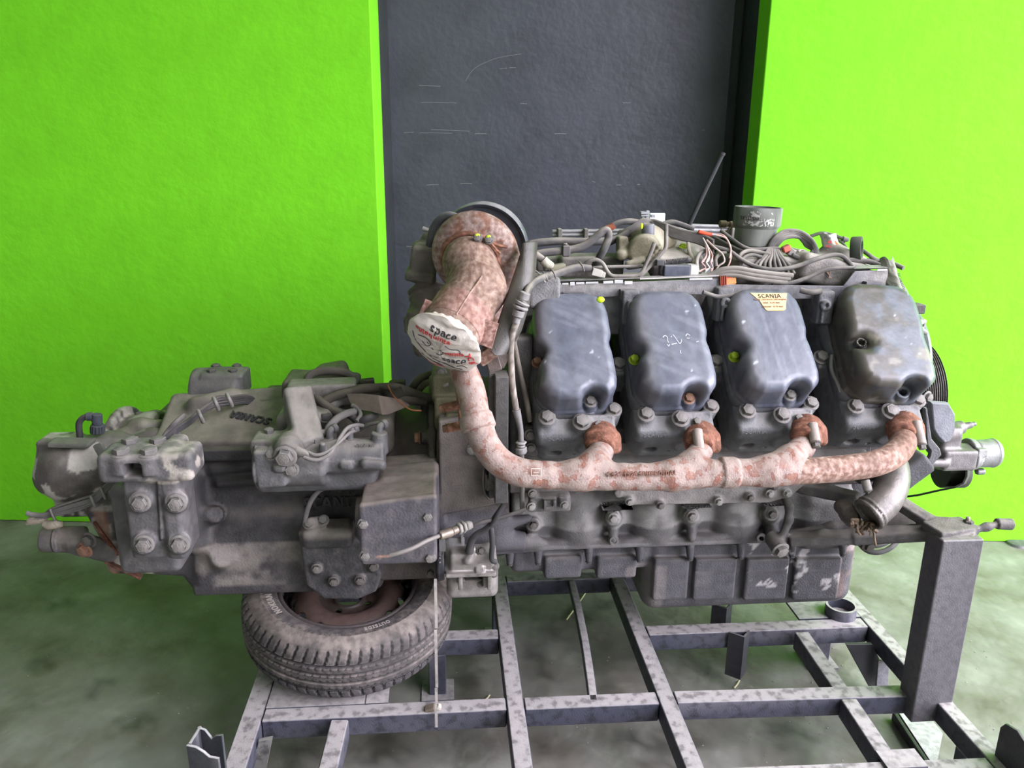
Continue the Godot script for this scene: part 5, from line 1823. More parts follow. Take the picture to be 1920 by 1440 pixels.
func build_turbo():
	var e := engine
	# axis of the turbine looks towards us, down and to the left
	var T := (-cam_fwd * 0.86 + cam_right * -0.20 - cam_up * 0.47).normalized()
	var C := P(891, 478, -2.0)
	var root := Sdf.new()
	root.ring(C, T, 0.074, 0.038)
	root.cyl(C - T * 0.04, C + T * 0.02, 0.075, 0.075, 0.006, 0, 0.02)
	root.cyl(C, C + T * 0.05, 0.068, 0.066, 0.004, 0, 0.02)
	root.cap(C + cam_right * 0.075 - cam_up * 0.02, C + cam_right * 0.04 - cam_up * 0.16 - Vector3(0, 0, 0.03), 0.036, 0.036, 0, 0.02)
	var kt := coat(Color(0.66, 0.63, 0.62), lin(150, 130, 120), 0.2, 0.3, 10.0)
	kt["spot"] = func(p: Vector3, _n: Vector3, c: Color) -> Color:
		var a := noise.get_noise_3dv(p * 26.0)
		return c.lerp(Color(0.46, 0.26, 0.16), smoothstep(0.12, 0.2, a) * 0.75)
	var tb := solid("turbocharger", e, root, 0.006, "pinkrust", kt, "rusty snail shaped turbine housing")
	# outlet pipe and its end
	var A := (cam_right * -0.47 * 0.84 - cam_up * 0.88 * 0.84 - cam_fwd * 0.54).normalized()
	var E := P(833, 640, -1.76)
	var B := E - A * 0.245
	var s := Sdf.new()
	s.cap(C + T * 0.04, C + T * 0.055, 0.060, 0.060)
	s.cap(C + T * 0.06, B + A * 0.06, 0.064, 0.068, 0, 0.02)
	s.cyl(B + A * 0.05, E - A * 0.012, 0.069, 0.069, 0.004, 0, 0.02)
	s.cyl(B + A * 0.120, E - A * 0.014, 0.0715, 0.0715, 0.002, 0, 0.003)
	var side := A.cross(cam_fwd).normalized()
	var flat := side.cross(A).normalized()
	solid("outlet_pipe", tb, s, 0.0055, "pinkrust", coat(Color(0.58, 0.52, 0.46), lin(140, 122, 106), 0.25, 0.45, 9.0))
	var m := MB.new()
	m.cyl(E - A * 0.105, E - A * 0.035, 0.0735, 0.0735, 40, 0.002)
	put("pipe_band", tb, m, "pinkrust", coat(Color(0.64, 0.50, 0.46), lin(150, 128, 116), 0.2, 0.25, 12.0))
	m = MB.new()                                      # weld seam along the pipe
	m.tube([C + T * 0.10 + cam_right * 0.028 + cam_up * 0.022, B + A * 0.07 - flat * 0.067, B + A * 0.15 - flat * 0.0715, E - A * 0.03 - flat * 0.0715], 0.0028, 6, 5)
	put("weld_seam", tb, m, "pinkrust", coat(Color(0.8, 0.7, 0.62)))
	# v-band clamp with two yellow marked bolts
	s = Sdf.new()
	s.ring(C + T * 0.05, T, 0.0715, 0.006)
	s.ring(C + T * 0.043, T, 0.070, 0.006)
	solid("band_clamp", tb, s, 0.004, "rust", coat(Color(1.0, 0.95, 0.9), lin(170, 150, 130), 0.3))
	m = MB.new()
	m.tube(PP([872, 458, -1.93, 884, 451, -1.925, 895, 448, -1.925, 903, 452, -1.92]), 0.004, 6, 4)
	m.tube(PP([906, 450, -1.92, 918, 452, -1.92, 932, 459, -1.925, 951, 463, -1.93]), 0.004, 6, 4)
	m.tube(PP([920, 455, -1.915, 928, 465, -1.91, 938, 476, -1.91]), 0.003, 6, 4)
	put("clamp_strap", tb, m, "rust", coat(Color(1, 0.95, 0.9)))
	for q in [[896, 446], [917, 449]]:
		bolt(tb, P(q[0], q[1], -1.915), Vector3(-0.3, 0.2, 1), 0.0085, "dusty", "bolt", 0.3, 1.3)
		m = MB.new()
		m.ball(P(q[0] - 1, q[1] - 5, -1.907), 0.0055, Vector3(1.2, 0.8, 0.8), 10)
		put("paint_mark", tb, m, "plain", coat(lin(196, 214, 40), lin(196, 214, 40), 0.0))
	# sheet bracket round the end of the pipe
	for w in [PZ(-1.775, [868, 585, 935, 606, 922, 654, 886, 640]), PZ(-1.80, [779, 600, 797, 560, 824, 570, 816, 606, 800, 620, 784, 616])]:
		m = MB.new()
		var wc: Vector3 = w[0]
		var wp := PackedVector2Array()
		for q in w:
			wp.append(Vector2(q.x - wc.x, q.y - wc.y))
		m.prism(Transform3D(Basis(), wc), wp, 0.006, 0.0015)
		put("pipe_bracket", tb, m, "pinkrust", coat(Color(0.66, 0.52, 0.48), lin(150, 128, 116), 0.2))
	m = MB.new()
	m.box(Transform3D(Basis(Vector3(0, 0, 1), 0.6), P(912, 668, -1.82)), Vector3(0.022, 0.016, 0.006), 0.003)
	put("pipe_tab", tb, m, "pinkrust", coat(Color(0.74, 0.62, 0.56)))
	m = MB.new()
	m.cyl(P(918, 608, -1.795), P(918, 608, -1.798), 0.003, 0.003, 10)
	put("bracket_hole", tb, m, "plain", coat(lin(24, 22, 22), lin(24, 22, 22), 0.0))
	# compressor side behind: big disc with a rolled rim, grey housing and hoses at the left
	var D := C - T * 0.10 - cam_up * 0.010
	m = MB.new()
	m.lathe(MB.frame(D, T), [Vector2(0, -0.01), Vector2(0.108, -0.01), Vector2(0.116, -0.014), Vector2(0.118, -0.004), Vector2(0.118, 0.008), Vector2(0.115, 0.013), Vector2(0.108, 0.011), Vector2(0.103, 0.004), Vector2(0, 0.004)], 64)
	put("compressor_disc", tb, m, "paint", coat(lin(68, 70, 78), lin(150, 148, 146), 0.8, 0.1, 8.0))
	m = MB.new()
	m.tube(PP([872, 416, -2.03, 858, 409, -2.03, 840, 405, -2.04, 825, 412, -2.05, 814, 428, -2.06, 808, 450, -2.07, 806, 480, -2.09, 808, 510, -2.1, 812, 545, -2.1]), 0.0115, 10, 5)
	put("oil_hose", tb, m, "dull", coat(lin(66, 66, 68), lin(132, 128, 122), 0.5))
	s = Sdf.new()
	s.box(tilt(P(795, 492, -2.12), Vector3(0, 0, 1), -8), Vector3(0.036, 0.05, 0.06), 0.014)
	s.box(tilt(P(788, 515, -2.11), Vector3(0, 0, 1), -8), Vector3(0.038, 0.012, 0.065), 0.008, 0, 0.006)
	s.cap(P(805, 450, -2.12), P(800, 475, -2.12), 0.022, 0.03, 0, 0.015)
	s.cyl(P(798, 535, -2.12), P(812, 600, -2.08), 0.045, 0.05, 0.01, 0, 0.015)
	for i in 3:
		s.ring(P(800 + i * 2, 543 + i * 12, -2.115), P(812, 600, -2.08) - P(798, 535, -2.12), 0.046, 0.006, 0, 0.004)
	s.box(tilt(P(776, 603, -2.08), Vector3(0, 0, 1), -10), Vector3(0.022, 0.03, 0.03), 0.008, 0, 0.012)
	s.cyl(P(757, 602, -2.08), P(770, 602, -2.08), 0.012, 0.014, 0.003, 0, 0.004)
	s.cap(P(782, 620, -2.08), P(790, 655, -2.08), 0.02, 0.022, 0, 0.02)
	solid("compressor_housing", tb, s, 0.006, "cast", coat(lin(92, 86, 76), lin(140, 132, 118), 0.7, 0.2, 9.0))
	m = MB.new()
	m.tube(PP([803, 432, -2.1, 797, 430, -2.1, 792, 428, -2.1]), 0.006, 6, 3)
	m.tube(PP([762, 462, -2.11, 772, 463, -2.11, 783, 461, -2.11]), 0.0014, 5, 3)
	put("sensor_tail", tb, m, "plain", coat(lin(130, 128, 122)))
	# folded heat shield channel at the right of the turbo
	var rows := []
	for r in [[1000, 450, -1.94, 1005, 452, -1.93], [985, 500, -1.90, 1002, 505, -1.89], [965, 560, -1.86, 990, 570, -1.85], [950, 605, -1.83, 975, 620, -1.82], [938, 645, -1.80, 950, 662, -1.79]]:
		var a := P(r[0] - 6, r[1], r[2] - 0.03)
		var b := P(r[0] - 18, r[1] + 6, r[2] + 0.012)
		var c := P(r[3] - 22, r[4] + 4, r[2] + 0.028)
		var d := P(r[3] - 4, r[4] + 2, r[5] + 0.005)
		var f := P(r[3] + 2, r[4], r[5] - 0.03)
		rows.append([a, b, c, d, f])
	m = MB.new()
	var dense := []
	for i in rows.size():
		var line := MB.curve(rows[i], 4)
		dense.append(line)
	m.sheet(dense, 0.003)
	put("heat_shield", e, m, "steel", coat(lin(66, 63, 58), lin(112, 105, 95), 0.6, 0.15, 8.0), "long folded sheet metal heat shield")
	m = MB.new()
	m.box(tilt(P(922, 672, -1.84), Vector3(0, 0, 1), 18), Vector3(0.016, 0.034, 0.005), 0.002)
	put("shield_bracket", e, m, "steel", coat(lin(110, 98, 92), lin(150, 138, 128), 0.5))
	m = MB.new()
	m.box(tilt(P(945, 655, -1.9), Vector3(0, 0, 1), -24), Vector3(0.02, 0.045, 0.005), 0.002)
	put("shield_bracket", e, m, "steel", coat(lin(110, 98, 92), lin(150, 138, 128), 0.5))


func build_flywheel_end():
	var e := engine
	var K := coat(lin(100, 93, 88), lin(142, 132, 122), 0.5, 0.16, 5.0)
	var KD := coat(lin(66, 65, 68), lin(128, 122, 116), 0.5, 0.2, 7.0)
	var s := Sdf.new()
	s.cyl(Vector3(-0.032, 0.70, -2.2), Vector3(0.16, 0.70, -2.2), 0.265, 0.265, 0.006)
	s.cyl(Vector3(-0.032, 0.70, -2.2), Vector3(-0.012, 0.70, -2.2), 0.274, 0.274, 0.003, 0, 0.003)
	var f := PZ(-1.925, [826, 792, 866, 786, 930, 800, 948, 940, 829, 962])
	var c: Vector3 = (f[0] + f[3]) * 0.5
	var pl := PackedVector2Array()
	for q in f:
		pl.append(Vector2(q.x - c.x, q.y - c.y))
	s.slab(Transform3D(Basis(), c - Vector3(0, 0, 0.08)), pl, 0.08, 0.006)
	s.box(Transform3D(Basis(), Vector3(0.06, 0.62, -2.05)), Vector3(0.09, 0.07, 0.1), 0.02, 0, 0.02)
	s.cap(P(840, 985, -1.96), P(838, 1010, -1.96), 0.025, 0.03, 0, 0.03)
	s.cap(P(845, 990, -1.95), P(930, 1000, -1.96), 0.012, 0.03, 0, 0.03)
	s.cyl(P(925, 1008, -1.965), P(985, 1015, -1.965), 0.034, 0.026, 0.004, 0, 0.02)
	s.cap(P(930, 985, -1.95), P(990, 972, -1.96), 0.02, 0.012, 0, 0.02)
	s.cap(P(925, 1035, -1.965), P(988, 1030, -1.965), 0.008, 0.008, 0, 0.012)
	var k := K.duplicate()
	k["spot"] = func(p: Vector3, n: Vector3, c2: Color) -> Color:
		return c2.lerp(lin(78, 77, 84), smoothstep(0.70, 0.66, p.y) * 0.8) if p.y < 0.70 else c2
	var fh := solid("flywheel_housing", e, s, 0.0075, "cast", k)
	bolt(fh, P(885, 843, -1.92), Vector3(-0.4, 0, 1), 0.011, "bright")
	for q in [[828, 700, -2.02], [836, 720, -2.0]]:
		bolt(fh, P(q[0], q[1], q[2]), Vector3(-0.3, 0.5, 1), 0.011, "dusty")
	# opening with the dark recess and the little lever
	var m := MB.new()
	m.box(Transform3D(Basis(), P(922, 895, -1.918)), Vector3(0.018, 0.055, 0.006), 0.002)
	put("access_recess", fh, m, "dull", coat(lin(34, 33, 34), lin(60, 58, 56), 0.2))
	m = MB.new()
	m.cyl(P(912, 905, -1.905), P(930, 905, -1.905), 0.022, 0.022, 18)
	m.box(Transform3D(Basis(), P(911, 902, -1.90)), Vector3(0.002, 0.02, 0.01), 0.001)
	m.tube(PP([906, 880, -1.9, 906, 905, -1.9, 909, 925, -1.9, 916, 936, -1.9]), 0.003, 6, 4)
	put("timing_pointer", fh, m, "cast", K)
	# olive box over the housing, behind the pipe
	s = Sdf.new()
	s.box(Transform3D(Basis(), P(845, 717, -2.05)), Vector3(0.05, 0.036, 0.06), 0.008)
	s.cyl(P(805, 720, -2.05), P(830, 718, -2.05), 0.02, 0.024, 0.004, 0, 0.008)
	s.box(Transform3D(Basis(), P(850, 765, -2.02)), Vector3(0.05, 0.045, 0.05), 0.008, 0, 0.01)
	s.box(Transform3D(Basis(), P(870, 790, -2.0)), Vector3(0.05, 0.04, 0.06), 0.01, 0, 0.01)
	solid("speed_sensor_box", e, s, 0.006, "cast", coat(lin(92, 90, 64), lin(122, 116, 92), 0.5, 0.25, 9.0))
	m = MB.new()
	m.tube(PP([772, 728, -2.1, 785, 712, -2.1, 800, 704, -2.1, 820, 701, -2.1, 838, 700, -2.1]), 0.0105, 10, 5)
	m.tube(PP([784, 734, -2.08, 794, 722, -2.08, 806, 716, -2.07, 818, 715, -2.07]), 0.009, 10, 5)
	put("hose", e, m, "dull", coat(lin(72, 70, 54), lin(110, 106, 84), 0.5))
	# tall dark support channel between the pipe and the braided hose
	m = MB.new()
	var a := P(938, 700, -1.88)
	var b := P(948, 948, -1.84)
	m.box(Transform3D(Basis(Vector3(0, 0, 1), 0.0), (a + b) * 0.5 + Vector3(-0.004, 0, -0.02)), Vector3(0.017, (a.y - b.y) / 2.0, 0.03), 0.003)
	m.box(Transform3D(Basis(), (a + b) * 0.5 + Vector3(-0.026, 0, -0.045)), Vector3(0.008, (a.y - b.y) / 2.0, 0.02), 0.002)
	put("support_channel", e, m, "steel", coat(lin(86, 84, 82), lin(140, 132, 124), 0.5, 0.15, 8.0))
	# starter: black plate, pale aluminium casting with windows below
	s = Sdf.new()
	s.cyl(P(818, 1048, -1.90), P(834, 1048, -1.90), 0.056, 0.056, 0.006)
	s.cyl(P(822, 1048, -1.90), P(824, 1048, -1.90), 0.0585, 0.0585, 0.002)
	solid("starter_flange", e, s, 0.005, "paint", coat(lin(44, 44, 48), lin(110, 106, 102), 0.4))
	s = Sdf.new()
	s.box(Transform3D(Basis(Vector3(1, 0, 0), 0.25), P(885, 1045, -1.86)), Vector3(0.058, 0.03, 0.022), 0.008)
	s.box(Transform3D(Basis(), P(882, 1066, -1.868)), Vector3(0.066, 0.006, 0.036), 0.003, 0, 0.008)
	s.box(Transform3D(Basis(), P(863, 1080, -1.875)), Vector3(0.006, 0.026, 0.03), 0.003, 0, 0.006)
	s.box(Transform3D(Basis(), P(917, 1080, -1.87)), Vector3(0.006, 0.026, 0.03), 0.003, 0, 0.006)
	s.cyl(P(904, 1078, -1.87), P(905, 1098, -1.87), 0.014, 0.016, 0.003, 0, 0.006)
	s.box(Transform3D(Basis(), P(885, 1080, -1.93)), Vector3(0.07, 0.05, 0.04), 0.02, 0, 0.006)
	s.box(Transform3D(Basis(), P(888, 1087, -1.86)), Vector3(0.026, 0.018, 0.045), 0.003, 1, 0.002)
	s.cap(P(840, 1020, -1.88), P(842, 1060, -1.88), 0.014, 0.02, 0, 0.02)
	s.cap(P(918, 1025, -1.87), P(920, 1050, -1.865), 0.012, 0.016, 0, 0.015)
	s.cyl(P(900, 1068, -1.835), P(900, 1066, -1.86), 0.012, 0.012, 0.002, 0, 0.003)
	s.cap(P(878, 1050, -1.835), P(886, 1030, -1.84), 0.014, 0.011, 0, 0.004)
	var st := solid("starter_casting", e, s, 0.0048, "alu", coat(lin(146, 141, 136), lin(150, 144, 136), 0.3, 0.3, 14.0))
	for q in [[902, 1032, -1.835], [928, 1062, -1.85], [926, 1075, -1.86], [806, 1075, -1.9]]:
		bolt(st, P(q[0], q[1], q[2]), Vector3(0.2, 0.3, 1), 0.0085, "dark")
	# black cable with elbow plug, clear cut hose with its brass union
	hose("starter_cable", e, PP([880, 1035, -1.83, 884, 1015, -1.825, 894, 1002, -1.82, 908, 994, -1.815, 919, 985, -1.81, 930, 968, -1.81, 945, 946, -1.82]), [0.012, 0.0095, 0.0085, 0.008, 0.0075, 0.0075, 0.007], coat(lin(56, 55, 56), lin(112, 108, 104), 0.5), "dull", 10)
	hose("starter_cable", e, PP([921, 988, -1.81, 922, 1000, -1.81, 923, 1022, -1.815, 922, 1048, -1.825, 930, 1054, -1.83]), 0.007, coat(lin(58, 57, 58), lin(112, 108, 104), 0.5), "dull", 8)
	hose("starter_cable", e, PP([920, 986, -1.806, 931, 968, -1.80, 944, 947, -1.81]), 0.006, coat(lin(50, 49, 50), lin(112, 108, 104), 0.4), "dull", 8)
	hose("pipe_line", e, PP([884, 987, -1.80, 905, 979, -1.80, 935, 972, -1.81, 960, 964, -1.82, 985, 955, -1.85]), 0.005, coat(lin(66, 64, 62), lin(120, 114, 106), 0.5), "dull", 8)
	hose("cut_hose", e, PP([731, 1041, -1.66, 750, 1036, -1.66, 775, 1027, -1.67, 800, 1014, -1.69, 828, 1003, -1.72]), 0.0052, coat(lin(112, 107, 101), lin(120, 114, 108), 0.3, 0.1), "plain", 10)
	m = MB.new()
	var ua := P(824, 1005, -1.715)
	var ub := P(847, 997, -1.735)
	m.cyl(ua, ub, 0.0115, 0.013, 6, 0.002)
	m.cyl(ub, P(858, 992, -1.745), 0.0105, 0.0105, 14)
	put("union", e, m, "alu", coat(lin(130, 119, 107), lin(130, 120, 110), 0.3))
	for q in [[858, 992, -1.745, 864, 990, -1.75, 0.0155], [866, 989, -1.752, 871, 987, -1.757, 0.0155], [873, 987, -1.758, 882, 984, -1.77, 0.012]]:
		m = MB.new()
		m.cyl(P(q[0], q[1], q[2]), P(q[3], q[4], q[5]), q[6], q[6], 6, 0.002)
		put("union", e, m, "cast", coat(lin(140, 136, 130), lin(160, 154, 146), 0.4))
	for q in [[856, 1016, 0.02, 0.011, 0.003], [866, 1003, 0.003, 0.02, 0.012], [829, 1020, 0.008, 0.02, 0.003]]:
		m = MB.new()
		m.box(Transform3D(Basis(), P(q[0], q[1], -1.80)), Vector3(q[2], q[3], q[4]), 0.001)
		put("hose_bracket", e, m, "steel", coat(lin(98, 97, 96), lin(150, 146, 140), 0.5))
	# braided oil hose down past the first head, with its unions
	var kb := coat(lin(120, 112, 104), lin(168, 162, 154), 0.4, 0.9, 60.0)
	hose("braided_hose", e, PP([968, 606, -1.80, 961, 625, -1.80, 958, 655, -1.80, 959, 690, -1.80, 962, 730, -1.80, 968, 768, -1.80]), 0.0078, kb, "dull", 10)
	hose("hose_end", e, PP([968, 768, -1.80, 972, 785, -1.80, 976, 805, -1.80, 977, 826, -1.80]), [0.0105, 0.0085, 0.007, 0.007], coat(lin(110, 108, 106), lin(150, 146, 140), 0.4), "cast", 10)
	for q in [[977, 828, 977, 832, 0.014], [977, 834, 977, 838, 0.0105], [977, 839, 978, 850, 0.0145], [985, 548, 980, 562, 0.0135], [980, 566, 978, 570, 0.019], [977, 574, 975, 579, 0.019], [974, 582, 970, 594, 0.0145], [970, 594, 967, 607, 0.009]]:
		m = MB.new()
		m.cyl(P(q[0], q[1], -1.80), P(q[2], q[3], -1.80), q[4], q[4], 6 if q[4] > 0.012 else 14, 0.002)
		put("union", e, m, "cast", coat(lin(128, 126, 124), lin(165, 160, 154), 0.5))
	hose("steel_line", e, PP([978, 850, -1.80, 979, 880, -1.81, 979, 905, -1.85, 979, 945, -1.90, 980, 960, -1.92]), 0.0065, coat(lin(120, 116, 110), lin(160, 154, 146), 0.4), "cast", 10)
	hose("steel_line", e, PP([963, 640, -1.88, 975, 700, -1.88, 985, 740, -1.88, 994, 790, -1.88]), 0.007, coat(lin(98, 90, 80), lin(140, 130, 118), 0.4), "cast", 10)
	s = Sdf.new()
	s.box(Transform3D(Basis(), P(996, 825, -1.90)), Vector3(0.018, 0.04, 0.012), 0.004)
	s.box(Transform3D(Basis(), P(975, 760, -1.97)), Vector3(0.03, 0.19, 0.03), 0.01)
	var pl2 := solid("end_plate", e, s, 0.006, "cast", coat(lin(72, 70, 68), lin(130, 122, 114), 0.4))
	bolt(pl2, P(994, 815, -1.885), Vector3(0, 0, 1), 0.011, "dusty")
	bolt(pl2, P(995, 839, -1.885), Vector3(0, 0, 1), 0.009, "dusty")
	# sensor block with a square port under the pipe
	s = Sdf.new()
	s.box(Transform3D(Basis(), P(1030, 940, -1.91)), Vector3(0.055, 0.022, 0.02), 0.006)
	s.box(Transform3D(Basis(), P(1030, 945, -1.885)), Vector3(0.017, 0.014, 0.012), 0.003, 0, 0.004)
	s.box(Transform3D(Basis(), P(1030, 946, -1.87)), Vector3(0.010, 0.008, 0.012), 0.002, 1)
	s.box(Transform3D(Basis(), P(1055, 938, -1.895)), Vector3(0.012, 0.014, 0.012), 0.004, 0, 0.004)
	s.cyl(P(996, 950, -1.875), P(996, 950, -1.93), 0.013, 0.014, 0.003, 0, 0.004)
	s.cyl(P(998, 925, -1.88), P(998, 925, -1.93), 0.012, 0.014, 0.003, 0, 0.004)
	var sb := solid("oil_sensor", e, s, 0.0045, "cast", coat(lin(92, 90, 88), lin(146, 140, 132), 0.5, 0.2, 12.0))
	for q in [[996, 950, "bright"], [998, 925, "dusty"], [1058, 947, "dusty"]]:
		bolt(sb, P(q[0], q[1], -1.872), Vector3(0.2, 0, 1), 0.0085, q[2])


func build_front_end():
	var e := engine
	var K := coat(lin(76, 74, 72), lin(122, 116, 108), 0.75, 0.2, 7.0)
	var KD := coat(lin(64, 64, 66), lin(122, 118, 112), 0.5, 0.2, 7.0)
	# front mount arm reaching to the post
	var s := Sdf.new()
	var ch := func(pts: Array, r: float, kk := 0.02):
		for i in pts.size() - 1:
			s.cap(pts[i], pts[i + 1], r, r, 0, kk)
	ch.call(PP([1470, 1012, -1.91, 1540, 1006, -1.88, 1620, 1004, -1.84, 1690, 1001, -1.80, 1735, 996, -1.77]), 0.017)
	ch.call(PP([1482, 1004, -1.94, 1560, 990, -1.93, 1640, 985, -1.9]), 0.015)
	ch.call(PP([1498, 912, -1.94, 1550, 920, -1.91, 1605, 934, -1.87]), 0.018)
	ch.call(PP([1668, 930, -1.90, 1690, 946, -1.86, 1712, 962, -1.825, 1738, 976, -1.79, 1775, 984, -1.765, 1815, 990, -1.75]), 0.0165, 0.008)
	s.box(Transform3D(Basis(Vector3(0, 1, 0), 0.18), P(1782, 990, -1.74)), Vector3(0.060, 0.011, 0.036), 0.005, 0, 0.01)
	s.cyl(P(1795, 1005, -1.725), P(1795, 998, -1.725), 0.04, 0.04, 0.004, 0, 0.008)
	var bar := func(a: Vector3, b: Vector3, w: float, h: float):
		var z := (b - a).normalized()
		var x := Vector3.UP.cross(z).normalized()
		s.box(Transform3D(Basis(x, z.cross(x), z), (a + b) * 0.5), Vector3(w, h, a.distance_to(b) * 0.5), 0.005, 0, 0.008)
	bar.call(P(1480, 1011, -1.90), P(1610, 1006, -1.84), 0.026, 0.013)
	bar.call(P(1600, 1006, -1.845), P(1740, 998, -1.77), 0.03, 0.014)
	bar.call(P(1672, 934, -1.88), P(1742, 978, -1.785), 0.024, 0.012)
	bar.call(P(1500, 913, -1.94), P(1606, 934, -1.87), 0.02, 0.014)
	var web := PP([1655, 995, -1.90, 1672, 945, -1.94, 1735, 980, -1.85, 1730, 998, -1.82])
	for t in 7:
		var u := t / 6.0
		s.cap((web[0] as Vector3).lerp(web[3], u), (web[1] as Vector3).lerp(web[2], u) - Vector3(0, 0, 0.02), 0.009, 0.009, 0, 0.02)
	ch.call(PP([1822, 996, -1.745, 1850, 988, -1.745, 1868, 983, -1.745]), 0.0075)
	s.cyl(P(1868, 982, -1.745), P(1897, 983, -1.745), 0.0145, 0.0155, 0.003, 0, 0.003)
	ch.call(PP([1470, 930, -1.95, 1480, 950, -1.925, 1479, 975, -1.91, 1468, 1003, -1.90]), 0.011, 0.01)
	s.cyl(P(1447, 1006, -1.93), P(1463, 1030, -1.875), 0.023, 0.023, 0.004, 0, 0.012)
	var arm := solid("front_mount", e, s, 0.0055, "cast", K, "forged mount arm reaching the post")
	bolt(arm, P(1463, 1030, -1.874), Vector3(0.15, -0.35, 1), 0.0175, "dusty")
	bolt(arm, P(1815, 984, -1.745), Vector3(0, 1, 0), 0.012, "dark", "bolt", 0.3, 0.9)
	var m := MB.new()
	m.cyl(P(1815, 982, -1.745), P(1815, 969, -1.745), 0.0062, 0.0055, 12)
	put("stud", arm, m, "cast", coat(lin(120, 108, 96)))
	m = MB.new()
	m.cyl(P(1787, 980, -1.80), P(1787, 977, -1.80), 0.022, 0.022, 18)
	put("washer", arm, m, "cast", KD)
	# thermostat elbow in bare aluminium with two rolled bands at its mouth
	s = Sdf.new()
	var pth := MB.curve(PP([1672, 876, -1.83, 1673, 898, -1.80, 1668, 920, -1.775, 1656, 940, -1.757, 1642, 954, -1.745, 1627, 966, -1.738]), 4)
	for i in pth.size() - 1:
		s.cap(pth[i], pth[i + 1], 0.0415, 0.0415, 0, 0.003)
	var ax: Vector3 = (pth[-1] - pth[-3]).normalized()
	s.cyl(pth[-1] + ax * 0.002, pth[-1] + ax * 0.1, 0.06, 0.06, 0.001, 1)
	for o in [0.004, 0.016]:
		s.ring(pth[-1] - ax * (o as float), ax, 0.0415, 0.0042, 0, 0.002)
	s.cyl(pth[-1] - ax * 0.01, pth[-1] + ax * 0.01, 0.036, 0.036, 0.001, 1, 0.002)
	ch.call([pth[0] + Vector3(0.042, 0, 0), pth[5] + Vector3(0.043, -0.004, 0.005), pth[10] + Vector3(0.036, -0.02, 0.01), pth[14] + Vector3(0.030, -0.030, 0.012)], 0.0035, 0.004)
	s.cyl(P(1660, 882, -1.82), P(1660, 888, -1.815), 0.042, 0.042, 0.004, 0, 0.004)
	var el := solid("thermostat_elbow", e, s, 0.0048, "alu", coat(lin(104, 100, 95), lin(122, 114, 104), 0.35, 0.4, 16.0), "bare aluminium coolant elbow")
	for q in [[1622, 900, 1628, 921], [1684, 888, 1693, 905]]:
		m = MB.new()
		m.cyl(P(q[0], q[1], -1.78), P(q[2], q[3], -1.765), 0.011, 0.011, 14)
		put("bolt_sleeve", el, m, "cast", coat(lin(136, 132, 126)))
		bolt(el, P(q[2], q[3], -1.765), P(q[2], q[3], -1.765) - P(q[0], q[1], -1.78), 0.0082, "dusty", "bolt", 0.3, 1.1)
	m = MB.new()                                            # torn hose remains hanging off the mouth
	var rt := RandomNumberGenerator.new()
	rt.seed = 3
	for i in 26:
		var t := rt.randf()
		var p := P(1596 + 42 * t, 970 + 14 * t, -1.742 + rt.randf_range(-0.012, 0.008))
		var w := [p]
		for j in 4:
			p += Vector3(rt.randf_range(-0.009, 0.009), rt.randf_range(-0.011, 0.001), rt.randf_range(-0.006, 0.006))
			w.append(p)
		m.tube(w, rt.randf_range(0.0018, 0.0045), 6, 3)
	m.tube(PP([1632, 985, -1.735, 1638, 998, -1.735, 1640, 1012, -1.735, 1642, 1022, -1.735]), 0.003, 6, 4)
	put("torn_hose", el, m, "dull", coat(lin(96, 80, 62), lin(132, 118, 100), 0.4, 0.5, 40.0))
	s = Sdf.new()
	s.box(tilt(P(1590, 960, -1.80), Vector3(0, 0, 1), 30), Vector3(0.018, 0.03, 0.02), 0.008)
	s.cap(P(1578, 950, -1.85), P(1600, 975, -1.78), 0.02, 0.016, 0, 0.02)
	solid("hose_stub", e, s, 0.005, "cast", coat(lin(84, 78, 74), lin(130, 118, 106), 0.5, 0.4, 20.0))
	hose("loop_hose", e, PP([1610, 1018, -1.84, 1625, 1032, -1.84, 1645, 1036, -1.85, 1665, 1030, -1.87, 1680, 1018, -1.9, 1684, 1008, -1.92]), 0.007, KD, "dull", 10)
	hose("loop_hose", e, PP([1620, 1016, -1.86, 1640, 1024, -1.86, 1660, 1020, -1.88, 1672, 1010, -1.9]), 0.005, KD, "dull", 8)
	bolt(e, P(1628, 1022, -1.83), Vector3(0.2, -0.2, 1), 0.014, "dark")
	# front cover body, dark bracket plates beside the fourth head
	s = Sdf.new()
	s.box(Transform3D(Basis(), Vector3(1.20, 0.72, -2.25)), Vector3(0.06, 0.17, 0.24), 0.03)
	s.box(Transform3D(Basis(), Vector3(1.2, 0.92, -2.2)), Vector3(0.06, 0.16, 0.2), 0.03, 0, 0.03)
	s.box(tilt(P(1700, 885, -1.86), Vector3(0, 0, 1), 40), Vector3(0.06, 0.03, 0.03), 0.01, 0, 0.02)
	s.box(tilt(P(1640, 880, -1.87), Vector3(0, 0, 1), 12), Vector3(0.06, 0.022, 0.03), 0.01, 0, 0.02)
	solid("front_cover", e, s, 0.0085, "cast", KD)
	m = MB.new()
	var pz := PZ(-1.90, [1732, 748, 1770, 752, 1785, 775, 1785, 805, 1775, 825, 1762, 828, 1748, 815, 1738, 800])
	var c0 := P(1760, 790, -1.90)
	var pl := PackedVector2Array()
	for q in pz:
		pl.append(Vector2(q.x - c0.x, q.y - c0.y))
	m.prism(Transform3D(Basis(Vector3.UP, 0.15), c0), pl, 0.02, 0.005)
	put("bracket_plate", e, m, "cast", coat(lin(104, 106, 112), lin(150, 148, 146), 0.4))
	m = MB.new()
	pz = PZ(-1.87, [1728, 762, 1733, 762, 1742, 820, 1757, 838, 1760, 850, 1745, 868, 1735, 878, 1725, 872, 1738, 852, 1740, 842, 1733, 832])
	c0 = P(1742, 820, -1.87)
	pl = PackedVector2Array()
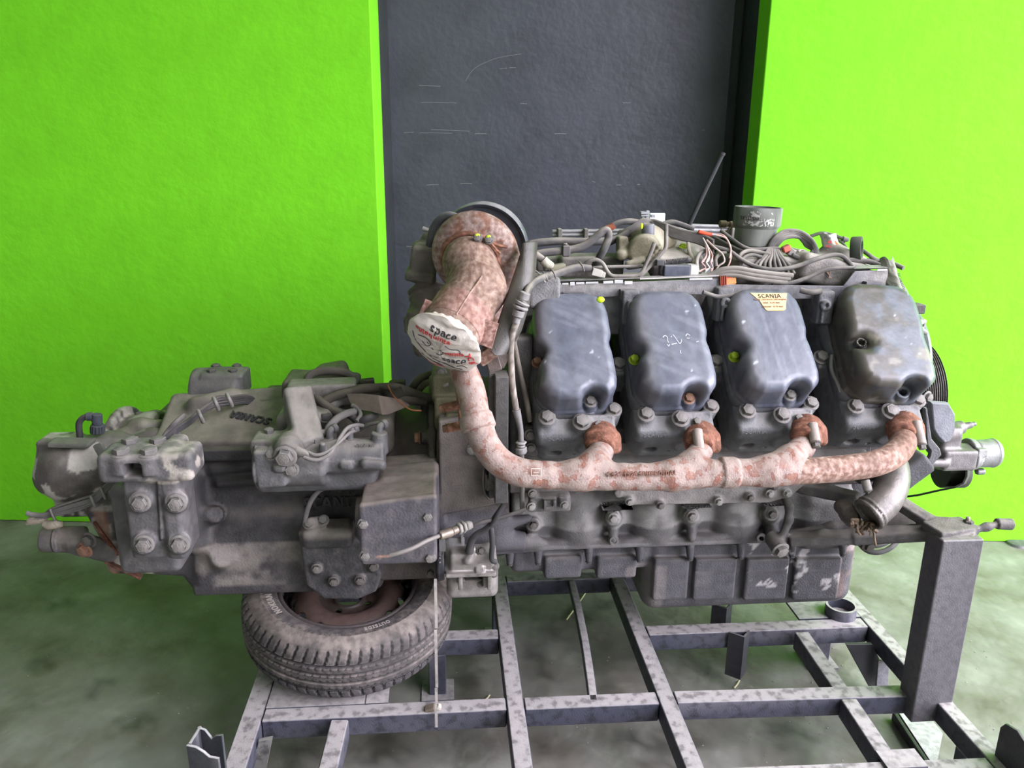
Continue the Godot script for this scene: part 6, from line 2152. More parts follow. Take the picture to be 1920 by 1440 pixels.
	for q in pz:
		pl.append(Vector2(q.x - c0.x, q.y - c0.y))
	m.prism(Transform3D(Basis(), c0), pl, 0.014, 0.003)
	put("bracket_plate", e, m, "cast", coat(lin(82, 82, 84), lin(130, 126, 120), 0.4))
	# hydraulic pump: pale body, flange, stubs
	s = Sdf.new()
	s.cyl(P(1755, 857, -2.0), P(1822, 852, -2.0), 0.036, 0.034, 0.004)
	s.box(Transform3D(Basis(), P(1790, 858, -1.975)), Vector3(0.05, 0.03, 0.03), 0.008, 0, 0.01)
	s.cyl(P(1775, 808, -2.0), P(1806, 800, -2.0), 0.022, 0.019, 0.004, 0, 0.006)
	s.cyl(P(1806, 800, -2.0), P(1822, 796, -2.0), 0.011, 0.010, 0.003, 0, 0.004)
	s.cyl(P(1822, 796, -2.0), P(1830, 794, -2.0), 0.007, 0.007, 0.002)
	s.cyl(P(1765, 820, -1.97), P(1797, 812, -1.97), 0.013, 0.013, 0.003, 0, 0.006)
	s.box(Transform3D(Basis(), P(1770, 825, -2.0)), Vector3(0.03, 0.05, 0.04), 0.012, 0, 0.012)
	s.cyl(P(1740, 868, -1.95), P(1778, 868, -1.95), 0.012, 0.012, 0.003, 0, 0.004)
	solid("hydraulic_pump", e, s, 0.0055, "alu", coat(lin(112, 109, 108), lin(124, 118, 110), 0.4, 0.15, 9.0))
	var pump: Node = e.get_node("hydraulic_pump")
	s = Sdf.new()
	s.cyl(P(1814, 852, -2.0), P(1826, 851, -2.0), 0.047, 0.045, 0.004)
	s.cyl(P(1826, 851, -2.0), P(1862, 849, -2.0), 0.040, 0.041, 0.006, 0, 0.003)
	s.cyl(P(1857, 849, -2.0), P(1866, 849, -2.0), 0.043, 0.040, 0.004, 0, 0.002)
	s.box(Transform3D(Basis(), P(1840, 848, -1.962)), Vector3(0.014, 0.012, 0.008), 0.003, 0, 0.002)
	s.cyl(P(1830, 884, -2.0), P(1845, 884, -2.0), 0.010, 0.010, 0.003, 0, 0.004)
	solid("pump_head", pump, s, 0.005, "alu", coat(lin(138, 140, 138), lin(165, 160, 154), 0.4))
	# belt pulleys with fine grooves, axis along the crank, and the slack belt
	var groove := func(x0: float, x1: float, r: float, n: int) -> Array:
		var pr := [Vector2(0.0, 0.0), Vector2(r * 0.55, 0.0), Vector2(r * 0.6, 0.006), Vector2(r - 0.01, 0.006), Vector2(r, 0.0)]
		var w := (x1 - x0) / n
		for i in n:
			pr.append_array([Vector2(r, w * (i + 0.15)), Vector2(r - 0.004, w * (i + 0.45)), Vector2(r - 0.004, w * (i + 0.6)), Vector2(r, w * (i + 0.9))])
		pr.append_array([Vector2(r, x1 - x0), Vector2(0, x1 - x0)])
		return pr
	for q in [[1.37, 1.435, 0.90, -2.22, 0.165, 10], [1.27, 1.325, 0.70, -2.22, 0.15, 9]]:
		m = MB.new()
		m.lathe(MB.frame(Vector3(q[0], q[2], q[3]), Vector3(1, 0, 0)), groove.call(q[0], q[1], q[4], q[5]), 72)
		put("belt_pulley", e, m, "steel", coat(lin(52, 48, 40), lin(100, 92, 76), 0.35, 0.2, 9.0))
	m = MB.new()
	m.lathe(MB.frame(Vector3(1.37, 0.98, -2.28), Vector3(1, 0, 0)), [Vector2(0, 0), Vector2(0.20, 0), Vector2(0.205, 0.01), Vector2(0.2, 0.02), Vector2(0, 0.02)], 64)
	put("fan_disc", e, m, "paint", coat(lin(88, 96, 100), lin(130, 132, 130), 0.4))
	m = MB.new()
	m.cyl(P(1762, 884, -2.12), P(1805, 884, -2.12), 0.05, 0.05, 32)
	put("idler_pulley", e, m, "dull", coat(lin(60, 62, 56), lin(110, 108, 98), 0.4))
	var rows := []
	for q in [[1688, 933, 0.0], [1720, 929, 0.0], [1760, 920, 0.0], [1790, 914, 0.0], [1806, 906, 0.0], [1812, 893, 0.0], [1812, 880, 0.0], [1811, 868, 0.0]]:
		rows.append([P(q[0], q[1], -2.02), P(q[0] + (5 if q[1] < 910 else 0), q[1] - 1, -2.08)])
	m = MB.new()
	m.sheet(rows, 0.005)
	put("drive_belt", e, m, "dull", coat(lin(58, 60, 54), lin(118, 114, 104), 0.5))
	m = MB.new()
	m.box(Transform3D(Basis(), P(1717, 578, -2.05)), Vector3(0.018, 0.013, 0.02), 0.003)
	put("cover_clip", e, m, "cast", K)
	s = Sdf.new()
	s.cap(P(1722, 605, -2.05), P(1730, 602, -2.05), 0.012, 0.007)
	s.cap(P(1726, 618, -2.05), P(1736, 624, -2.05), 0.009, 0.006, 0, 0.004)
	s.cap(P(1735, 602, -2.05), P(1732, 612, -2.05), 0.004, 0.003, 0, 0.004)
	solid("fitting", e, s, 0.004, "cast", coat(lin(130, 130, 126)))
	bolt(e, P(1738, 745, -1.98), Vector3(0.4, 0, 1), 0.013, "dusty")
	bolt(e, P(1765, 767, -1.95), Vector3(1, 0, 0.4), 0.013, "dusty")


# ------------------------------------------------------------------ on top of the engine
func build_top():
	var e := engine
	var KT := coat(lin(112, 108, 102), lin(168, 162, 150), 0.85, 0.2, 8.0)
	var KD := coat(lin(62, 62, 64), lin(138, 132, 124), 0.7, 0.2, 8.0)
	# inlet casting down the valley
	var s := Sdf.new()
	s.box(Transform3D(Basis(), Vector3(0.68, 1.19, -2.28)), Vector3(0.50, 0.055, 0.15), 0.02)
	s.box(Transform3D(Basis(), P(1105, 497, -2.22)), Vector3(0.09, 0.03, 0.05), 0.01, 0, 0.01)
	s.box(Transform3D(Basis(), P(1040, 492, -2.25)), Vector3(0.06, 0.02, 0.05), 0.01, 0, 0.01)
	s.box(tilt(P(1260, 487, -2.18), Vector3(1, 0, 0), 14), Vector3(0.075, 0.03, 0.06), 0.012, 0, 0.01)
	s.box(tilt(P(1290, 478, -2.24), Vector3(1, 0, 0), 6), Vector3(0.05, 0.035, 0.06), 0.008, 0, 0.01)
	s.box(tilt(P(1540, 505, -2.16), Vector3(0, 0, 1), -12), Vector3(0.10, 0.04, 0.09), 0.02, 0, 0.02)
	s.box(Transform3D(Basis(), P(1420, 500, -2.2)), Vector3(0.1, 0.04, 0.1), 0.02, 0, 0.02)
	s.cap(P(1420, 490, -2.14), P(1424, 520, -2.1), 0.028, 0.03, 0, 0.012)
	s.cap(P(1560, 480, -2.2), P(1600, 505, -2.15), 0.04, 0.045, 0, 0.02)
	var inlet := solid("inlet_manifold", e, s, 0.0075, "cast", KT)
	for q in [[1504, 476, -2.13], [1512, 505, -2.085]]:
		var m := MB.new()
		m.lathe(MB.frame(P(q[0], q[1], q[2]), Vector3(0, 1, 0.5)), [Vector2(0.006, 0), Vector2(0.012, 0), Vector2(0.012, 0.008), Vector2(0.0065, 0.008), Vector2(0.006, 0)], 18)
		put("lifting_eye", inlet, m, "cast", KT)
	# pressure pump in the middle: round face, dark block, sensor can
	s = Sdf.new()
	s.cyl(P(1208, 472, -2.10), P(1214, 464, -2.2), 0.045, 0.05, 0.012)
	s.box(Transform3D(Basis(), P(1185, 452, -2.22)), Vector3(0.035, 0.03, 0.04), 0.01, 0, 0.01)
	s.cap(P(1165, 478, -2.13), P(1190, 465, -2.16), 0.016, 0.02, 0, 0.01)
	s.box(Transform3D(Basis(), P(1166, 458, -2.16)), Vector3(0.014, 0.022, 0.02), 0.006, 0, 0.006)
	s.cap(P(1180, 497, -2.1), P(1210, 492, -2.1), 0.013, 0.014, 0, 0.004)
	s.cap(P(1205, 440, -2.2), P(1250, 448, -2.2), 0.035, 0.03, 0, 0.02)
	for i in 5:
		s.cap(P(1212 + i * 6, 494 - i * 7, -2.08), P(1208 + i * 6, 486 - i * 7, -2.11), 0.007, 0.007, 0, 0.003)
	var pump := solid("fuel_pump", e, s, 0.0055, "cast", coat(lin(124, 118, 96), lin(176, 168, 148), 0.8, 0.2, 9.0))
	var m := MB.new()
	m.cyl(P(1215, 458, -2.14), P(1215, 420, -2.14), 0.0175, 0.0175, 24)
	put("sensor_can", pump, m, "paint", coat(lin(102, 104, 112), lin(150, 148, 148), 0.6))
	m = MB.new()
	m.box(Transform3D(Basis(), P(1264, 507, -2.07)), Vector3(0.036, 0.018, 0.03), 0.004)
	put("solenoid_block", pump, m, "paint", coat(lin(60, 64, 78), lin(150, 148, 146), 0.7))
	m = MB.new()
	m.box(Transform3D(Basis(), P(1298, 508, -2.07)), Vector3(0.012, 0.018, 0.02), 0.003)
	put("terminal_block", pump, m, "plain", coat(lin(178, 178, 172), lin(170, 168, 160), 0.4, 0.5, 40.0))
	m = MB.new()
	for i in 16:
		m.cyl(P(1250 + i * 2.6, 492 - i * 0.3, -2.06), P(1251.4 + i * 2.6, 491.8 - i * 0.3, -2.06), 0.0075, 0.0075, 10, 0.001)
	m.tube(PP([1245, 493, -2.06, 1270, 490, -2.06, 1296, 487, -2.06]), 0.0055, 8, 3)
	put("bellows_sleeve", pump, m, "dull", KD)
	m = MB.new()
	for i in 7:
		m.cyl(P(1241, 497 + i * 2.6, -2.055), P(1241, 498.4 + i * 2.6, -2.055), 0.0075, 0.0075, 10, 0.001)
	m.tube(PP([1239, 490, -2.055, 1241, 500, -2.055, 1241, 516, -2.055]), 0.005, 8, 3)
	m.box(Transform3D(Basis(), P(1237, 492, -2.05)), Vector3(0.01, 0.008, 0.008), 0.002)
	put("bellows_sleeve", pump, m, "dull", KD)
	bolt(pump, P(1281, 463, -2.17), Vector3(0, 1, 0.3), 0.009, "marked")
	m = MB.new()
	m.ball(P(1203, 424, -2.13), 0.006, Vector3(0.7, 1.4, 0.7), 10)
	put("paint_mark", pump, m, "plain", coat(lin(196, 214, 40), lin(196, 214, 40), 0.0))
	# far rail of injectors lines and clips
	m = MB.new()
	for y in [434, 441]:
		m.tube([P(1036, y, -2.5), P(1170, y - 2, -2.5)], 0.006, 8, 1)
	put("fuel_rail", e, m, "alu", coat(lin(150, 150, 150), lin(190, 186, 178), 0.6))
	for x in [1049, 1098]:
		m = MB.new()
		m.box(Transform3D(Basis(), P(x, 439, -2.49)), Vector3(0.007, 0.018, 0.014), 0.003)
		put("rail_clip", e, m, "cast", KT)
	m = MB.new()
	for q in [[424, 0.007], [432, 0.008], [440, 0.008]]:
		m.tube([P(1255, q[0] - 2, -2.5), P(1385, q[0] + 2, -2.5)], q[1], 8, 1)
	put("fuel_rail", e, m, "alu", coat(lin(140, 140, 142), lin(186, 182, 176), 0.6))
	m = MB.new()
	m.box(Transform3D(Basis(), P(1378, 437, -2.47)), Vector3(0.018, 0.02, 0.016), 0.006)
	put("rail_clip", e, m, "cast", KT)
	# oil filler rod: thin tube leaning up behind
	m = MB.new()
	m.tube([P(1289, 428, -2.42), P(1323, 355, -2.42), P(1354, 290, -2.42)], 0.0072, 10, 1)
	m.pipe(P(1353.4, 291, -2.42), P(1355.5, 286, -2.42), 0.0088, 0.003, 14)
	put("dipstick_tube", e, m, "dull", coat(lin(46, 46, 48), lin(100, 98, 96), 0.3), "thin tube leaning up above the engine")
	# plug housing with a white tag behind it
	m = MB.new()
	m.box(Transform3D(Basis(), P(1232, 410, -2.42)), Vector3(0.024, 0.017, 0.004), 0.002)
	put("white_tag", e, m, "plain", coat(lin(224, 228, 232), lin(220, 220, 216), 0.2, 0.03))
	m = MB.new()
	m.box(Transform3D(Basis(), P(1208, 399, -2.36)), Vector3(0.0125, 0.004, 0.01), 0.001)
	m.box(Transform3D(Basis(), P(1208, 404, -2.36)), Vector3(0.012, 0.0025, 0.01), 0.001)
	m.box(Transform3D(Basis(), P(1213, 409, -2.36)), Vector3(0.005, 0.022, 0.008), 0.001)
	m.box(Transform3D(Basis(), P(1205, 414, -2.36)), Vector3(0.004, 0.014, 0.006), 0.001)
	m.box(Transform3D(Basis(), P(1224, 405, -2.37)), Vector3(0.006, 0.004, 0.006), 0.001)
	put("plug_housing", e, m, "plain", coat(lin(140, 142, 144), lin(176, 174, 170), 0.5))
	# air inlet pipe, olive grey, with torn white label
	var base := P(1414, 458, -2.2)
	var top := P(1426, 386, -2.2)
	var axis := (top - base).normalized() * 0.35 + Vector3.UP * 0.65
	axis = axis.normalized()
	var hh := base.distance_to(top) * 0.97
	m = MB.new()
	m.lathe(MB.frame(base, axis), [Vector2(0.052, -0.05), Vector2(0.055, 0.0), Vector2(0.056, hh * 0.42), Vector2(0.0635, hh * 0.50), Vector2(0.0655, hh * 0.54), Vector2(0.0655, hh - 0.004), Vector2(0.064, hh), Vector2(0.060, hh), Vector2(0.059, hh - 0.004), Vector2(0.057, 0.0)], 56)
	var ka := coat(lin(84, 88, 80), lin(124, 124, 112), 0.4, 0.2, 9.0)
	ka["spot"] = func(p: Vector3, n: Vector3, c: Color) -> Color:
		return c.lerp(lin(126, 128, 122), smoothstep(0.0, 0.3, noise.get_noise_3dv(p * 13.0)) * 0.6)
	var air := put("air_inlet_pipe", e, m, "dull", ka, "open olive grey intake pipe with a torn white label")
	var fr := MB.frame(base, axis)
	var inv := fr.affine_inverse()
	var cam_l := inv * EYE
	var a0 := atan2(cam_l.z, cam_l.x)
	var on_pipe := func(q: Vector3) -> Vector3:            # x to the right round the pipe as we face it, y up
		var a: float = a0 + q.x / 0.0655
		return fr * Vector3(cos(a) * (0.0655 + q.z), q.y, sin(a) * (0.0655 + q.z))
	var lab := MB.new()
	var patch := func(cx: float, cy: float, w: float, h: float, seed_: float):
		var i0 := lab.v.size()
		var nx := 26
		var ny := 12
		var ok := {}
		for j in ny + 1:
			for i in nx + 1:
				var x: float = cx + w * (float(i) / nx - 0.5)
				var y: float = cy + h * (float(j) / ny - 0.5)
				var p: Vector3 = on_pipe.call(Vector3(x, y, 0.0009))
				lab.add(p, (p - fr * Vector3(0, y, 0)).normalized())
				var edge: float = maxf(absf(float(i) / nx - 0.5), absf(float(j) / ny - 0.5)) * 2.0
				ok[[i, j]] = noise.get_noise_2d(x * 95.0 + seed_, y * 95.0) > -0.25 + 0.75 * pow(edge, 3.0)
		for j in ny:
			for i in nx:
				if ok[[i, j]] and ok[[i + 1, j]] and ok[[i, j + 1]]:
					var q := i0 + j * (nx + 1) + i
					lab.quad(q, q + 1, q + nx + 2, q + nx + 1)
	patch.call(0.008, hh * 0.83, 0.046, 0.022, 3.0)
	patch.call(0.020, hh * 0.73, 0.036, 0.014, 40.0)
	patch.call(-0.032, hh * 0.63, 0.05, 0.026, 9.0)
	patch.call(0.012, hh * 0.60, 0.066, 0.018, 27.0)
	patch.call(-0.04, hh * 0.86, 0.008, 0.008, 50.0)
	put("torn_label", air, lab, "plain", coat(lin(165, 165, 158), lin(150, 150, 142), 0.2))
	words_on("lettering", air, "GOZZERZ", 0.009, "ink_black", func(q: Vector3) -> Vector3: return on_pipe.call(Vector3(q.x + 0.021, q.y + hh * 0.725, 0.0016 + q.z)), 0.0006)
	# fitting left of the inlet pipe
	m = MB.new()
	m.cyl(P(1349, 420, -2.3), P(1362, 420, -2.3), 0.0105, 0.0105, 14)
	m.cyl(P(1362, 420, -2.3), P(1367, 421, -2.3), 0.0075, 0.0075, 14)
	m.cyl(P(1367, 421, -2.3), P(1382, 421, -2.3), 0.010, 0.010, 14)
	m.tube(PP([1352, 427, -2.29, 1356, 433, -2.29, 1364, 432, -2.29, 1368, 426, -2.29]), 0.0022, 6, 4)
	put("hose_fitting", e, m, "dull", coat(lin(92, 82, 60), lin(130, 118, 92), 0.5))
	# long cable tray rail over the covers, chipped white along its lip
	var rail := func(list: Array, z: float, thick: float) -> MB:
		var w := PZ(z, list)
		var c: Vector3 = w[0]
		var pl := PackedVector2Array()
		for q in w:
			pl.append(Vector2(q.x - c.x, q.y - c.y))
		var mm := MB.new()
		mm.prism(Transform3D(Basis(), c), pl, thick, 0.0008)
		return mm
	var kr := coat(lin(96, 97, 100), lin(160, 156, 150), 0.6, 0.25, 9.0)
	kr["spot"] = func(p: Vector3, n: Vector3, c: Color) -> Color:
		return c.lerp(lin(172, 168, 158), smoothstep(0.05, 0.2, noise.get_noise_3dv(p * 16.0)) * 0.5)
	m = rail.call([1040, 534, 1348, 522, 1362, 533, 1580, 536, 1602, 508, 1664, 506, 1662, 548, 1590, 560, 1470, 560, 1340, 552, 1250, 552, 1040, 560], -2.035, 0.003)
	var rl := put("cable_tray", e, m, "steel", kr, "long folded cable tray rail with chipped edge")
	m = MB.new()
	m.sheet([[P(1040, 529, -2.03), P(1040, 525, -2.055)], [P(1200, 523, -2.03), P(1200, 519, -2.055)], [P(1348, 517, -2.03), P(1348, 513, -2.055)]], 0.003)
	put("tray_lip", rl, m, "steel", kr)
	m = MB.new()
	m.sheet([[P(1600, 505, -2.03), P(1608, 499, -2.06)], [P(1664, 503, -2.03), P(1664, 497, -2.06)]], 0.003)
	put("tray_lip", rl, m, "steel", kr)
	for q in [[1042, 1052, 529], [1054, 1066, 529], [1069, 1078, 529], [1080, 1096, 528], [1098, 1122, 527], [1131, 1150, 526], [1152, 1168, 525], [1171, 1186, 527], [1292, 1336, 520], [1644, 1664, 503]]:
		var p := P((q[0] + q[1]) / 2.0, q[2] + 3, -2.0265)
		var chip := MB.new()
		chip.box(Transform3D(Basis(Vector3(0, 0, 1), 0.02), p), Vector3(L((q[1] - q[0]) / 2.0, p), 0.0035 + 0.0012 * sin(q[0]), 0.0008), 0.0003)
		put("bare_edge", rl, chip, "plain", coat(lin(168, 168, 166), lin(160, 160, 156), 0.0, 0.3, 60.0))
	for q in [[1635, 530, 0.022, 0.004, 0.012], [1075, 550, 0.028, 0.0035, 0.004], [1176, 552, 0.02, 0.014, 0.01]]:
		m = MB.new()
		m.box(Transform3D(Basis(), P(q[0], q[1], -2.025)), Vector3(q[2], q[3], q[4]), 0.001)
		put("tray_clip", rl, m, "steel", coat(lin(84, 84, 86), lin(140, 136, 130), 0.5))
	# brackets between the covers, under the tray
	for q in [[1180, 575], [1355, 570], [1542, 575]]:
		s = Sdf.new()
		s.box(Transform3D(Basis(), P(q[0], q[1], -2.02)), Vector3(0.022, 0.045, 0.02), 0.005)
		s.cyl(P(q[0] + 6, q[1] - 2, -1.985), P(q[0] + 6, q[1] - 2, -2.03), 0.014, 0.014, 0.003, 0, 0.006)
		s.cyl(P(q[0] + 6, q[1] - 2, -1.97), P(q[0] + 6, q[1] - 2, -2.05), 0.006, 0.006, 0.001, 1)
		s.box(Transform3D(Basis(), P(q[0] - 2, q[1] + 10, -2.0)), Vector3(0.004, 0.03, 0.012), 0.002, 0, 0.003)
		solid("tray_bracket", e, s, 0.0048, "cast", coat(lin(92, 92, 94), lin(150, 146, 142), 0.5))
	s = Sdf.new()
	s.box(Transform3D(Basis(), P(1020, 548, -2.0)), Vector3(0.04, 0.04, 0.02), 0.008)
	s.box(Transform3D(Basis(), P(1090, 585, -2.07)), Vector3(0.12, 0.06, 0.02), 0.008, 0, 0.01)
	solid("rear_bracket", e, s, 0.006, "cast", coat(lin(112, 111, 110), lin(158, 154, 148), 0.5))
	# striped relay module in front of the wires
	m = MB.new()
	m.box(tilt(P(1366, 524, -2.05), Vector3(0, 0, 1), 6), Vector3(0.017, 0.013, 0.014), 0.003)
	var relay := put("relay_module", e, m, "plain", coat(lin(190, 130, 74), lin(180, 140, 100), 0.3, 0.2, 30.0), "orange relay module")
	m = MB.new()
	for i in 4:
		m.box(tilt(P(1349 + i * 3.4, 526 - i * 0.3, -2.035), Vector3(0, 0, 1), 6), Vector3(0.0012, 0.012, 0.012), 0.0004)
	put("relay_rib", relay, m, "plain", coat(lin(150, 60, 36), lin(150, 90, 60), 0.2))
	m = MB.new()
	for i in 2:
		m.box(tilt(P(1366, 516.5 + i * 4, -2.0345), Vector3(0, 0, 1), 6), Vector3(0.0165, 0.0012, 0.001), 0.0002)
	put("relay_stripe", relay, m, "plain", coat(lin(186, 62, 40), lin(160, 80, 60), 0.1))
	# red brown plug
	m = MB.new()
	m.box(tilt(P(1474, 466, -2.12), Vector3(0, 0, 1), 24), Vector3(0.011, 0.009, 0.010), 0.003)
	var plug := put("plug", e, m, "plain", coat(lin(168, 84, 66), lin(160, 120, 104), 0.4), "red brown cable plug")
	m = MB.new()
	m.box(tilt(P(1483, 473, -2.12), Vector3(0, 0, 1), -28), Vector3(0.009, 0.010, 0.010), 0.002)
	put("plug_shell", plug, m, "dull", KT)
	# loose black rubber ring lying on edge at the right
	m = MB.new()
	var rc := P(1606, 467, -2.12)
	m.lathe(MB.frame(rc, Vector3(0.80, 0.1, 0.55)), [Vector2(0.0225, -0.014), Vector2(0.033, -0.014), Vector2(0.0345, -0.011), Vector2(0.0345, 0.011), Vector2(0.033, 0.014), Vector2(0.0225, 0.014), Vector2(0.0215, 0.011), Vector2(0.0215, -0.011), Vector2(0.0225, -0.014)], 40)
	put("rubber_ring", e, m, "dull", coat(lin(48, 54, 44), lin(104, 104, 92), 0.4))


# ------------------------------------------------------------------ hoses, pipes and loose wires on top
func build_wiring():
	var e := engine
	var KH := coat(lin(74, 73, 72), lin(146, 139, 128), 0.7, 0.15, 10.0)
	var KL := coat(lin(108, 104, 97), lin(158, 152, 141), 0.6, 0.12, 10.0)
	var KW := coat(lin(78, 76, 73), lin(138, 132, 122), 0.65, 0.2, 12.0)
	# thick hoses
	hose("hose", e, PP([990, 481, -2.1, 1020, 474, -2.1, 1058, 470, -2.1, 1090, 463, -2.1, 1112, 449, -2.1, 1130, 434, -2.1, 1139, 433, -2.1, 1141, 446, -2.1, 1132, 468, -2.1, 1120, 490, -2.12, 1112, 505, -2.15]), 0.0105, KH, "dull", 12)
	hose("hose", e, PP([985, 460, -2.16, 1010, 455, -2.16, 1050, 452, -2.16, 1100, 453, -2.17, 1150, 450, -2.18, 1180, 436, -2.18]), 0.0105, KH, "dull", 12)
	hose("hose", e, PP([1143, 427, -2.3, 1160, 418, -2.3, 1180, 415, -2.3, 1200, 418, -2.3, 1225, 424, -2.3]), 0.009, KH, "dull", 10)
	hose("hose_joint", e, PP([1136, 430, -2.3, 1146, 426, -2.3, 1151, 422, -2.3]), 0.0105, coat(lin(150, 84, 58), lin(150, 110, 86), 0.3), "dull", 10, 2)
	var m := MB.new()
	m.box(Transform3D(Basis(), P(1061, 470, -2.095)), Vector3(0.011, 0.015, 0.013), 0.004)
	m.cyl(P(1060, 460, -2.09), P(1060, 456, -2.09), 0.006, 0.006, 10)
	put("hose_clip", e, m, "dull", KH)
	hose("hose", e, PP([1245, 420, -2.4, 1262, 417, -2.4, 1285, 424, -2.4, 1300, 430, -2.4]), 0.009, KH, "dull", 8)
	# steel pipes bent over the pump
	hose("steel_pipe", e, PP([1227, 455, -2.06, 1222, 470, -2.055, 1211, 495, -2.05, 1203, 511, -2.045, 1190, 517, -2.045, 1165, 518, -2.045, 1148, 517, -2.045, 1139, 509, -2.045, 1130, 494, -2.05, 1118, 487, -2.05, 1106, 489, -2.05, 1095, 496, -2.055]), 0.0053, KL, "cast", 10)
	hose("steel_pipe", e, PP([1249, 421, -2.1, 1249, 440, -2.09, 1248, 464, -2.075, 1240, 475, -2.07, 1222, 495, -2.06, 1206, 512, -2.05, 1198, 517, -2.048]), 0.0056, KL, "cast", 10)
	hose("steel_pipe", e, PP([1112, 502, -2.07, 1150, 500, -2.07, 1200, 499, -2.07, 1235, 494, -2.07]), 0.0045, KL, "cast", 8)
	hose("steel_pipe", e, PP([1290, 450, -2.16, 1292, 470, -2.14, 1298, 485, -2.12, 1300, 495, -2.1]), 0.0056, coat(lin(160, 154, 134), lin(180, 174, 158), 0.6), "cast", 10)
	# left: banjo joint, hose down to the union, white connectors
	hose("hose", e, PP([1000, 475, -2.0, 1012, 483, -2.0, 1022, 492, -2.0, 1026, 505, -2.0]), 0.0095, coat(lin(98, 94, 86), lin(164, 156, 142), 0.6), "dull", 10)
	hose("harness", e, PP([986, 553, -1.82, 991, 541, -1.85, 1002, 529, -1.9, 1022, 519, -1.97, 1042, 514, -2.01, 1065, 506, -2.03, 1085, 502, -2.04, 1108, 504, -2.045]), [0.0075, 0.0085, 0.0085, 0.0095, 0.0105, 0.0105, 0.0105, 0.0095], KH, "dull", 10)
	m = MB.new()
	m.box(tilt(P(1119, 511, -2.04), Vector3(0, 0, 1), -14), Vector3(0.014, 0.0095, 0.009), 0.002)
	m.box(tilt(P(1131, 515, -2.04), Vector3(0, 0, 1), -14), Vector3(0.005, 0.0075, 0.007), 0.002)
	put("white_connector", e, m, "plain", coat(lin(160, 158, 148), lin(150, 146, 138), 0.4))
	m = MB.new()
	m.box(tilt(P(1047, 500, -2.08), Vector3(0, 0, 1), 8), Vector3(0.018, 0.007, 0.012), 0.002)
	put("white_connector", e, m, "plain", coat(lin(158, 156, 130), lin(150, 146, 130), 0.4))
	m = MB.new()
	m.tube(PP([1033, 500, -2.0, 1024, 493, -1.995, 1018, 487, -1.995]), 0.012, 10, 3)
	put("banjo_joint", e, m, "cast", coat(lin(150, 146, 130), lin(176, 170, 154), 0.5))
	m = MB.new()
	m.tube(PP([991, 497, -1.98, 1005, 508, -1.97, 1018, 520, -1.96]), 0.002, 5, 3)
	for q in [[1022, 518], [1037, 512], [1090, 499]]:
		m.tube(PP([q[0] - 4, q[1] - 8, -1.99, q[0] + 2, q[1], -1.955, q[0] + 5, q[1] + 9, -1.97]), 0.0025, 5, 3)
	m.tube(PP([1022, 530, -1.95, 1016, 522, -1.95]), 0.0025, 5, 1)
	put("cable_tie", e, m, "plain", KL)
	# bundle over the middle, thinning out to bare strands
	for i in 8:
		var o := i * 2.2
		hose("cable", e, PP([1135 + o, 462 - o * 0.4, -2.2, 1160, 446 - o * 0.5, -2.19, 1185, 434 - o * 0.6, -2.18, 1205, 421 - o * 0.6, -2.19, 1222, 413 + o * 0.2, -2.2, 1245, 420 + o * 1.0, -2.18, 1275, 431 + o * 1.1, -2.16, 1300, 436 + o * 1.1, -2.15, 1322, 443 + o * 1.2, -2.14, 1338, 452 + o * 1.6, -2.12]), 0.0045, KW, "dull", 6, 4)
	for i in 5:
		var o := i * 4.0
		hose("cable", e, PP([1255, 432 + o, -2.3, 1290, 434 + o * 0.8, -2.27, 1330, 441 + o * 0.8, -2.24, 1365, 458 + o * 0.7, -2.2, 1390, 470 + o * 0.6, -2.17, 1425, 476 + o * 0.4, -2.14]), 0.0042, KW, "dull", 6, 4)
	hose("cable_sleeve", e, PP([1310, 434, -2.14, 1324, 438, -2.14, 1334, 440, -2.14]), 0.0055, coat(lin(190, 70, 40), lin(170, 100, 74), 0.3), "dull", 8, 2)
	for i in 12:
		var w := i * 1.0
		var sx := sin(i * 2.1) * 7.0
		hose("bare_strand", e, PP([1318 + w * 0.5, 446 + w, -2.12, 1326 + sx * 0.3, 462 + w, -2.1, 1330 + sx, 478 + w, -2.085, 1324 + sx * 1.4, 492, -2.075, 1330 + sx * 1.1, 502, -2.07, 1322 + sx * 1.8, 511 - fmod(i * 1.7, 6.0), -2.065]), 0.0018, coat(lin(176, 140, 130) if i % 3 else lin(196, 186, 176), lin(176, 160, 150), 0.3), "plain", 5, 3)
	hose("bare_strand", e, PP([1340, 440, -2.13, 1356, 441, -2.12, 1367, 456, -2.1, 1371, 476, -2.09, 1368, 492, -2.08, 1362, 503, -2.08]), 0.0024, coat(lin(186, 150, 140), lin(180, 166, 156), 0.3), "plain", 5, 5)
	hose("bare_strand", e, PP([1340, 440, -2.12, 1360, 446, -2.11, 1370, 464, -2.095, 1368, 484, -2.085]), 0.0024, coat(lin(190, 160, 150), lin(180, 166, 156), 0.3), "plain", 5, 5)
	hose("bare_strand", e, PP([1325, 450, -2.12, 1340, 464, -2.1, 1354, 476, -2.09, 1358, 490, -2.08, 1348, 498, -2.08, 1343, 505, -2.08]), 0.0028, coat(lin(170, 156, 146), lin(180, 166, 156), 0.3), "plain", 5, 5)
	# round loops and grey cables in front of the inlet pipe
	hose("cable", e, PP([1308, 512, -2.06, 1306, 490, -2.08, 1312, 476, -2.1, 1322, 470, -2.11]), 0.0058, KL, "dull", 8)
	hose("cable", e, PP([1343, 500, -2.08, 1342, 486, -2.09, 1350, 476, -2.1, 1362, 474, -2.1]), 0.0052, KL, "dull", 8)
	hose("cable", e, PP([1352, 432, -2.2, 1372, 448, -2.17, 1392, 462, -2.14, 1412, 468, -2.13, 1450, 466, -2.13, 1464, 468, -2.125]), 0.0058, KW, "dull", 8)
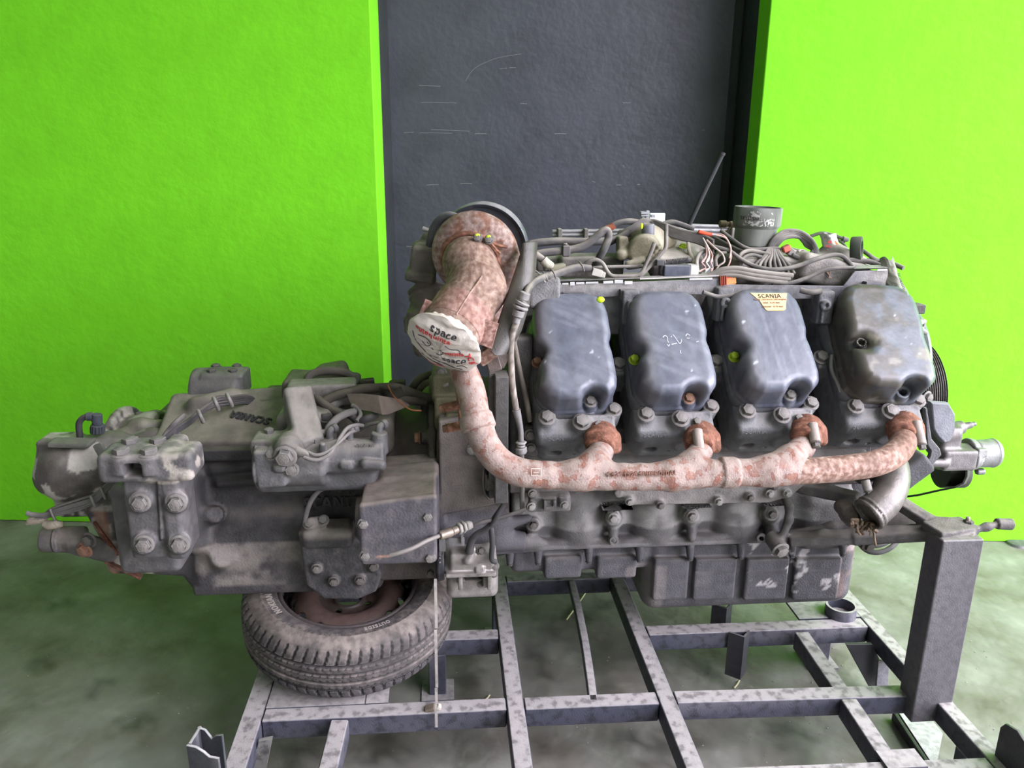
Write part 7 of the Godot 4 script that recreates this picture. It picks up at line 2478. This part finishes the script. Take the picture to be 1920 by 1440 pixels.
	hose("cable", e, PP([1335, 462, -2.12, 1366, 470, -2.1, 1386, 484, -2.08, 1410, 497, -2.07, 1440, 505, -2.06, 1470, 504, -2.06, 1500, 497, -2.065, 1530, 486, -2.07, 1560, 478, -2.08, 1578, 480, -2.08, 1590, 490, -2.075, 1600, 502, -2.07]), 0.0062, KW, "dull", 8)
	for i in 3:
		var o: float = [0.0, 5.5, 11.5][i]
		hose("cable", e, PP([1330 + o, 517 + o * 0.9, -2.045, 1352, 506 + o * 0.9, -2.04, 1380, 503 + o * 1.1, -2.035, 1410, 508 + o * 1.2, -2.03, 1445, 513 + o * 1.15, -2.03, 1486 - o, 517 + o * 1.05, -2.035]), 0.0072, KL, "dull", 10, 5)
	hose("cable", e, PP([1448, 534, -2.05, 1480, 531, -2.05, 1510, 522, -2.05, 1545, 507, -2.05, 1580, 502, -2.05, 1608, 504, -2.055, 1640, 512, -2.05, 1668, 525, -2.04, 1684, 540, -2.03]), 0.0056, KW, "dull", 8)
	for i in 7:
		var o: float = [0.0, 5.0, 12.0, 17.0, 21.0, 27.0, 33.0][i]
		hose("cable", e, PP([1436 + i * 2, 478 - i, -2.14, 1448 + o * 0.7, 452 - o * 0.15, -2.14, 1470 + o * 0.9, 434 + o * 0.35, -2.15, 1498 + o * 0.4, 434 + o * 0.8, -2.15, 1520 + o * 0.1, 448 + o * 0.6, -2.14, 1531 - o * 0.3, 468 + o * 0.2, -2.13, 1532 - o * 0.3, 486, -2.12]), 0.0058 if i < 3 else 0.005, KW, "dull", 8, 5)
	for i in 8:
		var a := i / 7.0
		hose("cable", e, PP([1440 + i * 2.4, 466, -2.13, 1433 + i * 4.5, 480, -2.11, 1416 + i * 9.0, 497 - 4.0 * sin(a * PI), -2.09, 1412 + i * 11.0, 514, -2.07]), 0.005, KL if i % 2 else KW, "dull", 8, 5)
	hose("cable", e, PP([1384, 490, -2.1, 1390, 476, -2.11, 1404, 470, -2.12, 1425, 473, -2.12, 1444, 478, -2.11]), 0.0056, KL, "dull", 8)
	hose("cable", e, PP([1386, 505, -2.08, 1394, 484, -2.09, 1410, 478, -2.1, 1428, 482, -2.1]), 0.005, KW, "dull", 8)
	hose("cable", e, PP([1486, 478, -2.11, 1505, 488, -2.1, 1530, 492, -2.1, 1560, 492, -2.1, 1590, 488, -2.1, 1625, 490, -2.1, 1655, 500, -2.08, 1672, 512, -2.06, 1686, 530, -2.03]), 0.0075, KW, "dull", 8)
	hose("cable", e, PP([1520, 443, -2.25, 1540, 437, -2.25, 1560, 440, -2.25, 1580, 447, -2.24, 1590, 450, -2.24]), 0.005, coat(lin(66, 72, 56), lin(110, 112, 96), 0.5), "dull", 8)
	hose("cable", e, PP([1562, 445, -2.25, 1580, 456, -2.24, 1592, 472, -2.24]), 0.004, coat(lin(66, 72, 56), lin(110, 112, 96), 0.5), "dull", 6)
	hose("cable", e, PP([1618, 470, -2.22, 1632, 480, -2.2, 1645, 488, -2.2, 1660, 492, -2.18]), 0.0065, coat(lin(74, 76, 66), lin(124, 122, 108), 0.5), "dull", 8)
	hose("cable", e, PP([1600, 487, -2.2, 1640, 489, -2.2, 1665, 491, -2.18, 1694, 503, -2.14]), 0.0068, coat(lin(84, 86, 76), lin(140, 136, 124), 0.5), "dull", 8)
	m = MB.new()
	m.cyl(P(1579, 447, -2.24), P(1590, 450, -2.24), 0.008, 0.0065, 8)
	m.cyl(P(1583, 444, -2.24), P(1584, 455, -2.24), 0.004, 0.004, 8)
	put("cable_joint", e, m, "dull", KW)
	for i in 4:
		hose("cable", e, PP([1655 + i * 5, 512 + i * 2, -2.05, 1668 + i * 4, 522 + i * 3, -2.04, 1680 + i * 3, 536 + i * 3, -2.02, 1686 + i * 2, 552, -2.0]), 0.0055, KW, "dull", 6, 4)
	for i in 8:                                              # brown strands hanging in the corner
		var o := sin(i * 1.9) * 6.0
		hose("bare_strand", e, PP([1540 + o, 488, -2.09, 1546 - o, 498, -2.08, 1552 + o * 0.6, 508, -2.07, 1556 - o * 0.5, 522, -2.06]), 0.0018, coat(lin(112, 88, 74), lin(140, 124, 110), 0.3), "plain", 5, 4)
	hose("hose", e, PP([1318, 548, -2.0, 1345, 556, -2.0, 1370, 554, -2.0, 1392, 548, -2.0]), 0.006, KW, "dull", 8)
	hose("hose", e, PP([1500, 544, -2.01, 1520, 548, -2.0, 1540, 545, -2.0]), 0.008, KW, "dull", 8)


# ------------------------------------------------------------------ things lying on or wrapped round the others
func build_loose():
	# printed plastic bag tied over the end of the outlet pipe
	var A := (cam_right * -0.47 * 0.84 - cam_up * 0.88 * 0.84 - cam_fwd * 0.54).normalized()
	var E := P(831, 645, -1.755)
	var X := (cam_right * 0.88 - cam_up * 0.47).normalized()
	X = (X - A * X.dot(A)).normalized()
	var Y := A.cross(X)
	if Y.dot(cam_up) < 0:
		Y = -Y
	var bag := thing("plastic_bag", "crumpled white printed plastic bag tied over the mouth of the rusty pipe", "bag", E)
	var R := 0.092
	var shape := func(u: float, v: float, out: float) -> Vector3:   # u, v inside the unit circle across the mouth
		var r := Vector2(u, v).length()
		var a := atan2(v, u)
		var w := noise.get_noise_3d(u * 0.7 + v * 0.4, v * 2.6 - u * 0.8, 1.0) * 0.009 * minf(1.0, r * 1.5) + noise.get_noise_3d(cos(a) * 1.2, sin(a) * 1.2, r * 0.8 + 9.0) * 0.004
		var rr := minf(r, 1.0)
		var dome := 0.020 * (1.0 - rr * rr * rr)
		var edge := R * (1.0 + 0.03 * sin(a * 3.0 + 0.6) + 0.012 * sin(a * 11.0 + 1.0))
		var k := edge * rr
		var back := 0.0
		if r > 1.0:                                        # folded back along the pipe, gathered
			back = (r - 1.0) * 0.075
			k = lerpf(edge, 0.074 + 0.002 * sin(a * 23.0), smoothstep(1.0, 1.35, r))
		return E + X * (cos(a) * k) + Y * (sin(a) * k) + A * (dome + w * (1.0 if r <= 1.0 else 0.4) - back + out)
	var m := MB.new()
	var na := 110
	var nr := 34
	var grid := []
	for j in nr + 1:
		var r := 1.35 * j / nr
		var line := []
		for i in na + 1:
			var a := TAU * (i % na) / na
			line.append(shape.call(cos(a) * maxf(r, 0.001), sin(a) * maxf(r, 0.001), 0.0))
		grid.append(line)
	for j in nr + 1:
		for i in na + 1:
			var du: Vector3 = grid[j][(i + 1) % na] - grid[j][(i + na - 1) % na]
			var dv: Vector3 = grid[mini(j + 1, nr)][i] - grid[maxi(j - 1, 0)][i]
			var n := du.cross(dv).normalized()
			if n.dot(grid[j][i] - (E - A * 0.06)) < 0:
				n = -n
			if j == 0:
				n = A
			m.add(grid[j][i], n)
	for j in nr:
		for i in na:
			var q := j * (na + 1) + i
			m.quad(q, q + 1, q + na + 2, q + na + 1)
	var kb := coat(lin(196, 188, 178), lin(150, 130, 114), 0.3, 0.16, 12.0)
	put("film", bag, m, "bag", kb)
	var print_at := func(text: String, tall: float, ink: String, cu: float, cv: float, turn: float):
		words_on("lettering", bag, text, tall, ink, func(q: Vector3) -> Vector3:
			var c := cos(turn)
			var s := sin(turn)
			return shape.call(cu + (q.x * c - q.y * s) / R, cv + (q.x * s + q.y * c) / R, 0.0012 + q.z), 0.0004)
	print_at.call("autequinta", 0.012, "ink_red", -0.28, 0.42, 0.12)
	print_at.call("space", 0.017, "ink_black", -0.05, 0.66, 0.10)
	print_at.call("space", 0.015, "ink_black", 0.42, -0.12, 0.45)
	print_at.call("equinta", 0.009, "ink_red", 0.36, 0.13, 0.45)
	print_at.call("tel. 256", 0.006, "ink_grey", -0.1, -0.34, 0.4)
	print_at.call("autequinta", 0.008, "ink_red", -0.05, -0.86, 0.42)
	print_at.call("TCM", 0.014, "ink_red", 0.78, 0.10, -0.9)
	var line := MB.new()
	for st in [[-0.62, 0.12, -0.4, 0.2, -0.25, 0.06, -0.34, -0.08, -0.5, -0.02], [-0.36, 0.04, -0.2, -0.1, 0.02, -0.16, 0.12, -0.02, 0.02, 0.06], [-0.7, -0.1, -0.5, -0.3, -0.2, -0.45, 0.1, -0.55], [-0.1, -0.5, 0.2, -0.52, 0.5, -0.5, 0.7, -0.42], [0.1, 0.3, 0.25, 0.22, 0.42, 0.28, 0.52, 0.2], [-0.8, 0.1, -0.75, -0.05, -0.6, -0.2], [0.55, -0.42, 0.66, -0.3, 0.8, -0.34], [-0.4, -0.56, -0.1, -0.68, 0.2, -0.72]]:
		var w := []
		for i in range(0, st.size(), 2):
			w.append(shape.call(st[i], st[i + 1], 0.0006))
		line.tube(w, 0.0011, 5, 5)
	put("printed_line", bag, line, "plain", coat(lin(58, 56, 60), lin(58, 56, 60), 0.0))
	# clear printed film wrapped round the cable ends at the right
	var w2 := thing("wrapping_film", "clear printed film wrapped upright round cable ends behind the covers", "wrapping", P(1556, 480, -2.2))
	m = MB.new()
	var rows := []
	for j in 9:
		var t := j / 8.0
		var line2 := []
		for i in 15:
			var a := TAU * i / 14.0
			var rr := 0.019 + 0.007 * t + 0.0035 * sin(a * 4.0 + t * 5.0)
			line2.append(P(1552 + 12 * t, 438 + 46 * t, -2.2) + Vector3(cos(a) * rr, 0.002 * sin(a * 3.0), sin(a) * rr * 0.8))
		rows.append(line2)
	m.sheet(rows, 0.0012)
	put("film", w2, m, "bag", coat(lin(158, 162, 150), lin(150, 150, 138), 0.3, 0.2, 20.0))
	for q in [["LAGE", 1552, 446, "ink_black", 0.006], ["DE", 1556, 454, "ink_red", 0.007], ["TCM", 1553, 462, "ink_red", 0.006], ["2567", 1555, 470, "ink_grey", 0.006]]:
		words("lettering", w2, q[0], q[4], Transform3D(Basis(Vector3(0, 0, 1), -0.15), P(q[1], q[2], -2.178)), 0.0005, q[3])
	m = MB.new()
	for i in 4:
		m.tube(PP([1560 + i * 2, 452, -2.185, 1566 + i * 3, 464, -2.18, 1572 + i * 2, 476, -2.175]), 0.0018, 5, 4)
	put("orange_strand", w2, m, "plain", coat(lin(206, 130, 60), lin(180, 140, 100), 0.2))
	var w3 := thing("wrapping_film", "clear printed film draped down beside the far right dome cover", "wrapping", P(1690, 540, -2.0))
	rows = []
	for j in 15:
		var t := j / 14.0
		var line3 := []
		for i in 11:
			var u := i / 10.0
			var c := P(1658 + 12 * t + 30 * t * t, 484 + 100 * t, -2.06 + 0.05 * t)
			line3.append(c + Vector3(0.035 * (u - 0.35) * (1.0 + 0.5 * sin(t * 3.0)), 0.006 * sin(u * 9.0 + t * 7.0), 0.02 * sin(u * PI) + 0.006 * noise.get_noise_2d(u * 5.0, t * 7.0)))
		rows.append(line3)
	m = MB.new()
	m.sheet(rows, 0.0012)
	put("film", w3, m, "bag", coat(lin(104, 106, 90), lin(120, 118, 104), 0.3, 0.5, 24.0))
	for q in [["RECICLAGEM", 1690, 528, -62.0, "ink_black", 0.006], ["TCM 2567", 1696, 545, -62.0, "ink_grey", 0.005]]:
		words("lettering", w3, q[0], q[5], Transform3D(Basis(Vector3(0, 0, 1), deg_to_rad(q[3])), P(q[1], q[2], -1.99)), 0.0005, q[4])
	# steel strap hanging down in front of the stand
	m = MB.new()
	var sp := PP([817, 1084, -1.745, 817.5, 1180, -1.735, 818, 1290, -1.73, 818, 1320, -1.728, 817.5, 1364, -1.725])
	for i in sp.size() - 1:
		var a: Vector3 = sp[i]
		var b: Vector3 = sp[i + 1]
		m.box(Transform3D(Basis(), (a + b) * 0.5), Vector3(0.0036, absf(a.y - b.y) * 0.5 + 0.0005, 0.0008), 0.0003)
	tag(put("steel_strap", self, m, "steel", coat(lin(150, 144, 138), lin(170, 164, 156), 0.3)), "thin flat steel strap hanging straight down before the stand's front beam", "strap")
	m = MB.new()
	m.box(Transform3D(Basis(Vector3(0, 0, 1), 0.3), PY(806, 1328, 0.203)), Vector3(0.014, 0.006, 0.012), 0.003)
	put("weld_lump", stand, m, "dull", coat(lin(92, 80, 68), lin(120, 110, 98), 0.5))
	m = MB.new()
	m.box(Transform3D(Basis(Vector3(0, 0, 1), -0.5), PY(823, 1325, 0.205)), Vector3(0.006, 0.006, 0.008), 0.003)
	put("weld_lump", stand, m, "dull", coat(lin(176, 168, 156), lin(160, 152, 140), 0.4))
	# bits of straw and litter on the floor
	for q in [[906, 1316, 918, 1303, "pale straw lying on the floor in front of the middle beam"], [1062, 1162, 1100, 1108, "pale straw on the floor below the thin bent bar"], [1376, 1290, 1386, 1276, "pale scrap on the floor under the angle iron"]]:
		m = MB.new()
		var a := PY(q[0], q[1], 0.004)
		var b := PY(q[2], q[3], 0.004)
		m.tube([a, a.lerp(b, 0.5) + Vector3(0.002, 0.0015, 0.001), b], 0.003, 6, 3)
		tag(put("straw", self, m, "plain", coat(lin(168, 162, 128), lin(160, 156, 130), 0.2)), q[4], "straw", "straw on the floor")
	m = MB.new()
	m.lathe(MB.frame(PY(1908, 1020, 0.0), Vector3.UP), [Vector2(0, 0.012), Vector2(0.03, 0.013), Vector2(0.042, 0.010), Vector2(0.046, 0.0)], 32)
	tag(put("floor_cap", self, m, "steel", coat(lin(96, 98, 96), lin(150, 150, 144), 0.5)), "small round grey cap on the floor by the right wall", "cap")
	var rng := RandomNumberGenerator.new()
	rng.seed = 5
	m = MB.new()
	for i in 260:                                          # crumbs of dirt and paint
		var p := PY(rng.randf_range(30, 1900), rng.randf_range(1010, 1430), 0.0)
		var r := rng.randf_range(0.001, 0.0032)
		m.ball(p + Vector3(0, r * 0.3, 0), r, Vector3(1.2, 0.5, 0.9), 6)
	var dirt := put("grit", self, m, "plain", coat(lin(120, 116, 104), lin(150, 146, 130), 0.4, 0.8, 30.0))
	tag(dirt, "scattered dirt and paint crumbs over the workshop floor", "grit")
	dirt.set_meta("kind", "stuff")
